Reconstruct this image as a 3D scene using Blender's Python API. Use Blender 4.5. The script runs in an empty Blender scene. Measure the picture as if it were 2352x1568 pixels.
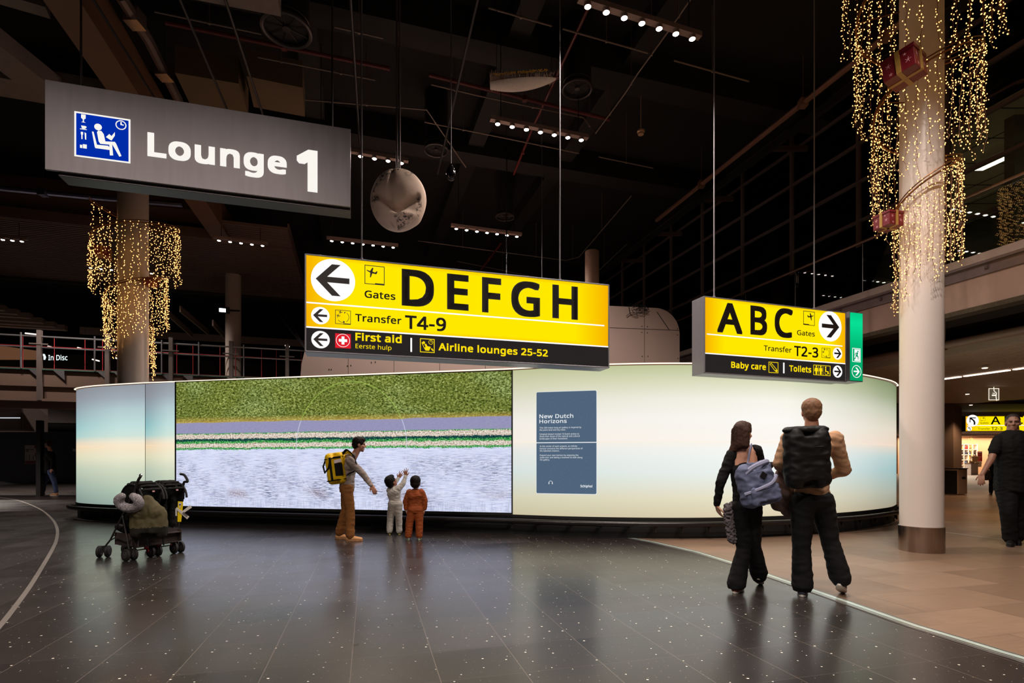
import bpy, bmesh, math, random
from mathutils import Vector, Matrix, noise as mnoise
R = math.radians
sc = bpy.context.scene
COL = sc.collection
# ---------------------------------------------------------------- camera, world, exposure
F, CX, HZ, CH = 1230.0, 1176.0, 1055.0, 1.30      # focal length in pixels of the 2352x1568 frame, principal column, eye level, eye height
cam_data = bpy.data.cameras.new('camera'); cam = bpy.data.objects.new('camera', cam_data); COL.objects.link(cam)
cam.location = (0, 0, CH); cam.rotation_euler = (R(90), 0, 0)
cam_data.sensor_width = 36; cam_data.lens = F/2352*36; cam_data.shift_y = (HZ-784)/2352
cam_data.clip_start = .05; cam_data.clip_end = 300
sc.camera = cam
sc.view_settings.view_transform = 'Standard'; sc.view_settings.look = 'None'
sc.view_settings.gamma = 1; sc.view_settings.use_curve_mapping = False
sc.view_settings.exposure = 0.0
w = bpy.data.worlds.new('world'); sc.world = w; w.use_nodes = True
w.node_tree.nodes['Background'].inputs[0].default_value = (.55, .5, .6, 1)
w.node_tree.nodes['Background'].inputs[1].default_value = .006
TRACK_W, WARM_W = 300, 20          # spotlight, wide hall spotlight and fairy light watts
D1 = Vector((-.287, .958, 0))                  # depth direction of the building
U1 = Vector((.958, .287, 0))                   # direction across it (signs, tracks, tiles)
def P(px, py, Y): return Vector(((px-CX)/F*Y, Y, CH+(HZ-py)/F*Y))
def PZ(px, py, Z):
    Y = (Z-CH)*F/(HZ-py); return Vector(((px-CX)/F*Y, Y, Z))
def FL(px, py): return PZ(px, py, 0)
def srgb(r, g, b):
    f = lambda c: (c/255/12.92) if c/255 <= .04045 else ((c/255+.055)/1.055)**2.4
    return (f(r), f(g), f(b), 1)
# ---------------------------------------------------------------- node helper and materials
class NT:
    def __init__(s, name):
        s.mat = bpy.data.materials.new(name); s.mat.use_nodes = True; s.t = s.mat.node_tree; s.t.nodes.clear()
        s.out = s.t.nodes.new('ShaderNodeOutputMaterial')
    def n(s, ty, **kw):
        nd = s.t.nodes.new('ShaderNode'+ty)
        for k, v in kw.items(): setattr(nd, k, v)
        return nd
    def put(s, sock, v):
        if v is None: return
        if isinstance(v, bpy.types.NodeSocket): s.t.links.new(v, sock)
        else:
            if sock.type == 'RGBA' and not hasattr(v, '__len__'): v = (v, v, v, 1)
            sock.default_value = v
    def m(s, op, a, b=None, c=None, clamp=False):
        nd = s.n('Math', operation=op, use_clamp=clamp)
        s.put(nd.inputs[0], a); s.put(nd.inputs[1], b); s.put(nd.inputs[2], c)
        return nd.outputs[0]
    def vm(s, op, a, b=None):
        nd = s.n('VectorMath', operation=op); s.put(nd.inputs[0], a); s.put(nd.inputs[1], b); return nd.outputs[0]
    def mix(s, f, a, b, mode='MIX'):
        nd = s.n('Mix', data_type='RGBA', blend_type=mode); s.put(nd.inputs[0], f); s.put(nd.inputs[6], a); s.put(nd.inputs[7], b); return nd.outputs[2]
    def ramp(s, f, stops, interp='LINEAR'):
        nd = s.n('ValToRGB'); cr = nd.color_ramp; cr.interpolation = interp
        while len(cr.elements) < len(stops): cr.elements.new(.5)
        for e, (p, c) in zip(cr.elements, stops):
            e.position = p; e.color = c if hasattr(c, '__len__') else (c, c, c, 1)
        s.put(nd.inputs[0], f); return nd.outputs[0]
    def noise(s, vec, scale, detail=3, rough=.5, dist=0):
        nd = s.n('TexNoise'); s.put(nd.inputs['Vector'], vec); nd.inputs['Scale'].default_value = scale
        nd.inputs['Detail'].default_value = detail; nd.inputs['Roughness'].default_value = rough; nd.inputs['Distortion'].default_value = dist
        return nd.outputs['Fac']
    def xyz(s, v):
        nd = s.n('SeparateXYZ'); s.put(nd.inputs[0], v); return nd.outputs
    def comb(s, x, y, z=0):
        nd = s.n('CombineXYZ'); s.put(nd.inputs[0], x); s.put(nd.inputs[1], y); s.put(nd.inputs[2], z); return nd.outputs[0]
    def obj(s): return s.n('TexCoord').outputs['Object']
    def uv(s): return s.n('UVMap').outputs[0]
    def emit(s, c, st=1.0):
        e = s.n('Emission'); s.put(e.inputs[0], c); s.put(e.inputs[1], st); s.t.links.new(e.outputs[0], s.out.inputs[0]); return s.mat
    def bsdf(s, c, rough=.5, metal=0., bump=None, bstr=.2, bdist=.01, **kw):
        b = s.n('BsdfPrincipled'); s.put(b.inputs['Base Color'], c); s.put(b.inputs['Roughness'], rough); s.put(b.inputs['Metallic'], metal)
        if bump is not None:
            bp = s.n('Bump'); bp.inputs['Strength'].default_value = bstr; bp.inputs['Distance'].default_value = bdist
            s.put(bp.inputs['Height'], bump); s.t.links.new(bp.outputs[0], b.inputs['Normal'])
        for k, v in kw.items(): s.put(b.inputs[k.replace('_', ' ')], v)
        s.t.links.new(b.outputs[0], s.out.inputs[0]); return s.mat
MATS = {}
def mat(name, rgb=None, rough=.5, metal=0., var=.12, scale=14, bstr=.12, bdist=.004, **kw):
    if name in MATS: return MATS[name]
    t = NT(name); c = srgb(*rgb); o = t.obj(); nz = t.noise(o, scale, 4)
    dark = tuple(x*(1-var) for x in c[:3])+(1,); lite = tuple(min(1, x*(1+var)) for x in c[:3])+(1,)
    m_ = t.bsdf(t.mix(nz, dark, lite), rough, metal, bump=t.noise(o, scale*6, 3), bstr=bstr, bdist=bdist, **kw)
    MATS[name] = m_; return m_
def glow(name, rgb, st=1.0, sample=True, hot=None):
    if name in MATS: return MATS[name]
    t = NT(name); c = srgb(*rgb)
    t.emit(c, st)
    if not sample: t.mat.cycles.emission_sampling = 'NONE'
    MATS[name] = t.mat; return t.mat
# ---------------------------------------------------------------- objects
ORG = {}
def finish(o, org, parent):
    COL.objects.link(o)
    if parent is not None: o.parent = parent; ORG[o.name] = ORG[parent.name]
    else: o.location = org; ORG[o.name] = Vector(org)
    return o
def tag(o, label=None, cat=None, group=None, kind=None):
    if label: o['label'] = label
    if cat: o['category'] = cat
    if group: o['group'] = group
    if kind: o['kind'] = kind
    return o
def thing(name, label, cat, loc, group=None, kind=None):
    o = bpy.data.objects.new(name, None); o.empty_display_size = .1
    finish(o, Vector(loc), None); return tag(o, label, cat, group, kind)
class MB:
    def __init__(s): s.v = []; s.f = []; s.mi = []; s.uvs = {}; s.cur = 0
    def add(s, vs, fs, mi=None):
        b = len(s.v); s.v += [Vector(x) for x in vs]
        for f in fs: s.f.append([i+b for i in f]); s.mi.append(s.cur if mi is None else mi)
        return s
    def box(s, c, size, rot=None, mi=None):
        c = Vector(c); h = [x/2 for x in size]; M = rot if rot is not None else Matrix.Identity(3)
        vs = [c+M@Vector((x*h[0], y*h[1], z*h[2])) for x in (-1, 1) for y in (-1, 1) for z in (-1, 1)]
        return s.add(vs, [(0, 1, 3, 2), (4, 6, 7, 5), (0, 4, 5, 1), (2, 3, 7, 6), (0, 2, 6, 4), (1, 5, 7, 3)], mi)
    def obox(s, o, ux, uy, uz, mi=None):     # corner o and three edge vectors
        o, ux, uy, uz = map(Vector, (o, ux, uy, uz))
        vs = [o+a*ux+b*uy+c*uz for a in (0, 1) for b in (0, 1) for c in (0, 1)]
        return s.add(vs, [(0, 1, 3, 2), (4, 6, 7, 5), (0, 4, 5, 1), (2, 3, 7, 6), (0, 2, 6, 4), (1, 5, 7, 3)], mi)
    def tube(s, pts, r, seg=8, caps=True, mi=None, flat=1., side=None, closed=False):
        pts = [Vector(p) for p in pts]; n = len(pts); rr = r if hasattr(r, '__len__') else [r]*n
        rings = []; up = None
        for i, p in enumerate(pts):
            if closed: t = pts[(i+1) % n]-pts[i-1]
            else: t = pts[min(i+1, n-1)]-pts[max(i-1, 0)]
            if t.length < 1e-9: t = Vector((0, 0, 1))
            t.normalize()
            ref = side if side is not None else (up if up is not None else (Vector((0, 0, 1)) if abs(t.z) < .9 else Vector((1, 0, 0))))
            a = (ref-t*ref.dot(t))
            if a.length < 1e-6: a = t.orthogonal()
            a.normalize(); b = t.cross(a); up = a
            rings.append([p+(a*math.cos(q)+b*math.sin(q)*flat)*rr[i] for q in [2*math.pi*k/seg for k in range(seg)]])
        vs = [x for rg in rings for x in rg]; fs = []
        for i in range(n if closed else n-1):
            j = (i+1) % n
            for k in range(seg):
                l = (k+1) % seg; fs.append((i*seg+k, i*seg+l, j*seg+l, j*seg+k))
        if caps and not closed: fs += [tuple(range(seg))[::-1], tuple((n-1)*seg+k for k in range(seg))]
        return s.add(vs, fs, mi)
    def capsule(s, p0, p1, r0, r1, seg=14, flat=1., side=None, h=4, mi=None):
        p0, p1 = Vector(p0), Vector(p1); d = p1-p0
        if d.length < 1e-5: d = Vector((0, 0, 1e-4)); p1 = p0+d
        t = d.normalized(); pts = []; rr = []
        for k in range(h+1):
            a = math.pi/2*k/h; a = max(a, .12); pts.append(p0-t*r0*math.cos(a)); rr.append(r0*math.sin(a))
        for k in range(h+1):
            a = math.pi/2*(1-k/h); a = max(a, .12); pts.append(p1+t*r1*math.cos(a)); rr.append(r1*math.sin(a))
        if side is None: side = Vector((1, 0, 0)) if abs(t.x) < .8 else Vector((0, 1, 0))
        return s.tube(pts, rr, seg, True, mi, flat, Vector(side))
    def ell(s, c, rad, M=None, nu=16, nv=10, mi=None):
        c = Vector(c); M = M if M is not None else Matrix.Identity(3); vs = [c+M@Vector((0, 0, rad[2]))]; fs = []
        for i in range(1, nv):
            a = math.pi*i/nv
            for k in range(nu):
                q = 2*math.pi*k/nu; vs.append(c+M@Vector((rad[0]*math.sin(a)*math.cos(q), rad[1]*math.sin(a)*math.sin(q), rad[2]*math.cos(a))))
        vs.append(c-M@Vector((0, 0, rad[2]))); L = len(vs)-1
        for k in range(nu):
            l = (k+1) % nu; fs.append((0, 1+k, 1+l)); fs.append((L, L-nu+l, L-nu+k))
            for i in range(nv-2): fs.append((1+i*nu+k, 1+(i+1)*nu+k, 1+(i+1)*nu+l, 1+i*nu+l))
        return s.add(vs, fs, mi)
    def disc(s, c, r, axis, seg=24, h=.02, mi=None, r2=None):
        c = Vector(c); a = Vector(axis).normalized(); return s.tube([c, c+a*h], [r, r2 if r2 is not None else r], seg, True, mi)
    def lathe(s, c, prof, seg=24, mi=None):   # prof: list of (r, z)
        c = Vector(c); return s.tube([c+Vector((0, 0, z)) for r_, z in prof], [max(r_, .0005) for r_, z in prof], seg, True, mi, 1., Vector((1, 0, 0)))
    def prism(s, poly, o, U, V, N, h, mi=None):  # poly of (u,v) extruded h along N
        o, U, V, N = map(Vector, (o, U, V, N)); n = len(poly)
        vs = [o+U*a+V*b for a, b in poly]+[o+U*a+V*b+N*h for a, b in poly]
        fs = [tuple(range(n))[::-1], tuple(range(n, 2*n))]+[(i, (i+1) % n, n+(i+1) % n, n+i) for i in range(n)]
        return s.add(vs, fs, mi)
    def build(s, name, m=None, parent=None, smooth=False, bevel=0, label=None, kind=None, org=None, angle=40):
        if parent is not None: o_ = ORG[parent.name]
        elif org is not None: o_ = Vector(org)
        else:
            xs = [v.x for v in s.v]; ys = [v.y for v in s.v]; zs = [v.z for v in s.v]
            o_ = Vector(((min(xs)+max(xs))/2, (min(ys)+max(ys))/2, min(zs)))
        me = bpy.data.meshes.new(name); me.from_pydata([tuple(v-o_) for v in s.v], [], s.f); me.update()
        for mm in (m if isinstance(m, (list, tuple)) else [m]): me.materials.append(mm)
        me.polygons.foreach_set('material_index', s.mi)
        bm = bmesh.new(); bm.from_mesh(me); bmesh.ops.recalc_face_normals(bm, faces=bm.faces); bm.to_mesh(me); bm.free()
        if smooth:
            me.polygons.foreach_set('use_smooth', [True]*len(me.polygons))
            if smooth != 'all': me.set_sharp_from_angle(angle=R(angle))
        o = bpy.data.objects.new(name, me); finish(o, o_, parent)
        if bevel:
            b = o.modifiers.new('bevel', 'BEVEL'); b.width = bevel; b.segments = 2; b.limit_method = 'ANGLE'; b.angle_limit = R(40)
        if label: o['label'] = label
        if kind: o['kind'] = kind
        return o
def RZ(a): return Matrix.Rotation(R(a), 3, 'Z')
def basis(x, y, z): return Matrix((x, y, z)).transposed()
UD = basis(U1, D1, Vector((0, 0, 1)))       # box rotation aligned with the building
def blob(mb, voxel, smooth=4, folds=0., fscale=9., seed=0, sq=1.):
    """fuse the overlapping volumes in mb into one smooth skin"""
    me = bpy.data.meshes.new('tmp'); me.from_pydata([tuple(v) for v in mb.v], [], mb.f)
    o = bpy.data.objects.new('tmp', me); COL.objects.link(o)
    bm = bmesh.new(); bm.from_mesh(me); bmesh.ops.recalc_face_normals(bm, faces=bm.faces); bm.to_mesh(me); bm.free()
    md = o.modifiers.new('r', 'REMESH'); md.mode = 'VOXEL'; md.voxel_size = voxel; md.use_smooth_shade = True
    if smooth:
        ms = o.modifiers.new('s', 'SMOOTH'); ms.iterations = smooth; ms.factor = .5
    dg = bpy.context.evaluated_depsgraph_get(); dg.update(); ev = o.evaluated_get(dg); m2 = ev.to_mesh()
    out = MB(); vs = [v.co.copy() for v in m2.vertices]
    if folds:
        ns = [v.normal.copy() for v in m2.vertices]; off = Vector((seed*3.1, seed*1.7, seed))
        for i, v in enumerate(vs):
            q = Vector((v.x*fscale, v.y*fscale, v.z*fscale*1.7*sq))+off
            d = 1-2*abs(mnoise.noise(q)); d2 = mnoise.noise(q*2.3+off)
            vs[i] = v+ns[i]*folds*(d*.8+d2*.6-.3)
    out.v = vs; out.f = [list(p.vertices) for p in m2.polygons]; out.mi = [0]*len(out.f)
    ev.to_mesh_clear(); bpy.data.objects.remove(o); bpy.data.meshes.remove(me)
    return out
def copy_tree(o, loc=None, parent=None, rot=None):
    c = o.copy(); COL.objects.link(c); c.parent = parent
    if loc is not None: c.location = loc
    if rot is not None: c.rotation_euler = rot
    for ch in o.children: copy_tree(ch, None, c)
    return c
# ---------------------------------------------------------------- lettering (outline points of every character used)
GL = {
',': (180, '28,-87 37,-47 47,-3 55,40 61,78 124,78 129,71 118,33 104,-8 87,-49 71,-87'),
'-': (216, '27,154 27,206 189,206 189,154'),
'.': (180, '89,-9 74,-7 60,1 51,15 48,36 51,57 60,71 74,79 89,81 106,79 119,71 129,57 132,36 129,15 119,1 106,-7'),
'0': (384, '191,-7 153,-3 121,10 93,30 72,59 55,95 43,137 35,186 33,240 34,278 37,313 42,344 49,373 69,422 99,458 140,480 191,487 229,483 262,471 289,450 312,422 329,386 341,344 349,296 351,240 350,203 347,169 342,137 335,108 314,59 284,23 243,1/191,44 237,56 268,92 278,120 286,154 290,194 291,240 290,286 286,326 278,360 268,388 237,424 191,437 145,424 115,388 105,360 98,326 93,286 92,240 93,194 98,154 105,120 115,93 145,56'),
'1': (384, '181,0 181,335 181,361 181,381 182,399 183,418 173,408 164,400 154,391 142,381 91,339 60,379 189,480 238,480 238,0'),
'2': (384, '32,0 32,49 158,176 191,210 219,240 241,268 257,296 266,324 269,355 263,390 246,415 219,431 185,436 152,433 123,424 96,409 69,390 38,430 68,452 102,470 141,482 185,486 245,478 291,452 320,412 330,359 326,322 314,288 296,256 271,224 241,190 207,155 107,56 107,54 349,54 349,0'),
'3': (384, '162,-7 126,-5 92,-1 60,7 30,19 30,75 62,61 95,51 130,45 163,43 218,49 256,68 277,98 284,138 275,176 249,202 206,217 150,222 103,222 103,273 150,273 202,279 240,298 263,326 271,363 265,394 247,417 219,432 183,437 147,434 117,425 89,412 62,396 33,437 62,455 96,471 137,483 183,486 248,478 294,453 322,415 331,367 324,324 304,290 273,267 232,253 232,250 282,237 318,214 339,179 346,136 341,97 326,62 302,33 266,11 220,-2'),
'4': (384, '244,0 244,109 14,109 14,159 240,482 301,482 301,162 371,162 371,109 301,109 301,0/72,162 244,162 244,313 244,345 245,372 246,396 247,419 244,419 238,406 231,392 223,378 216,367'),
'5': (384, '167,-7 131,-5 97,0 67,8 42,19 42,75 69,62 101,52 135,46 167,44 215,50 253,69 277,101 285,147 278,189 257,219 219,238 165,244 145,244 122,241 100,238 83,234 54,253 72,480 312,480 312,426 122,426 111,287 124,289 142,291 162,293 185,294 220,292 251,285 279,273 302,257 335,213 346,153 343,118 334,87 319,59 299,36 273,17 242,4 207,-4'),
'6': (384, '200,-7 157,-1 118,16 84,45 59,86 49,111 42,139 38,170 37,205 39,256 46,307 59,354 79,397 108,434 146,462 195,480 257,486 271,486 288,485 303,483 316,480 316,430 303,433 288,436 273,437 258,438 215,434 181,422 153,404 132,380 117,351 106,318 100,282 96,244 100,244 119,266 143,284 174,296 214,300 270,291 314,262 343,216 353,154 350,119 342,87 329,60 311,36 263,4/199,43 238,50 268,70 288,105 294,154 288,195 271,227 242,247 201,254 172,251 146,241 126,226 110,208 100,187 97,166 100,137 108,108 122,82 142,61 168,48'),
'7': (384, '91,0 288,426 30,426 30,480 351,480 351,434 156,0'),
'8': (384, '193,-7 157,-5 125,2 98,12 75,27 43,68 33,122 36,153 47,179 63,202 83,221 107,237 132,251 100,273 73,299 54,332 48,372 53,406 67,434 89,456 118,473 153,483 191,486 249,479 295,457 325,421 335,371 332,344 323,321 308,301 289,283 268,268 244,254 272,239 298,222 319,203 336,181 347,155 351,124 340,70 308,29 258,2/194,277 226,293 253,312 271,337 277,369 271,399 253,421 226,434 191,439 157,434 130,421 112,399 106,369 109,347 118,328 132,312 150,299 171,288/192,40 235,46 267,63 286,90 293,124 286,156 265,182 233,203 192,222 181,226 142,206 114,183 96,155 91,122 97,90 116,63 147,46'),
'9': (384, '129,-7 114,-6 98,-5 82,-3 69,0 69,50 96,44 128,42 171,46 205,57 233,75 254,99 269,128 280,161 286,197 289,235 285,235 267,214 243,196 211,183 171,179 115,189 72,217 43,263 34,324 38,371 53,411 76,443 106,467 143,481 187,486 230,480 269,463 302,434 328,393 337,368 344,340 348,309 349,275 347,223 340,173 327,125 307,82 279,46 240,17 191,-1/184,226 214,229 240,239 261,254 276,272 286,292 289,314 287,342 278,371 264,397 244,418 218,432 187,437 149,430 119,409 99,374 92,325 98,284 115,252 143,232'),
'A': (429, '0,0 187,482 242,482 428,0 366,0 308,148 118,148 61,0/138,202 290,202 236,347 234,355 230,367 225,381 221,396 217,409 214,419 209,399 203,378 197,361 193,347'),
'B': (437, '65,0 65,480 202,480 244,478 281,473 312,465 338,453 373,417 384,361 378,322 361,290 332,268 293,255 293,251 322,244 348,234 369,218 386,197 397,170 400,136 389,79 356,36 331,20 303,9 270,2 234,0/126,275 214,275 266,280 299,295 316,320 322,354 315,388 294,411 258,424 205,428 126,428/126,51 222,51 276,57 311,76 330,105 336,141 329,175 310,202 274,219 218,225 126,225'),
'C': (424, '261,-7 226,-5 194,1 165,10 139,24 96,60 65,109 55,139 47,170 42,204 41,240 43,276 48,309 56,340 67,368 100,418 146,455 173,469 203,478 236,484 271,486 308,484 342,479 374,470 404,458 379,407 356,417 330,425 302,431 271,433 234,430 202,420 173,404 149,381 130,353 116,320 108,282 105,240 107,197 115,160 128,127 146,98 169,76 198,59 231,50 270,46 301,48 330,52 358,58 385,65 385,13 358,4 329,-2 298,-6'),
'D': (490, '65,0 65,480 213,480 248,478 281,473 311,464 338,453 385,419 420,374 433,346 442,315 447,282 449,244 445,187 433,138 412,96 383,61 347,35 304,15 255,4 199,0/126,52 191,52 276,64 337,99 373,159 385,242 383,287 374,326 359,358 338,383 312,403 281,417 245,425 204,428 126,428'),
'E': (373, '65,0 65,480 333,480 333,426 126,426 126,277 321,277 321,224 126,224 126,53 333,53 333,0'),
'F': (349, '65,0 65,480 333,480 333,426 126,426 126,257 320,257 320,203 126,203 126,0'),
'G': (489, '271,-7 235,-5 202,1 172,10 145,23 100,59 67,108 56,137 48,169 43,203 41,240 43,276 48,310 58,341 71,370 87,396 107,419 129,439 155,456 185,469 217,479 252,484 289,486 329,484 366,479 400,470 433,458 410,406 383,416 352,425 320,431 286,433 245,430 210,420 178,404 152,381 131,353 116,320 107,282 104,240 109,186 123,139 146,100 181,70 226,52 285,46 314,47 338,49 360,53 379,57 379,199 273,199 273,253 439,253 439,18 400,7 361,-1 318,-5'),
'H': (498, '65,0 65,480 126,480 126,277 371,277 371,480 432,480 432,0 371,0 371,224 126,224 126,0'),
'I': (228, '27,0 27,35 83,48 83,431 27,445 27,480 200,480 200,445 144,431 144,48 200,35 200,0'),
'L': (352, '65,0 65,480 126,480 126,54 335,54 335,0'),
'N': (510, '65,0 65,480 135,480 391,83 394,83 393,96 392,115 391,137 390,162 389,186 389,209 389,480 445,480 445,0 375,0 118,398 116,398 117,372 119,340 120,304 121,268 121,0'),
'R': (418, '65,0 65,480 197,480 239,477 275,471 305,460 329,446 361,403 372,343 369,308 358,279 342,256 322,239 300,225 276,215 408,0 337,0 221,198 126,198 126,0/126,249 197,249 248,255 283,272 303,301 310,340 303,381 281,407 245,422 194,427 126,427'),
'S': (369, '166,-7 127,-5 91,-1 60,7 34,16 34,74 61,64 94,54 131,48 169,46 216,51 249,66 270,91 277,123 274,145 267,163 253,178 232,192 203,207 164,222 110,246 72,276 48,314 40,364 45,400 60,429 83,454 114,471 151,483 193,486 231,484 266,479 297,470 326,459 307,408 281,418 253,426 223,431 192,433 153,428 124,414 107,392 101,363 104,341 111,323 125,308 144,294 171,281 206,267 245,251 278,233 303,214 322,191 333,163 337,128 326,72 291,29 266,13 236,2 203,-4'),
'T': (373, '156,0 156,426 7,426 7,480 366,480 366,426 217,426 217,0'),
'a': (377, '144,-7 100,0 63,19 39,52 31,100 41,148 73,183 97,196 127,206 162,212 203,215 265,217 265,238 260,277 245,301 222,314 190,318 163,316 136,310 112,301 89,291 71,335 96,347 126,357 159,364 193,366 251,359 291,337 314,300 322,245 322,0 279,0 268,51 265,51 241,25 216,7 185,-3/158,41 200,47 234,66 256,98 264,144 264,176 211,174 154,167 118,152 98,130 92,99 97,73 110,55 132,44'),
'b': (413, '228,-7 189,-3 158,9 134,26 116,46 111,46 99,0 57,0 57,510 116,510 116,386 116,364 115,344 114,326 113,312 116,312 134,333 158,351 189,362 228,366 288,354 335,319 353,293 366,261 374,223 376,180 374,137 366,99 353,67 335,40 288,5/219,42 261,51 291,78 309,121 315,181 309,240 291,283 260,308 218,317 169,309 138,284 122,242 116,182 116,179 122,121 138,78 169,51'),
'c': (322, '201,-7 156,-2 117,13 83,38 58,73 42,120 37,178 42,238 59,286 85,322 119,347 160,362 206,367 233,365 259,361 282,355 300,347 282,298 265,304 244,310 224,314 204,315 158,306 125,281 105,238 98,179 105,121 124,79 156,53 201,44 229,46 253,50 274,57 294,65 294,13 275,4 254,-2 230,-5'),
'd': (413, '185,-7 124,5 77,40 60,66 47,98 39,136 37,179 39,223 47,261 60,293 78,319 125,355 185,367 223,363 254,351 278,334 297,314 301,314 300,324 299,339 297,355 297,367 297,510 356,510 356,0 308,0 300,48 297,48 278,27 254,9 223,-3/194,42 243,50 274,74 292,113 298,168 298,179 292,238 275,282 244,309 193,318 152,308 122,280 104,235 98,178 104,121 122,78 152,51'),
'e': (379, '210,-7 162,-2 120,14 85,40 59,76 42,122 37,177 42,232 57,279 81,316 112,344 151,361 196,367 239,362 276,347 305,322 327,290 340,250 345,204 345,169 98,169 107,115 129,76 165,52 213,44 245,45 274,50 301,58 328,69 328,17 301,6 274,-1 245,-5/99,216 283,216 277,257 262,290 234,311 195,318 158,312 129,291 109,259'),
'f': (231, '73,0 73,314 10,314 10,342 73,362 73,383 81,443 104,483 141,506 190,514 211,513 229,510 246,506 260,502 244,455 233,459 220,462 205,465 191,465 165,460 147,446 136,420 132,383 132,360 223,360 223,314 132,314 132,0'),
'g': (413, '195,-161 157,-160 123,-155 92,-148 65,-138 65,-84 93,-96 125,-105 160,-110 198,-112 240,-105 271,-85 291,-53 298,-11 298,3 298,13 298,27 299,39 300,48 297,48 276,24 251,7 221,-3 185,-7 123,6 76,42 59,69 47,101 39,138 37,179 39,220 47,256 59,288 76,316 123,354 185,367 219,363 249,353 275,336 298,312 301,312 309,360 356,360 356,-6 353,-42 346,-74 334,-100 317,-122 294,-139 267,-151 233,-159/194,42 241,49 273,71 292,109 298,165 298,179 292,243 273,285 240,309 193,317 153,308 123,281 104,237 98,179 104,120 123,77 153,50'),
'h': (415, '57,0 57,510 116,510 116,361 115,335 113,310 117,310 137,334 164,352 195,362 229,366 287,358 328,335 352,294 361,234 361,0 302,0 302,230 282,295 222,317 171,309 139,283 122,242 116,186 116,0'),
'i': (173, '87,420 74,422 62,429 55,441 52,457 55,474 62,486 74,493 87,495 100,493 111,486 119,474 122,457 119,441 111,429 100,422/57,0 57,360 116,360 116,0'),
'j': (173, '87,420 74,422 62,429 55,441 52,457 55,474 62,486 74,493 87,495 100,493 111,486 119,474 122,457 119,441 111,429 100,422/15,-161 -1,-161 -15,-159 -27,-156 -37,-153 -37,-105 -27,-108 -16,-110 -5,-112 7,-112 27,-109 43,-100 54,-83 57,-56 57,360 116,360 116,-54 110,-99 92,-133 61,-154'),
'k': (359, '57,0 57,510 116,510 116,244 115,231 115,216 114,199 113,185 116,185 121,192 128,201 136,211 144,221 152,231 158,238 273,360 343,360 197,206 353,0 281,0 156,168 116,132 116,0'),
'l': (173, '57,0 57,510 116,510 116,0'),
'm': (628, '57,0 57,360 105,360 113,311 117,311 137,336 162,353 192,363 223,367 262,363 293,352 317,333 333,306 336,306 358,333 386,352 418,363 452,367 505,359 543,335 566,295 574,234 574,0 515,0 515,232 497,296 442,317 397,309 367,287 350,250 345,199 345,0 286,0 286,232 268,296 212,317 166,309 137,283 121,242 116,187 116,0'),
'n': (415, '57,0 57,360 105,360 113,311 117,311 138,336 165,353 197,363 230,367 287,359 328,335 352,295 361,234 361,0 302,0 302,230 282,295 222,317 171,309 139,283 122,242 116,187 116,0'),
'o': (406, '202,-7 157,-1 117,15 84,42 58,79 42,125 37,181 40,223 48,260 62,292 82,318 106,339 135,355 168,364 204,367 250,361 290,345 324,318 349,282 365,236 370,181 367,139 359,101 345,69 325,42 300,21 271,6 239,-4/203,42 251,52 283,80 303,123 309,181 303,238 283,281 251,308 203,317 155,308 123,281 104,238 98,181 104,123 123,80 156,52'),
'p': (413, '57,-161 57,360 105,360 113,311 116,311 135,333 158,351 189,363 228,367 288,355 335,320 353,294 366,262 374,224 376,181 374,137 366,100 353,68 335,41 288,5 228,-7 190,-3 159,9 135,26 116,46 112,46 113,33 115,17 116,1 116,-13 116,-161/219,42 249,47 273,60 291,82 305,110 312,143 315,181 309,237 291,280 261,308 218,317 171,309 140,286 123,247 116,192 116,181 122,122 138,78 169,51'),
'r': (277, '57,0 57,360 105,360 112,294 115,294 135,322 160,345 190,361 225,367 235,366 247,366 258,364 267,363 260,308 251,310 241,312 231,313 221,313 194,309 169,298 147,280 131,256 120,226 116,192 116,0'),
's': (322, '148,-7 113,-5 83,-1 57,7 35,16 35,70 59,60 87,50 118,43 149,41 188,45 214,55 229,72 234,94 233,107 227,118 217,129 200,140 177,151 146,164 113,177 86,191 64,206 48,223 38,244 34,271 44,312 72,342 115,360 169,367 201,365 231,360 258,353 284,343 264,296 241,304 216,312 191,317 165,318 133,315 110,307 95,293 91,275 93,261 99,249 111,239 129,229 152,219 183,206 215,193 242,180 263,165 279,147 288,126 291,99 282,53 253,20 207,0'),
't': (242, '167,-7 140,-4 115,3 94,16 77,37 65,66 62,105 62,314 11,314 11,343 62,366 86,443 121,443 121,360 225,360 225,314 121,314 121,106 125,77 137,57 155,46 177,42 191,42 205,44 218,46 228,49 228,4 216,0 201,-4 184,-6'),
'u': (415, '184,-7 127,1 86,25 61,65 53,124 53,360 113,360 113,128 133,64 193,42 243,51 276,76 293,117 299,173 299,360 358,360 358,0 310,0 301,48 298,48 277,23 250,6 218,-3'),
'v': (341, '136,0 0,360 63,360 140,148 145,132 151,115 157,97 162,80 166,65 169,52 171,52 175,65 179,81 184,98 190,116 196,133 201,148 278,360 341,360 204,0'),
'w': (528, '106,1 7,361 69,361 118,169 125,140 132,110 138,83 142,61 144,61 147,74 151,89 155,107 159,125 164,142 169,158 232,361 297,361 359,158 366,134 373,108 379,83 383,62 385,62 389,82 395,108 402,138 410,169 460,361 520,361 420,1 351,1 289,203 281,231 274,258 269,281 265,299 262,299 258,281 253,258 246,231 238,203 173,1'),
'x': (355, '12,0 142,184 18,360 85,360 178,224 270,360 336,360 212,184 343,0 276,0 178,144 79,0'),
'y': (343, '56,-161 41,-161 28,-160 17,-158 7,-156 7,-109 16,-110 25,-111 36,-112 47,-113 75,-108 97,-95 114,-75 127,-49 146,-1 1,360 64,360 142,155 151,129 160,104 167,80 172,57 175,57 180,76 187,101 196,128 206,156 279,360 343,360 187,-50 166,-96 139,-131 103,-154'),
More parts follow.
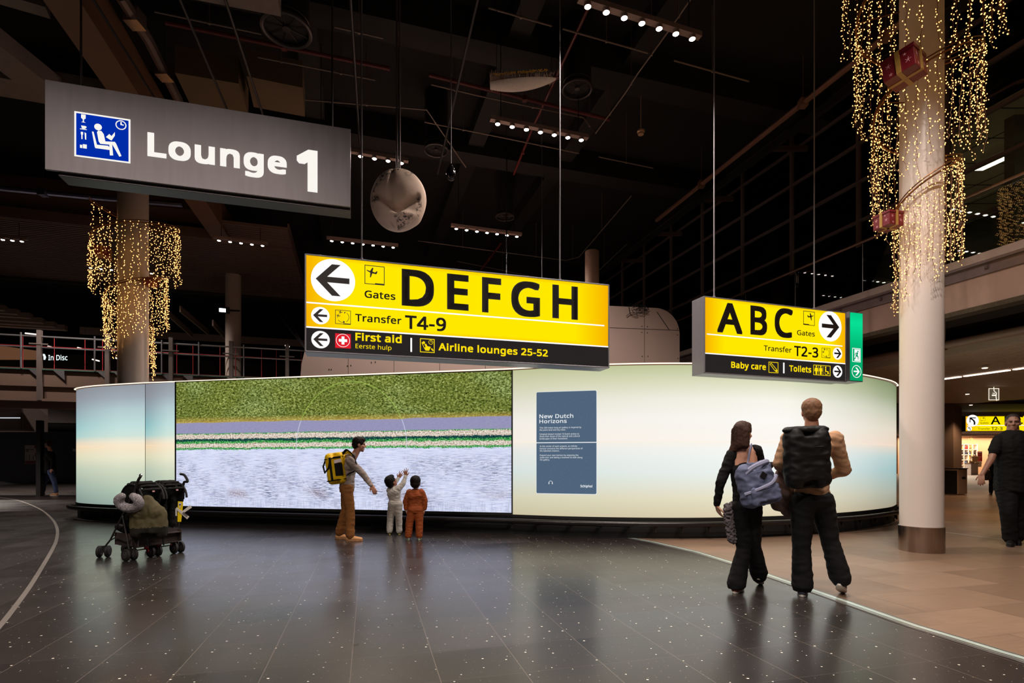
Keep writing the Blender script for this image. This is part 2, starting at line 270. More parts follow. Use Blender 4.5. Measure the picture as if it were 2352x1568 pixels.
'z': (316, '26,0 26,39 220,314 38,314 38,360 285,360 285,316 94,46 289,46 289,0'),
}
_tc = {}
from mathutils.geometry import tessellate_polygon
def _contours(c): return [[tuple(int(x)/1000 for x in p.split(',')) for p in k.split()] for k in GL[c][1].split('/')]
CAP = max(p[1] for p in _contours('H')[0])
def _inside(p, q):
    r = False
    for i in range(len(q)):
        a, b = q[i-1], q[i]
        if (a[1] > p[1]) != (b[1] > p[1]) and p[0] < (b[0]-a[0])*(p[1]-a[1])/(b[1]-a[1])+a[0]: r = not r
    return r
def _fill(cs):
    st = []; n = 0
    for c in cs: st.append(n); n += len(c)
    outer = [i for i, c in enumerate(cs) if not any(k != i and _inside(c[0], q) for k, q in enumerate(cs))]; out = []
    for i in outer:
        ids = [i]+[k for k in range(len(cs)) if k not in outer and _inside(cs[k][0], cs[i])]; m_ = [st[k]+j for k in ids for j in range(len(cs[k]))]
        out += [tuple(m_[v] for v in t_) for t_ in tessellate_polygon([[Vector((p[0], p[1], 0)) for p in cs[k]] for k in ids])]
    return out
def glyphs(s, bold=0.):
    """outlines of a string; bold thickens every stroke by that share of the cap height on each side"""
    k = (s, bold)
    if k in _tc: return _tc[k]
    vs = []; fs = []; x = 0.; b = bold*CAP
    offs_ = [(0, 0)] if b == 0 else [(i*b, j*b) for i in (-1, -.5, 0, .5, 1) for j in (-1, -.5, 0, .5, 1) if max(abs(i), abs(j)) == 1]
    for c in s:
        if c == ' ': x += .2; continue
        cs = _contours(c); flat = [p for q in cs for p in q]; tris = _fill(cs)
        for dx, dy in offs_:
            o = len(vs); vs += [(x+p[0]+dx, p[1]+dy) for p in flat]; fs += [tuple(o+i for i in t_) for t_ in tris]
        x += GL[c][0]/1000+b*1.2
    _tc[k] = (vs, fs); return vs, fs
def capheight(bold=0.): return CAP*(1+bold), -CAP*bold
class Plane:
    """a vertical sign face: origin O bottom left, direction U, z up, N towards the viewer"""
    def __init__(s, A, B):
        s.O = Vector(A); s.U = (Vector(B)-Vector(A)); s.U.z = 0; s.L = s.U.length; s.U.normalize(); s.N = Vector((s.U.y, -s.U.x, 0)); s.V = Vector((0, 0, 1))
    def inv(s, px, py):
        d = Vector(((px-CX)/F, 1, (HZ-py)/F)); c = Vector((0, 0, CH)); t = (s.O-c).dot(s.N)/d.dot(s.N); q = c+d*t-s.O
        return q.dot(s.U), q.z
    def pt(s, u, v, w=0): return s.O+s.U*u+s.V*v+s.N*w
    def rect(s, mb, u0, v0, u1, v1, w, h=.002, mi=None): return mb.obox(s.pt(u0, v0, w), s.U*(u1-u0), s.V*(v1-v0), s.N*h, mi)
    def rectpx(s, mb, x0, y0, x1, y1, w, h=.002, mi=None):   # y0 top y1 bottom measured at x0
        u0, v1 = s.inv(x0, y0); _, v0 = s.inv(x0, y1); u1, _ = s.inv(x1, y0); return s.rect(mb, u0, v0, u1, v1, w, h, mi)
    def poly(s, mb, pts, w, h=.002, mi=None): return mb.prism(pts, s.pt(0, 0, w), s.U, s.V, s.N, h, mi)
    def disc(s, mb, u, v, r, w, h=.002, seg=40, mi=None):
        return s.poly(mb, [(u+r*math.cos(2*math.pi*k/seg), v+r*math.sin(2*math.pi*k/seg)) for k in range(seg)], w, h, mi)
    def ring(s, mb, u, v, r0, r1, w, a0=0, a1=360, seg=40, mi=None):
        vs = []; fs = []
        for k in range(seg+1):
            a = R(a0+(a1-a0)*k/seg)
            for r in (r0, r1): vs.append(s.pt(u+r*math.cos(a), v+r*math.sin(a), w))
        for k in range(seg): fs.append((2*k, 2*k+1, 2*k+3, 2*k+2))
        return mb.add(vs, fs, mi)
    def frame(s, mb, u0, v0, u1, v1, t, w, h=.002, mi=None):
        s.rect(mb, u0, v0, u1, v0+t, w, h, mi); s.rect(mb, u0, v1-t, u1, v1, w, h, mi)
        s.rect(mb, u0, v0+t, u0+t, v1-t, w, h, mi); s.rect(mb, u1-t, v0+t, u1, v1-t, w, h, mi)
    def text(s, mb, st, xl, xr, ybase, ytop, w, bold=0., mi=None):
        u0, v0 = s.inv(xl, ybase); _, v1 = s.inv(xl, ytop); u1, _ = s.inv(xr, ybase); s.utext(mb, st, u0, u1, v0, v1-v0, w, bold, mi)
    def utext(s, mb, st, u0, u1, v0, cap, w, bold=0., mi=None):
        vs, fs = glyphs(st, bold); hi, lo = capheight(bold); x0 = min(x for x, y in vs); x1 = max(x for x, y in vs)
        sy = cap/(hi-lo); sx = (u1-u0)/(x1-x0) if u1 is not None else sy
        mb.add([s.pt(u0+(x-x0)*sx, v0+(y-lo)*sy, w) for x, y in vs], fs, mi)
# ---------------------------------------------------------------- palette
BLACK = mat('black_metal', (14, 13, 13), .45); MATTE = mat('matte_black', (12, 11, 11), .8)
GREY = mat('grey_aluminium', (140, 138, 142), .35, .7); DGREY = mat('dark_grey_metal', (62, 58, 60), .45, .5)
WHITE = mat('white_paint', (226, 220, 214), .5); CHROME = mat('chrome', (200, 200, 205), .15, 1.)
CONC = mat('concrete', (128, 112, 102), .85, var=.2, scale=5, bstr=.4); BROWN = mat('brown_cladding', (104, 72, 50), .6)
REDP = mat('red_pipe', (110, 30, 24), .5); CABLE = mat('conduit', (128, 112, 100), .5, .3)
DARKB = mat('dark_girder', (17, 14, 13), .8, var=.3, scale=2)
# ---------------------------------------------------------------- floor
def tile_coords(t, sx, sy, offx=0., offy=0.):
    x, y, z = t.xyz(t.obj())
    p = t.m('ADD', t.m('MULTIPLY', x, .966), t.m('MULTIPLY', y, .258)); q = t.m('SUBTRACT', t.m('MULTIPLY', y, .966), t.m('MULTIPLY', x, .258))
    p = t.m('DIVIDE', t.m('ADD', p, offx), sx); q = t.m('DIVIDE', t.m('ADD', q, offy), sy); return p, q
def seam(t, p, q, wx, wy):
    fx = t.m('FRACT', p); fy = t.m('FRACT', q)
    ex = t.m('MINIMUM', fx, t.m('SUBTRACT', 1, fx)); ey = t.m('MINIMUM', fy, t.m('SUBTRACT', 1, fy))
    return t.m('MAXIMUM', t.m('LESS_THAN', ex, wx), t.m('MULTIPLY', t.m('LESS_THAN', ey, wy), .45))
t = NT('terrazzo_tiles'); p, q = tile_coords(t, .515, .497, .108, -3.637+.497*20)
s_ = seam(t, p, q, .005, .0045); cell = t.comb(t.m('FLOOR', p), t.m('FLOOR', q)); wn = t.n('TexWhiteNoise', noise_dimensions='2D'); t.put(wn.inputs['Vector'], cell); rnd = wn.outputs['Value']
o_ = t.obj()
def chips(scale, r, keep, sh):
    v = t.n('TexVoronoi'); v.voronoi_dimensions = '2D'; v.inputs['Scale'].default_value = scale; v.inputs['Randomness'].default_value = 1
    t.put(v.inputs['Vector'], t.vm('ADD', t.vm('MULTIPLY', o_, (1, 1.3, 1)), (sh, sh*2, 0)))
    rc, gc, bc = t.n('SeparateColor'), None, None; t.put(rc.inputs[0], v.outputs['Color'])
    rad = t.m('MULTIPLY', t.m('ADD', .45, rc.outputs[1]), r)
    return t.m('MULTIPLY', t.m('LESS_THAN', v.outputs['Distance'], rad), t.m('GREATER_THAN', rc.outputs[0], 1-keep))
c1 = chips(7, .040, .42, 0); c2 = chips(17, .045, .34, 5.3); c3 = chips(30, .06, .3, 9.1)
base = t.mix(rnd, srgb(38, 33, 32), srgb(50, 44, 42)); base = t.mix(t.m('MULTIPLY', t.noise(o_, 60, 4), .5), base, srgb(24, 21, 21))
base = t.mix(c3, base, srgb(13, 11, 11)); base = t.mix(t.m('MULTIPLY', s_, .7), base, srgb(104, 92, 84))
base = t.mix(t.m('MULTIPLY', c2, .7), base, srgb(170, 155, 140)); base = t.mix(c1, base, srgb(235, 228, 215))
rg = t.m('ADD', .22, t.m('MULTIPLY', t.noise(o_, 2.2, 3), .12)); rg = t.m('ADD', rg, t.m('MULTIPLY', rnd, .05))
TERR = t.bsdf(base, rg, 0, Coat_Weight=.25, Coat_Roughness=.16, bump=s_, bstr=.1, bdist=.002, Specular_IOR_Level=.5)
t = NT('beige_plank_tiles'); p, q = tile_coords(t, 1.2, .6, .2, .1); row = t.m('FLOOR', q); p = t.m('ADD', p, t.m('MULTIPLY', row, .5))
s_ = seam(t, p, q, .002, .004); cell = t.comb(t.m('FLOOR', p), row); wn = t.n('TexWhiteNoise', noise_dimensions='2D'); t.put(wn.inputs['Vector'], cell); rnd = wn.outputs['Value']
o_ = t.obj(); st_ = t.noise(t.vm('MULTIPLY', t.comb(p, q), (1, 14, 1)), 3, 4)
base = t.mix(rnd, srgb(124, 100, 82), srgb(148, 121, 101)); base = t.mix(t.m('MULTIPLY', st_, .6), base, srgb(92, 72, 56)); base = t.mix(s_, base, srgb(44, 34, 28))
BEIGE = t.bsdf(base, t.m('ADD', .3, t.m('MULTIPLY', t.noise(o_, 4, 3), .15)), 0, bump=s_, bstr=.1, bdist=.002)
strip_px = [(1440, 1234), (1500, 1245), (1600, 1268), (1700, 1299), (1800, 1334), (1900, 1368), (2000, 1403), (2100, 1438), (2200, 1468), (2300, 1499), (2352, 1514)]
SP = [Vector((-1.0, 16, 0)), Vector((.9, 11, 0))]+[FL(*p_) for p_ in strip_px]; e = SP[-1]-SP[-2]; SP += [SP[-1]+Vector((.08, -1.2, 0)), SP[-1]+Vector((.1, -5, 0))]
mb = MB(); mb.add([(-45, -6, 0), (-45, 45, 0), (-3, 45, 0)]+list(SP)+[(SP[-1].x, -6, 0)], [tuple(range(4+len(SP)))])
mb.build('floor', TERR, kind='structure', org=(0, 0, 0))
mb = MB(); mb.add([(SP[-1].x, -6, 0)]+list(reversed(SP))+[(-3, 45, 0), (-3, 90, 0), (60, 90, 0), (60, -6, 0)], [tuple(range(5+len(SP)))])
mb.build('floor', BEIGE, kind='structure', org=(0, 0, 0))
JM = mat('joint_metal', (150, 155, 148), .22, .55, var=.25, scale=9); JG = mat('joint_edge', (88, 82, 80), .6, var=.3, scale=20); JC = mat('joint_inlay', (190, 205, 196), .18, .2, var=.2, scale=6)
mb = MB()
def ribbon(mb, pts, a, b, z, mi):
    vs = []
    for i, p_ in enumerate(pts):
        d = (pts[min(i+1, len(pts)-1)]-pts[max(i-1, 0)]).normalized(); n_ = Vector((-d.y, d.x, 0))
        vs += [p_+n_*a+Vector((0, 0, z)), p_+n_*b+Vector((0, 0, z))]
    mb.add(vs, [(2*i, 2*i+1, 2*i+3, 2*i+2) for i in range(len(pts)-1)], mi)
ribbon(mb, SP[2:], -.075, .075, .002, 1); ribbon(mb, SP[2:], -.055, -.015, .004, 0); ribbon(mb, SP[2:], -.008, .045, .004, 2); ribbon(mb, SP[2:], .05, .06, .005, 0)
mb.build('trim_1', [JM, JG, JC], kind='structure', org=(0, 0, 0))
arc = [(0, 1142), (45, 1150), (90, 1168), (118, 1190), (131, 1213), (130, 1238), (120, 1262), (98, 1300), (70, 1345), (35, 1393), (0, 1437), (-60, 1500), (-160, 1568)]
AP = [FL(-160, 1128), FL(-70, 1134)]+[FL(*p_) for p_ in arc]
def smoothline(pts, k=4):
    out = []; n = len(pts)
    for i in range(n-1):
        a, b, c, d = pts[max(i-1, 0)], pts[i], pts[i+1], pts[min(i+2, n-1)]
        for j in range(k):
            x = j/k; out.append(.5*((2*b)+(c-a)*x+(2*a-5*b+4*c-d)*x*x+(3*b-a-3*c+d)*x**3))
    return out+[pts[-1]]
mb = MB(); ribbon(mb, smoothline(AP), -.022, .022, .003, 0); mb.build('trim_2', mat('inlay_line', (132, 124, 118), .4, .3), kind='structure', org=(0, 0, 0))
mb = MB(); ribbon(mb, [FL(2168, 1222), FL(2325, 1241)], -.02, .02, .003, 0); ribbon(mb, [FL(2232, 1124), FL(2275, 1125), FL(2352, 1127)], -.06, .06, .003, 0)
mb.build('trim_3', mat('pale_inlay', (200, 190, 175), .4), kind='structure', org=(0, 0, 0))
# ---------------------------------------------------------------- curved lightbox wall
ZT, ZB = 2.852, .345
wall_px = [(175, 12.05), (183, 11.8), (215, 11.5), (260, 11.28), (333, 11.02)]
right_px = [(1178, 9.32), (1290, 9.04), (1400, 8.88), (1500, 8.80), (1600, 8.80), (1700, 8.90), (1800, 9.12), (1900, 9.48), (1970, 9.9), (2020, 10.4), (2048, 10.85), (2059, 11.4)]
XY = lambda px, Y: Vector(((px-CX)/F*Y, Y, 0))
WL = smoothline([XY(*a) for a in wall_px], 6); WR = smoothline([XY(*a) for a in right_px], 5)
WL = [Vector((-9.78, 12.45, 0))]+WL; WR = WR+[Vector((8.16, 12.0, 0))]
SCR0, SCR1 = XY(404, 10.735), XY(1178, 9.32)
def fabric_mat(name, cols0, cols1, uramp, cols2=None, u2=None):
    t = NT(name); u, v, _ = t.xyz(t.uv())
    a = t.ramp(v, [(p_, srgb(*c)) for p_, c in cols0]); b = t.ramp(v, [(p_, srgb(*c)) for p_, c in cols1])
    c = t.mix(t.ramp(u, uramp), a, b)
    if cols2: c = t.mix(t.ramp(u, u2), c, t.ramp(v, [(p_, srgb(*x)) for p_, x in cols2]))
    wv = t.m('MULTIPLY', t.noise(t.comb(t.m('MULTIPLY', u, 900), t.m('MULTIPLY', v, 30)), 1, 2), .07)
    c = t.mix(t.m('ADD', wv, .0), c, (.35, .35, .3, 1))
    hl = t.m('LESS_THAN', t.m('ABSOLUTE', t.m('SUBTRACT', v, .497)), .0013); c = t.mix(t.m('MULTIPLY', hl, .6), c, srgb(255, 236, 210))
    return t.emit(c, 1.0)
LFAB = fabric_mat('lit_fabric_sky',
    [(0, (120, 136, 134)), (.13, (148, 168, 160)), (.3, (186, 200, 180)), (.4, (218, 216, 184)), (.49, (242, 214, 176)), (.53, (222, 208, 184)), (.58, (160, 204, 202)), (.66, (138, 190, 194)), (.8, (140, 160, 170)), (.9, (138, 142, 152)), (1, (132, 134, 142))],
    [(0, (150, 172, 162)), (.13, (178, 198, 178)), (.3, (212, 220, 196)), (.4, (238, 236, 208)), (.49, (252, 234, 204)), (.53, (244, 236, 214)), (.58, (208, 230, 220)), (.66, (196, 226, 224)), (.8, (180, 204, 208)), (.9, (160, 170, 180)), (1, (146, 152, 160))],
    [(0, 0), (.75, 1)])
RFAB = fabric_mat('lit_fabric_field',
    [(0, (204, 194, 162)), (.12, (216, 212, 184)), (.3, (216, 228, 224)), (.44, (232, 234, 230)), (.495, (244, 238, 228)), (.5, (250, 240, 230)), (.65, (244, 240, 232)), (.78, (228, 226, 208)), (.9, (210, 212, 178)), (1, (192, 196, 152))],
    [(0, (222, 208, 176)), (.12, (236, 228, 200)), (.3, (240, 247, 244)), (.44, (250, 251, 248)), (.495, (255, 250, 242)), (.5, (255, 250, 242)), (.65, (254, 252, 246)), (.78, (250, 248, 236)), (.9, (222, 224, 192)), (1, (192, 200, 152))],
    [(0, 0), (.45, 1)],
    [(0, (150, 142, 122)), (.12, (158, 168, 158)), (.3, (144, 186, 188)), (.40, (168, 200, 198)), (.47, (214, 208, 194)), (.5, (238, 212, 188)), (.62, (226, 214, 192)), (.76, (188, 192, 166)), (.88, (140, 154, 118)), (1, (112, 128, 92))],
    [(.5, 0), (.80, .75), (1, 1)])
def fabric(name, pts, m, parent, label):
    """a thick curved panel: lit front, black body"""
    n = len(pts); vs = []; uv = []; L = [0]
    for i in range(1, n): L.append(L[-1]+(pts[i]-pts[i-1]).length)
    nor = []
    for i in range(n):
        d = (pts[min(i+1, n-1)]-pts[max(i-1, 0)]).normalized(); nor.append(Vector((-d.y, d.x, 0)))
    me = bpy.data.meshes.new(name); org = ORG[parent.name]
    for i, p_ in enumerate(pts):
        for z, k in ((ZB, 0), (ZT, 0), (ZB, .06), (ZT, .06)): vs.append(p_+nor[i]*k+Vector((0, 0, z))-org)
    fs = []; mi = []
    for i in range(n-1):
        a, b = 4*i, 4*i+4
        fs += [(a, b, b+1, a+1), (b+2, a+2, a+3, b+3), (a+1, b+1, b+3, a+3), (b, a, a+2, b+2)]; mi += [0, 1, 1, 1]
    fs += [(0, 1, 3, 2), (4*n-4, 4*n-2, 4*n-1, 4*n-3)]; mi += [1, 1]
    me.from_pydata([tuple(v) for v in vs], [], fs); me.materials.append(m); me.materials.append(MATTE); me.polygons.foreach_set('material_index', mi)
    ul = me.uv_layers.new(name='UVMap')
    for p_ in me.polygons:
        for li in p_.loop_indices:
            vi = me.loops[li].vertex_index; ul.data[li].uv = (L[vi//4]/L[-1], 1 if vi % 2 else 0)
    o = bpy.data.objects.new(name, me); finish(o, None, parent); o['label'] = label; return o
LB = thing('lightbox_wall', 'long curved glowing gallery wall with pastel horizon print standing on black base with bumper rail', 'display wall', (-.5, 11, 0))
fabric('printed_fabric', WL, LFAB, LB, 'curved sky blue and peach glowing panel')
fabric('printed_fabric', [WL[-1]+Vector((.012, -.004, 0)), SCR0-Vector((.012, -.003, 0))], LFAB, LB, 'narrow flat sky blue glowing panel')
fabric('printed_fabric', WR, RFAB, LB, 'long curved cream and pale blue glowing panel')
back = [Vector(p_) for p_ in ((8.16, 12.0, 0), (8.1, 12.8, 0), (6.5, 13.9, 0), (0, 15.4, 0), (-8.4, 14.6, 0), (-9.5, 13.6, 0), (-9.78, 12.45, 0))]
mb = MB(); n = len(back)
for i in range(n-1):
    mb.obox(back[i]+Vector((0, 0, 0)), back[i+1]-back[i], Vector((0, 0, ZT)), Vector((0, -.04, 0)))
mb.build('back_panel', mat('back_board', (70, 66, 66), .7), LB)
front = WL+WR
def offs(pts, k):
    o = []
    for i, p_ in enumerate(pts):
        d = (pts[min(i+1, len(pts)-1)]-pts[max(i-1, 0)]).normalized(); o.append(p_-Vector((-d.y, d.x, 0))*k)
    return o
mb = MB(); fo = offs(front, -.03)
for i in range(len(fo)-1): mb.add([fo[i], fo[i+1], fo[i+1]+Vector((0, 0, ZB)), fo[i]+Vector((0, 0, ZB))], [(0, 1, 2, 3)])
fo2 = offs(front, .02); vs = []
for a in fo2: vs += [a+Vector((0, 0, ZB-.05)), a+Vector((0, 0, ZB))]
mb.add(vs, [(2*i, 2*i+2, 2*i+3, 2*i+1) for i in range(len(fo2)-1)]); mb.build('base', MATTE, LB)
mb = MB(); ro = offs(front, .14); ro = [Vector((-9.85, 12.7, 0))]+ro+[Vector((8.3, 12.5, 0))]
mb.tube([p_+Vector((0, 0, .25)) for p_ in ro], .045, 10)
for i in range(12, len(ro)-2, 3):
    mb.obox(ro[i]+Vector((-.02, 0, .25)), (.04, 0, 0), (0, .16, 0), (0, 0, .03)); mb.prism([(0, 0), (.12, .13), (0, .13)], ro[i]+Vector((0, 0, .12)), Vector((0, 1, 0)), Vector((0, 0, 1)), Vector((.02, 0, 0)).normalized(), .03)
mb.build('bumper_rail', mat('rail_black', (40, 36, 36), .3, .4), LB, smooth=True)
mb = MB(); ft = offs(front, .0)
mb.tube([p_+Vector((0, .03, ZT+.012)) for p_ in ft], .03, 6); mb.build('top_trim', mat('bronze_trim', (92, 66, 48), .4, .5), LB, smooth=True)
mb = MB(); ft = offs(front, .035); mb.tube([p_+Vector((0, 0, ZT+.022)) for p_ in ft], .011, 6)
mb.build('light_strip', glow('strip_glow', (255, 232, 205), 1.6), LB)
# ---------------------------------------------------------------- video screen
SC = Plane(SCR0+Vector((0, 0, 0)), SCR1); SL = SC.L
sb, st = .375, ZT-.01
t = NT('screen_picture'); u, v, _ = t.xyz(t.uv()); X = t.m('MULTIPLY', u, SL); Yv = t.m('MULTIPLY', v, st-sb); XYv = t.comb(X, Yv)
wob = t.m('MULTIPLY', t.m('SUBTRACT', t.noise(XYv, 1.5, 4), .5), .02); vv = t.m('ADD', t.m('SUBTRACT', v, t.m('MULTIPLY', u, .012)), wob)
jag = t.m('MULTIPLY', t.m('SUBTRACT', t.noise(t.vm('MULTIPLY', XYv, (60, 60, 1)), 1, 3), .5), .03); vj = t.m('ADD', t.m('ADD', vv, jag), t.m('MULTIPLY', t.m('SUBTRACT', t.noise(t.vm('MULTIPLY', XYv, (7, 9, 1)), 1, 4, .7), .5), .035))
g = t.noise(t.vm('MULTIPLY', XYv, (22, 34, 1)), 1, 6, .75, .6); g2 = t.noise(t.vm('MULTIPLY', XYv, (1.4, 7, 1)), 1, 3)
grass = t.ramp(g, [(.36, srgb(22, 30, 12)), (.46, srgb(84, 96, 34)), (.54, srgb(134, 146, 62)), (.66, srgb(205, 210, 140))])
grass = t.mix(t.m('MULTIPLY', t.m('SUBTRACT', g2, .35, None, True), 1.1), grass, srgb(58, 80, 26)); grass = t.mix(t.m('MULTIPLY', t.ramp(t.noise(t.vm('MULTIPLY', XYv, (.7, 1.2, 1)), 1, 2), [(.48, 0), (.66, .5)]), t.ramp(g, [(.45, 0), (.6, 1)])), grass, srgb(200, 220, 150))
grass = t.mix(t.ramp(v, [(.66, .75), (.72, .0)]), grass, t.mix(g, srgb(150, 110, 20), srgb(250, 215, 120)))
road = t.mix(t.noise(t.vm('MULTIPLY', XYv, (14, 90, 1)), 1, 4, .7), srgb(122, 118, 158), srgb(172, 172, 205))
vn = t.noise(t.vm('MULTIPLY', XYv, (34, 40, 1)), 1, 5, .75); straw = t.ramp(vn, [(.38, srgb(110, 84, 60)), (.47, srgb(205, 190, 172)), (.6, srgb(252, 240, 232))])
green = t.ramp(vn, [(.38, srgb(8, 50, 40)), (.5, srgb(40, 150, 66)), (.62, srgb(150, 225, 140))]); darkw = t.ramp(vn, [(.4, srgb(4, 18, 38)), (.6, srgb(30, 90, 84))])
f1 = t.noise(t.vm('MULTIPLY', XYv, (4, 60, 1)), 1, 5, .7); f2 = t.noise(t.vm('MULTIPLY', XYv, (30, 44, 1)), 1, 5, .8); f3 = t.noise(XYv, 1.6, 3); f4 = t.noise(t.vm('MULTIPLY', XYv, (46, 4, 1)), 1, 3)
field = t.ramp(f1, [(.33, srgb(150, 156, 186)), (.42, srgb(204, 210, 240)), (.6, srgb(226, 231, 252))])
blot = t.m('MULTIPLY', t.ramp(t.noise(t.vm('MULTIPLY', XYv, (6, 80, 1)), 1, 3, .75), [(.44, 1), (.50, 0)]), t.m('MULTIPLY', t.ramp(f3, [(.38, 0), (.6, .9)]), t.ramp(v, [(0, .3), (.1, 1), (.36, .7), (.44, 0)])))
field = t.mix(blot, field, srgb(70, 76, 108))
red = t.m('MULTIPLY', t.ramp(f2, [(.5, .9), (.56, 0)]), t.m('MULTIPLY', t.ramp(t.noise(XYv, 1.1, 2), [(.5, 0), (.6, .8)]), t.ramp(v, [(.05, 0), (.11, 1), (.18, 0)]))); field = t.mix(red, field, srgb(132, 92, 88))
field = t.mix(t.m('MULTIPLY', t.ramp(f4, [(.42, .25), (.48, 0)]), t.ramp(v, [(.05, 1), (.08, 0)])), field, srgb(120, 124, 150))
col = field
for lo, c in ((.452, green), (.468, straw), (.500, green), (.519, darkw), (.538, straw), (.575, green), (.582, road), (.668, grass)):
    col = t.mix(t.ramp(vj if c is not road and c is not grass else vv, [(lo-.002, 0), (lo+.002, 1)]), col, c)
def scr(px, py): return SC.inv(px, py)
ru0, _ = scr(681, 1000); ru1, _ = scr(936, 1000); _, rv1 = scr(812, 876); _, rv0 = scr(800, 1174)
rx, rz = (ru0+ru1)/2, (rv0+rv1)/2-sb; ra, rb = (ru1-ru0)/2, (rv1-rv0)/2
rd = t.m('SQRT', t.m('ADD', t.m('POWER', t.m('DIVIDE', t.m('SUBTRACT', X, rx), ra), 2), t.m('POWER', t.m('DIVIDE', t.m('SUBTRACT', Yv, rz), rb), 2)))
ring = t.m('LESS_THAN', t.m('ABSOLUTE', t.m('SUBTRACT', rd, 1)), .008); ringc = t.mix(t.m('GREATER_THAN', v, .67), srgb(225, 228, 250), srgb(170, 205, 90))
col = t.mix(t.m('MULTIPLY', ring, .45), col, ringc)
SCRM = t.emit(col, 1.0)
VS = thing('video_screen', 'wide flat video screen showing grass, road and pale field from above, in the glowing wall', 'screen', SC.pt(SL/2, 0, 0))
me = bpy.data.meshes.new('display'); org = ORG[VS.name]
me.from_pydata([tuple(SC.pt(a, b, .012)-org) for a, b in ((.02, sb), (SL-.02, sb), (SL-.02, st), (.02, st))], [], [(0, 1, 2, 3)]); me.materials.append(SCRM)
ul = me.uv_layers.new(name='UVMap')
for li, c in enumerate(((0, 0), (1, 0), (1, 1), (0, 1))): ul.data[li].uv = c
finish(bpy.data.objects.new('display', me), None, VS)
mb = MB(); mb.obox(SC.pt(.0, ZB-.02, -.09), SC.U*SL, SC.V*(ZT-ZB+.02), SC.N*.098); SC.rect(mb, 0, sb-.05, SL, sb, .0, .03); SC.rect(mb, 0, sb, .02, st, 0, .03); SC.rect(mb, SL-.02, sb, SL, st, 0, .03); SC.rect(mb, 0, st, SL, st+.012, 0, .03)
mb.build('bezel', MATTE, VS)
# info panel in front of the curved wall
IP = Plane(XY(1228, 9.12), XY(1372, 8.86)); c4 = [IP.inv(*q_) for q_ in ((1233, 1132), (1370, 1134), (1367, 897), (1230, 900))]
u0, u1, v0, v1 = c4[0][0], c4[1][0], c4[0][1], c4[2][1]
IT = thing('info_panel', 'blue grey rectangular information panel with white writing fixed on glowing cream wall', 'sign', IP.pt((u0+u1)/2, v0, 0))
def rrect(u0, v0, u1, v1, r, k=5):
    o = []
    for cx, cy, a in ((u1-r, v1-r, 0), (u0+r, v1-r, 90), (u0+r, v0+r, 180), (u1-r, v0+r, 270)):
        for j in range(k+1): o.append((cx+r*math.cos(R(a+90*j/k)), cy+r*math.sin(R(a+90*j/k))))
    return o
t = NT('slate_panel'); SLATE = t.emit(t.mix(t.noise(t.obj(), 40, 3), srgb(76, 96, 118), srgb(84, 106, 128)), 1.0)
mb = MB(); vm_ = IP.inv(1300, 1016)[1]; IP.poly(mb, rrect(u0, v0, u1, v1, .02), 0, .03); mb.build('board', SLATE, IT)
mb = MB(); IP.rect(mb, u0-.004, vm_-.008, u1+.004, vm_+.006, .031); IP.poly(mb, rrect(u0-.01, v0-.01, u1+.01, v1+.01, .025), -.005, .004)
def ipt(s, xl, xr, y, cap, b=0.): IP.text(mb, s, xl, xr, y, y-cap, .033, b)
k = 240/1394
for s, xl, xr, y, cap, b in (('New Dutch', 347, 798, 470, 52, .02), ('Horizons', 347, 710, 535, 50, .02), ('This 200-meter-long art gallery is inspired by', 350, 905, 605, 20, 0), ('the point land and sky meet.', 350, 697, 634, 20, 0),
    ('Schiphol Airport invited 19 Dutch artists to', 350, 873, 690, 20, 0), ('share their vision of the natural and cultural', 350, 883, 719, 20, 0), ('landscapes of their homeland.', 350, 722, 750, 20, 0),
    ('At the center of each artwork, an infinite', 352, 850, 850, 20, 0), ('horizon connects the different perspectives of', 352, 923, 881, 20, 0), ('the talented creators.', 352, 614, 911, 20, 0),
    ('Expand your own horizon by enjoying the', 354, 866, 969, 20, 0), ('audio tour and taking a moment to walk along', 354, 918, 999, 20, 0), ('the gallery.', 354, 484, 1029, 20, 0), ('Schiphol', 893, 1050, 1385, 32, .04)):
    ipt(s, 1180+xl*k, 1180+xr*k, 880+y*k, cap*k, b)
hu, hv = IP.inv(1180+497*k, 880+1325*k); IP.ring(mb, hu, hv, .028, .034, .033, 0, 180, 16); IP.rect(mb, hu-.036, hv-.022, hu-.022, hv+.006, .033); IP.rect(mb, hu+.022, hv-.022, hu+.036, hv+.006, .033)
mb.build('lettering', glow('panel_white', (232, 236, 240), 1.0), IT)
# ---------------------------------------------------------------- hanging signs
YEL = None
def sign_yellow(name, PL, u0, u1, v0, v1):
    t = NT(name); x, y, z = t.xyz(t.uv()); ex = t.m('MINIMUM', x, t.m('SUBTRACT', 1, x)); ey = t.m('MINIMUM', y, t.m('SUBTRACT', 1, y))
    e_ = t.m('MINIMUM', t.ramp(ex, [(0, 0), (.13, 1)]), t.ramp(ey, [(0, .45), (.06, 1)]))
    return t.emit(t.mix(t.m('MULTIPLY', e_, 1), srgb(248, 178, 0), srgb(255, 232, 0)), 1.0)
SWHITE = glow('sign_white', (252, 252, 252), 1.05); SBLK = mat('sign_black_film', (34, 26, 26), .5); SYEL = glow('sign_yellow_ink', (255, 224, 10), 1.0)
t = NT('sign_black_lit'); SDARK = t.emit(t.mix(t.noise(t.obj(), 300, 2), srgb(36, 31, 31), srgb(44, 39, 39)), 1.0)
SRED = glow('sign_red', (226, 30, 45), 1.0); CASE = mat('sign_case', (136, 134, 140), .4, .5)
ARROW = [(-.8, 0), (-.06, .76), (.34, .76), (-.28, .14), (.75, .14), (.75, -.13), (-.28, -.13), (.34, -.76), (-.06, -.76)]
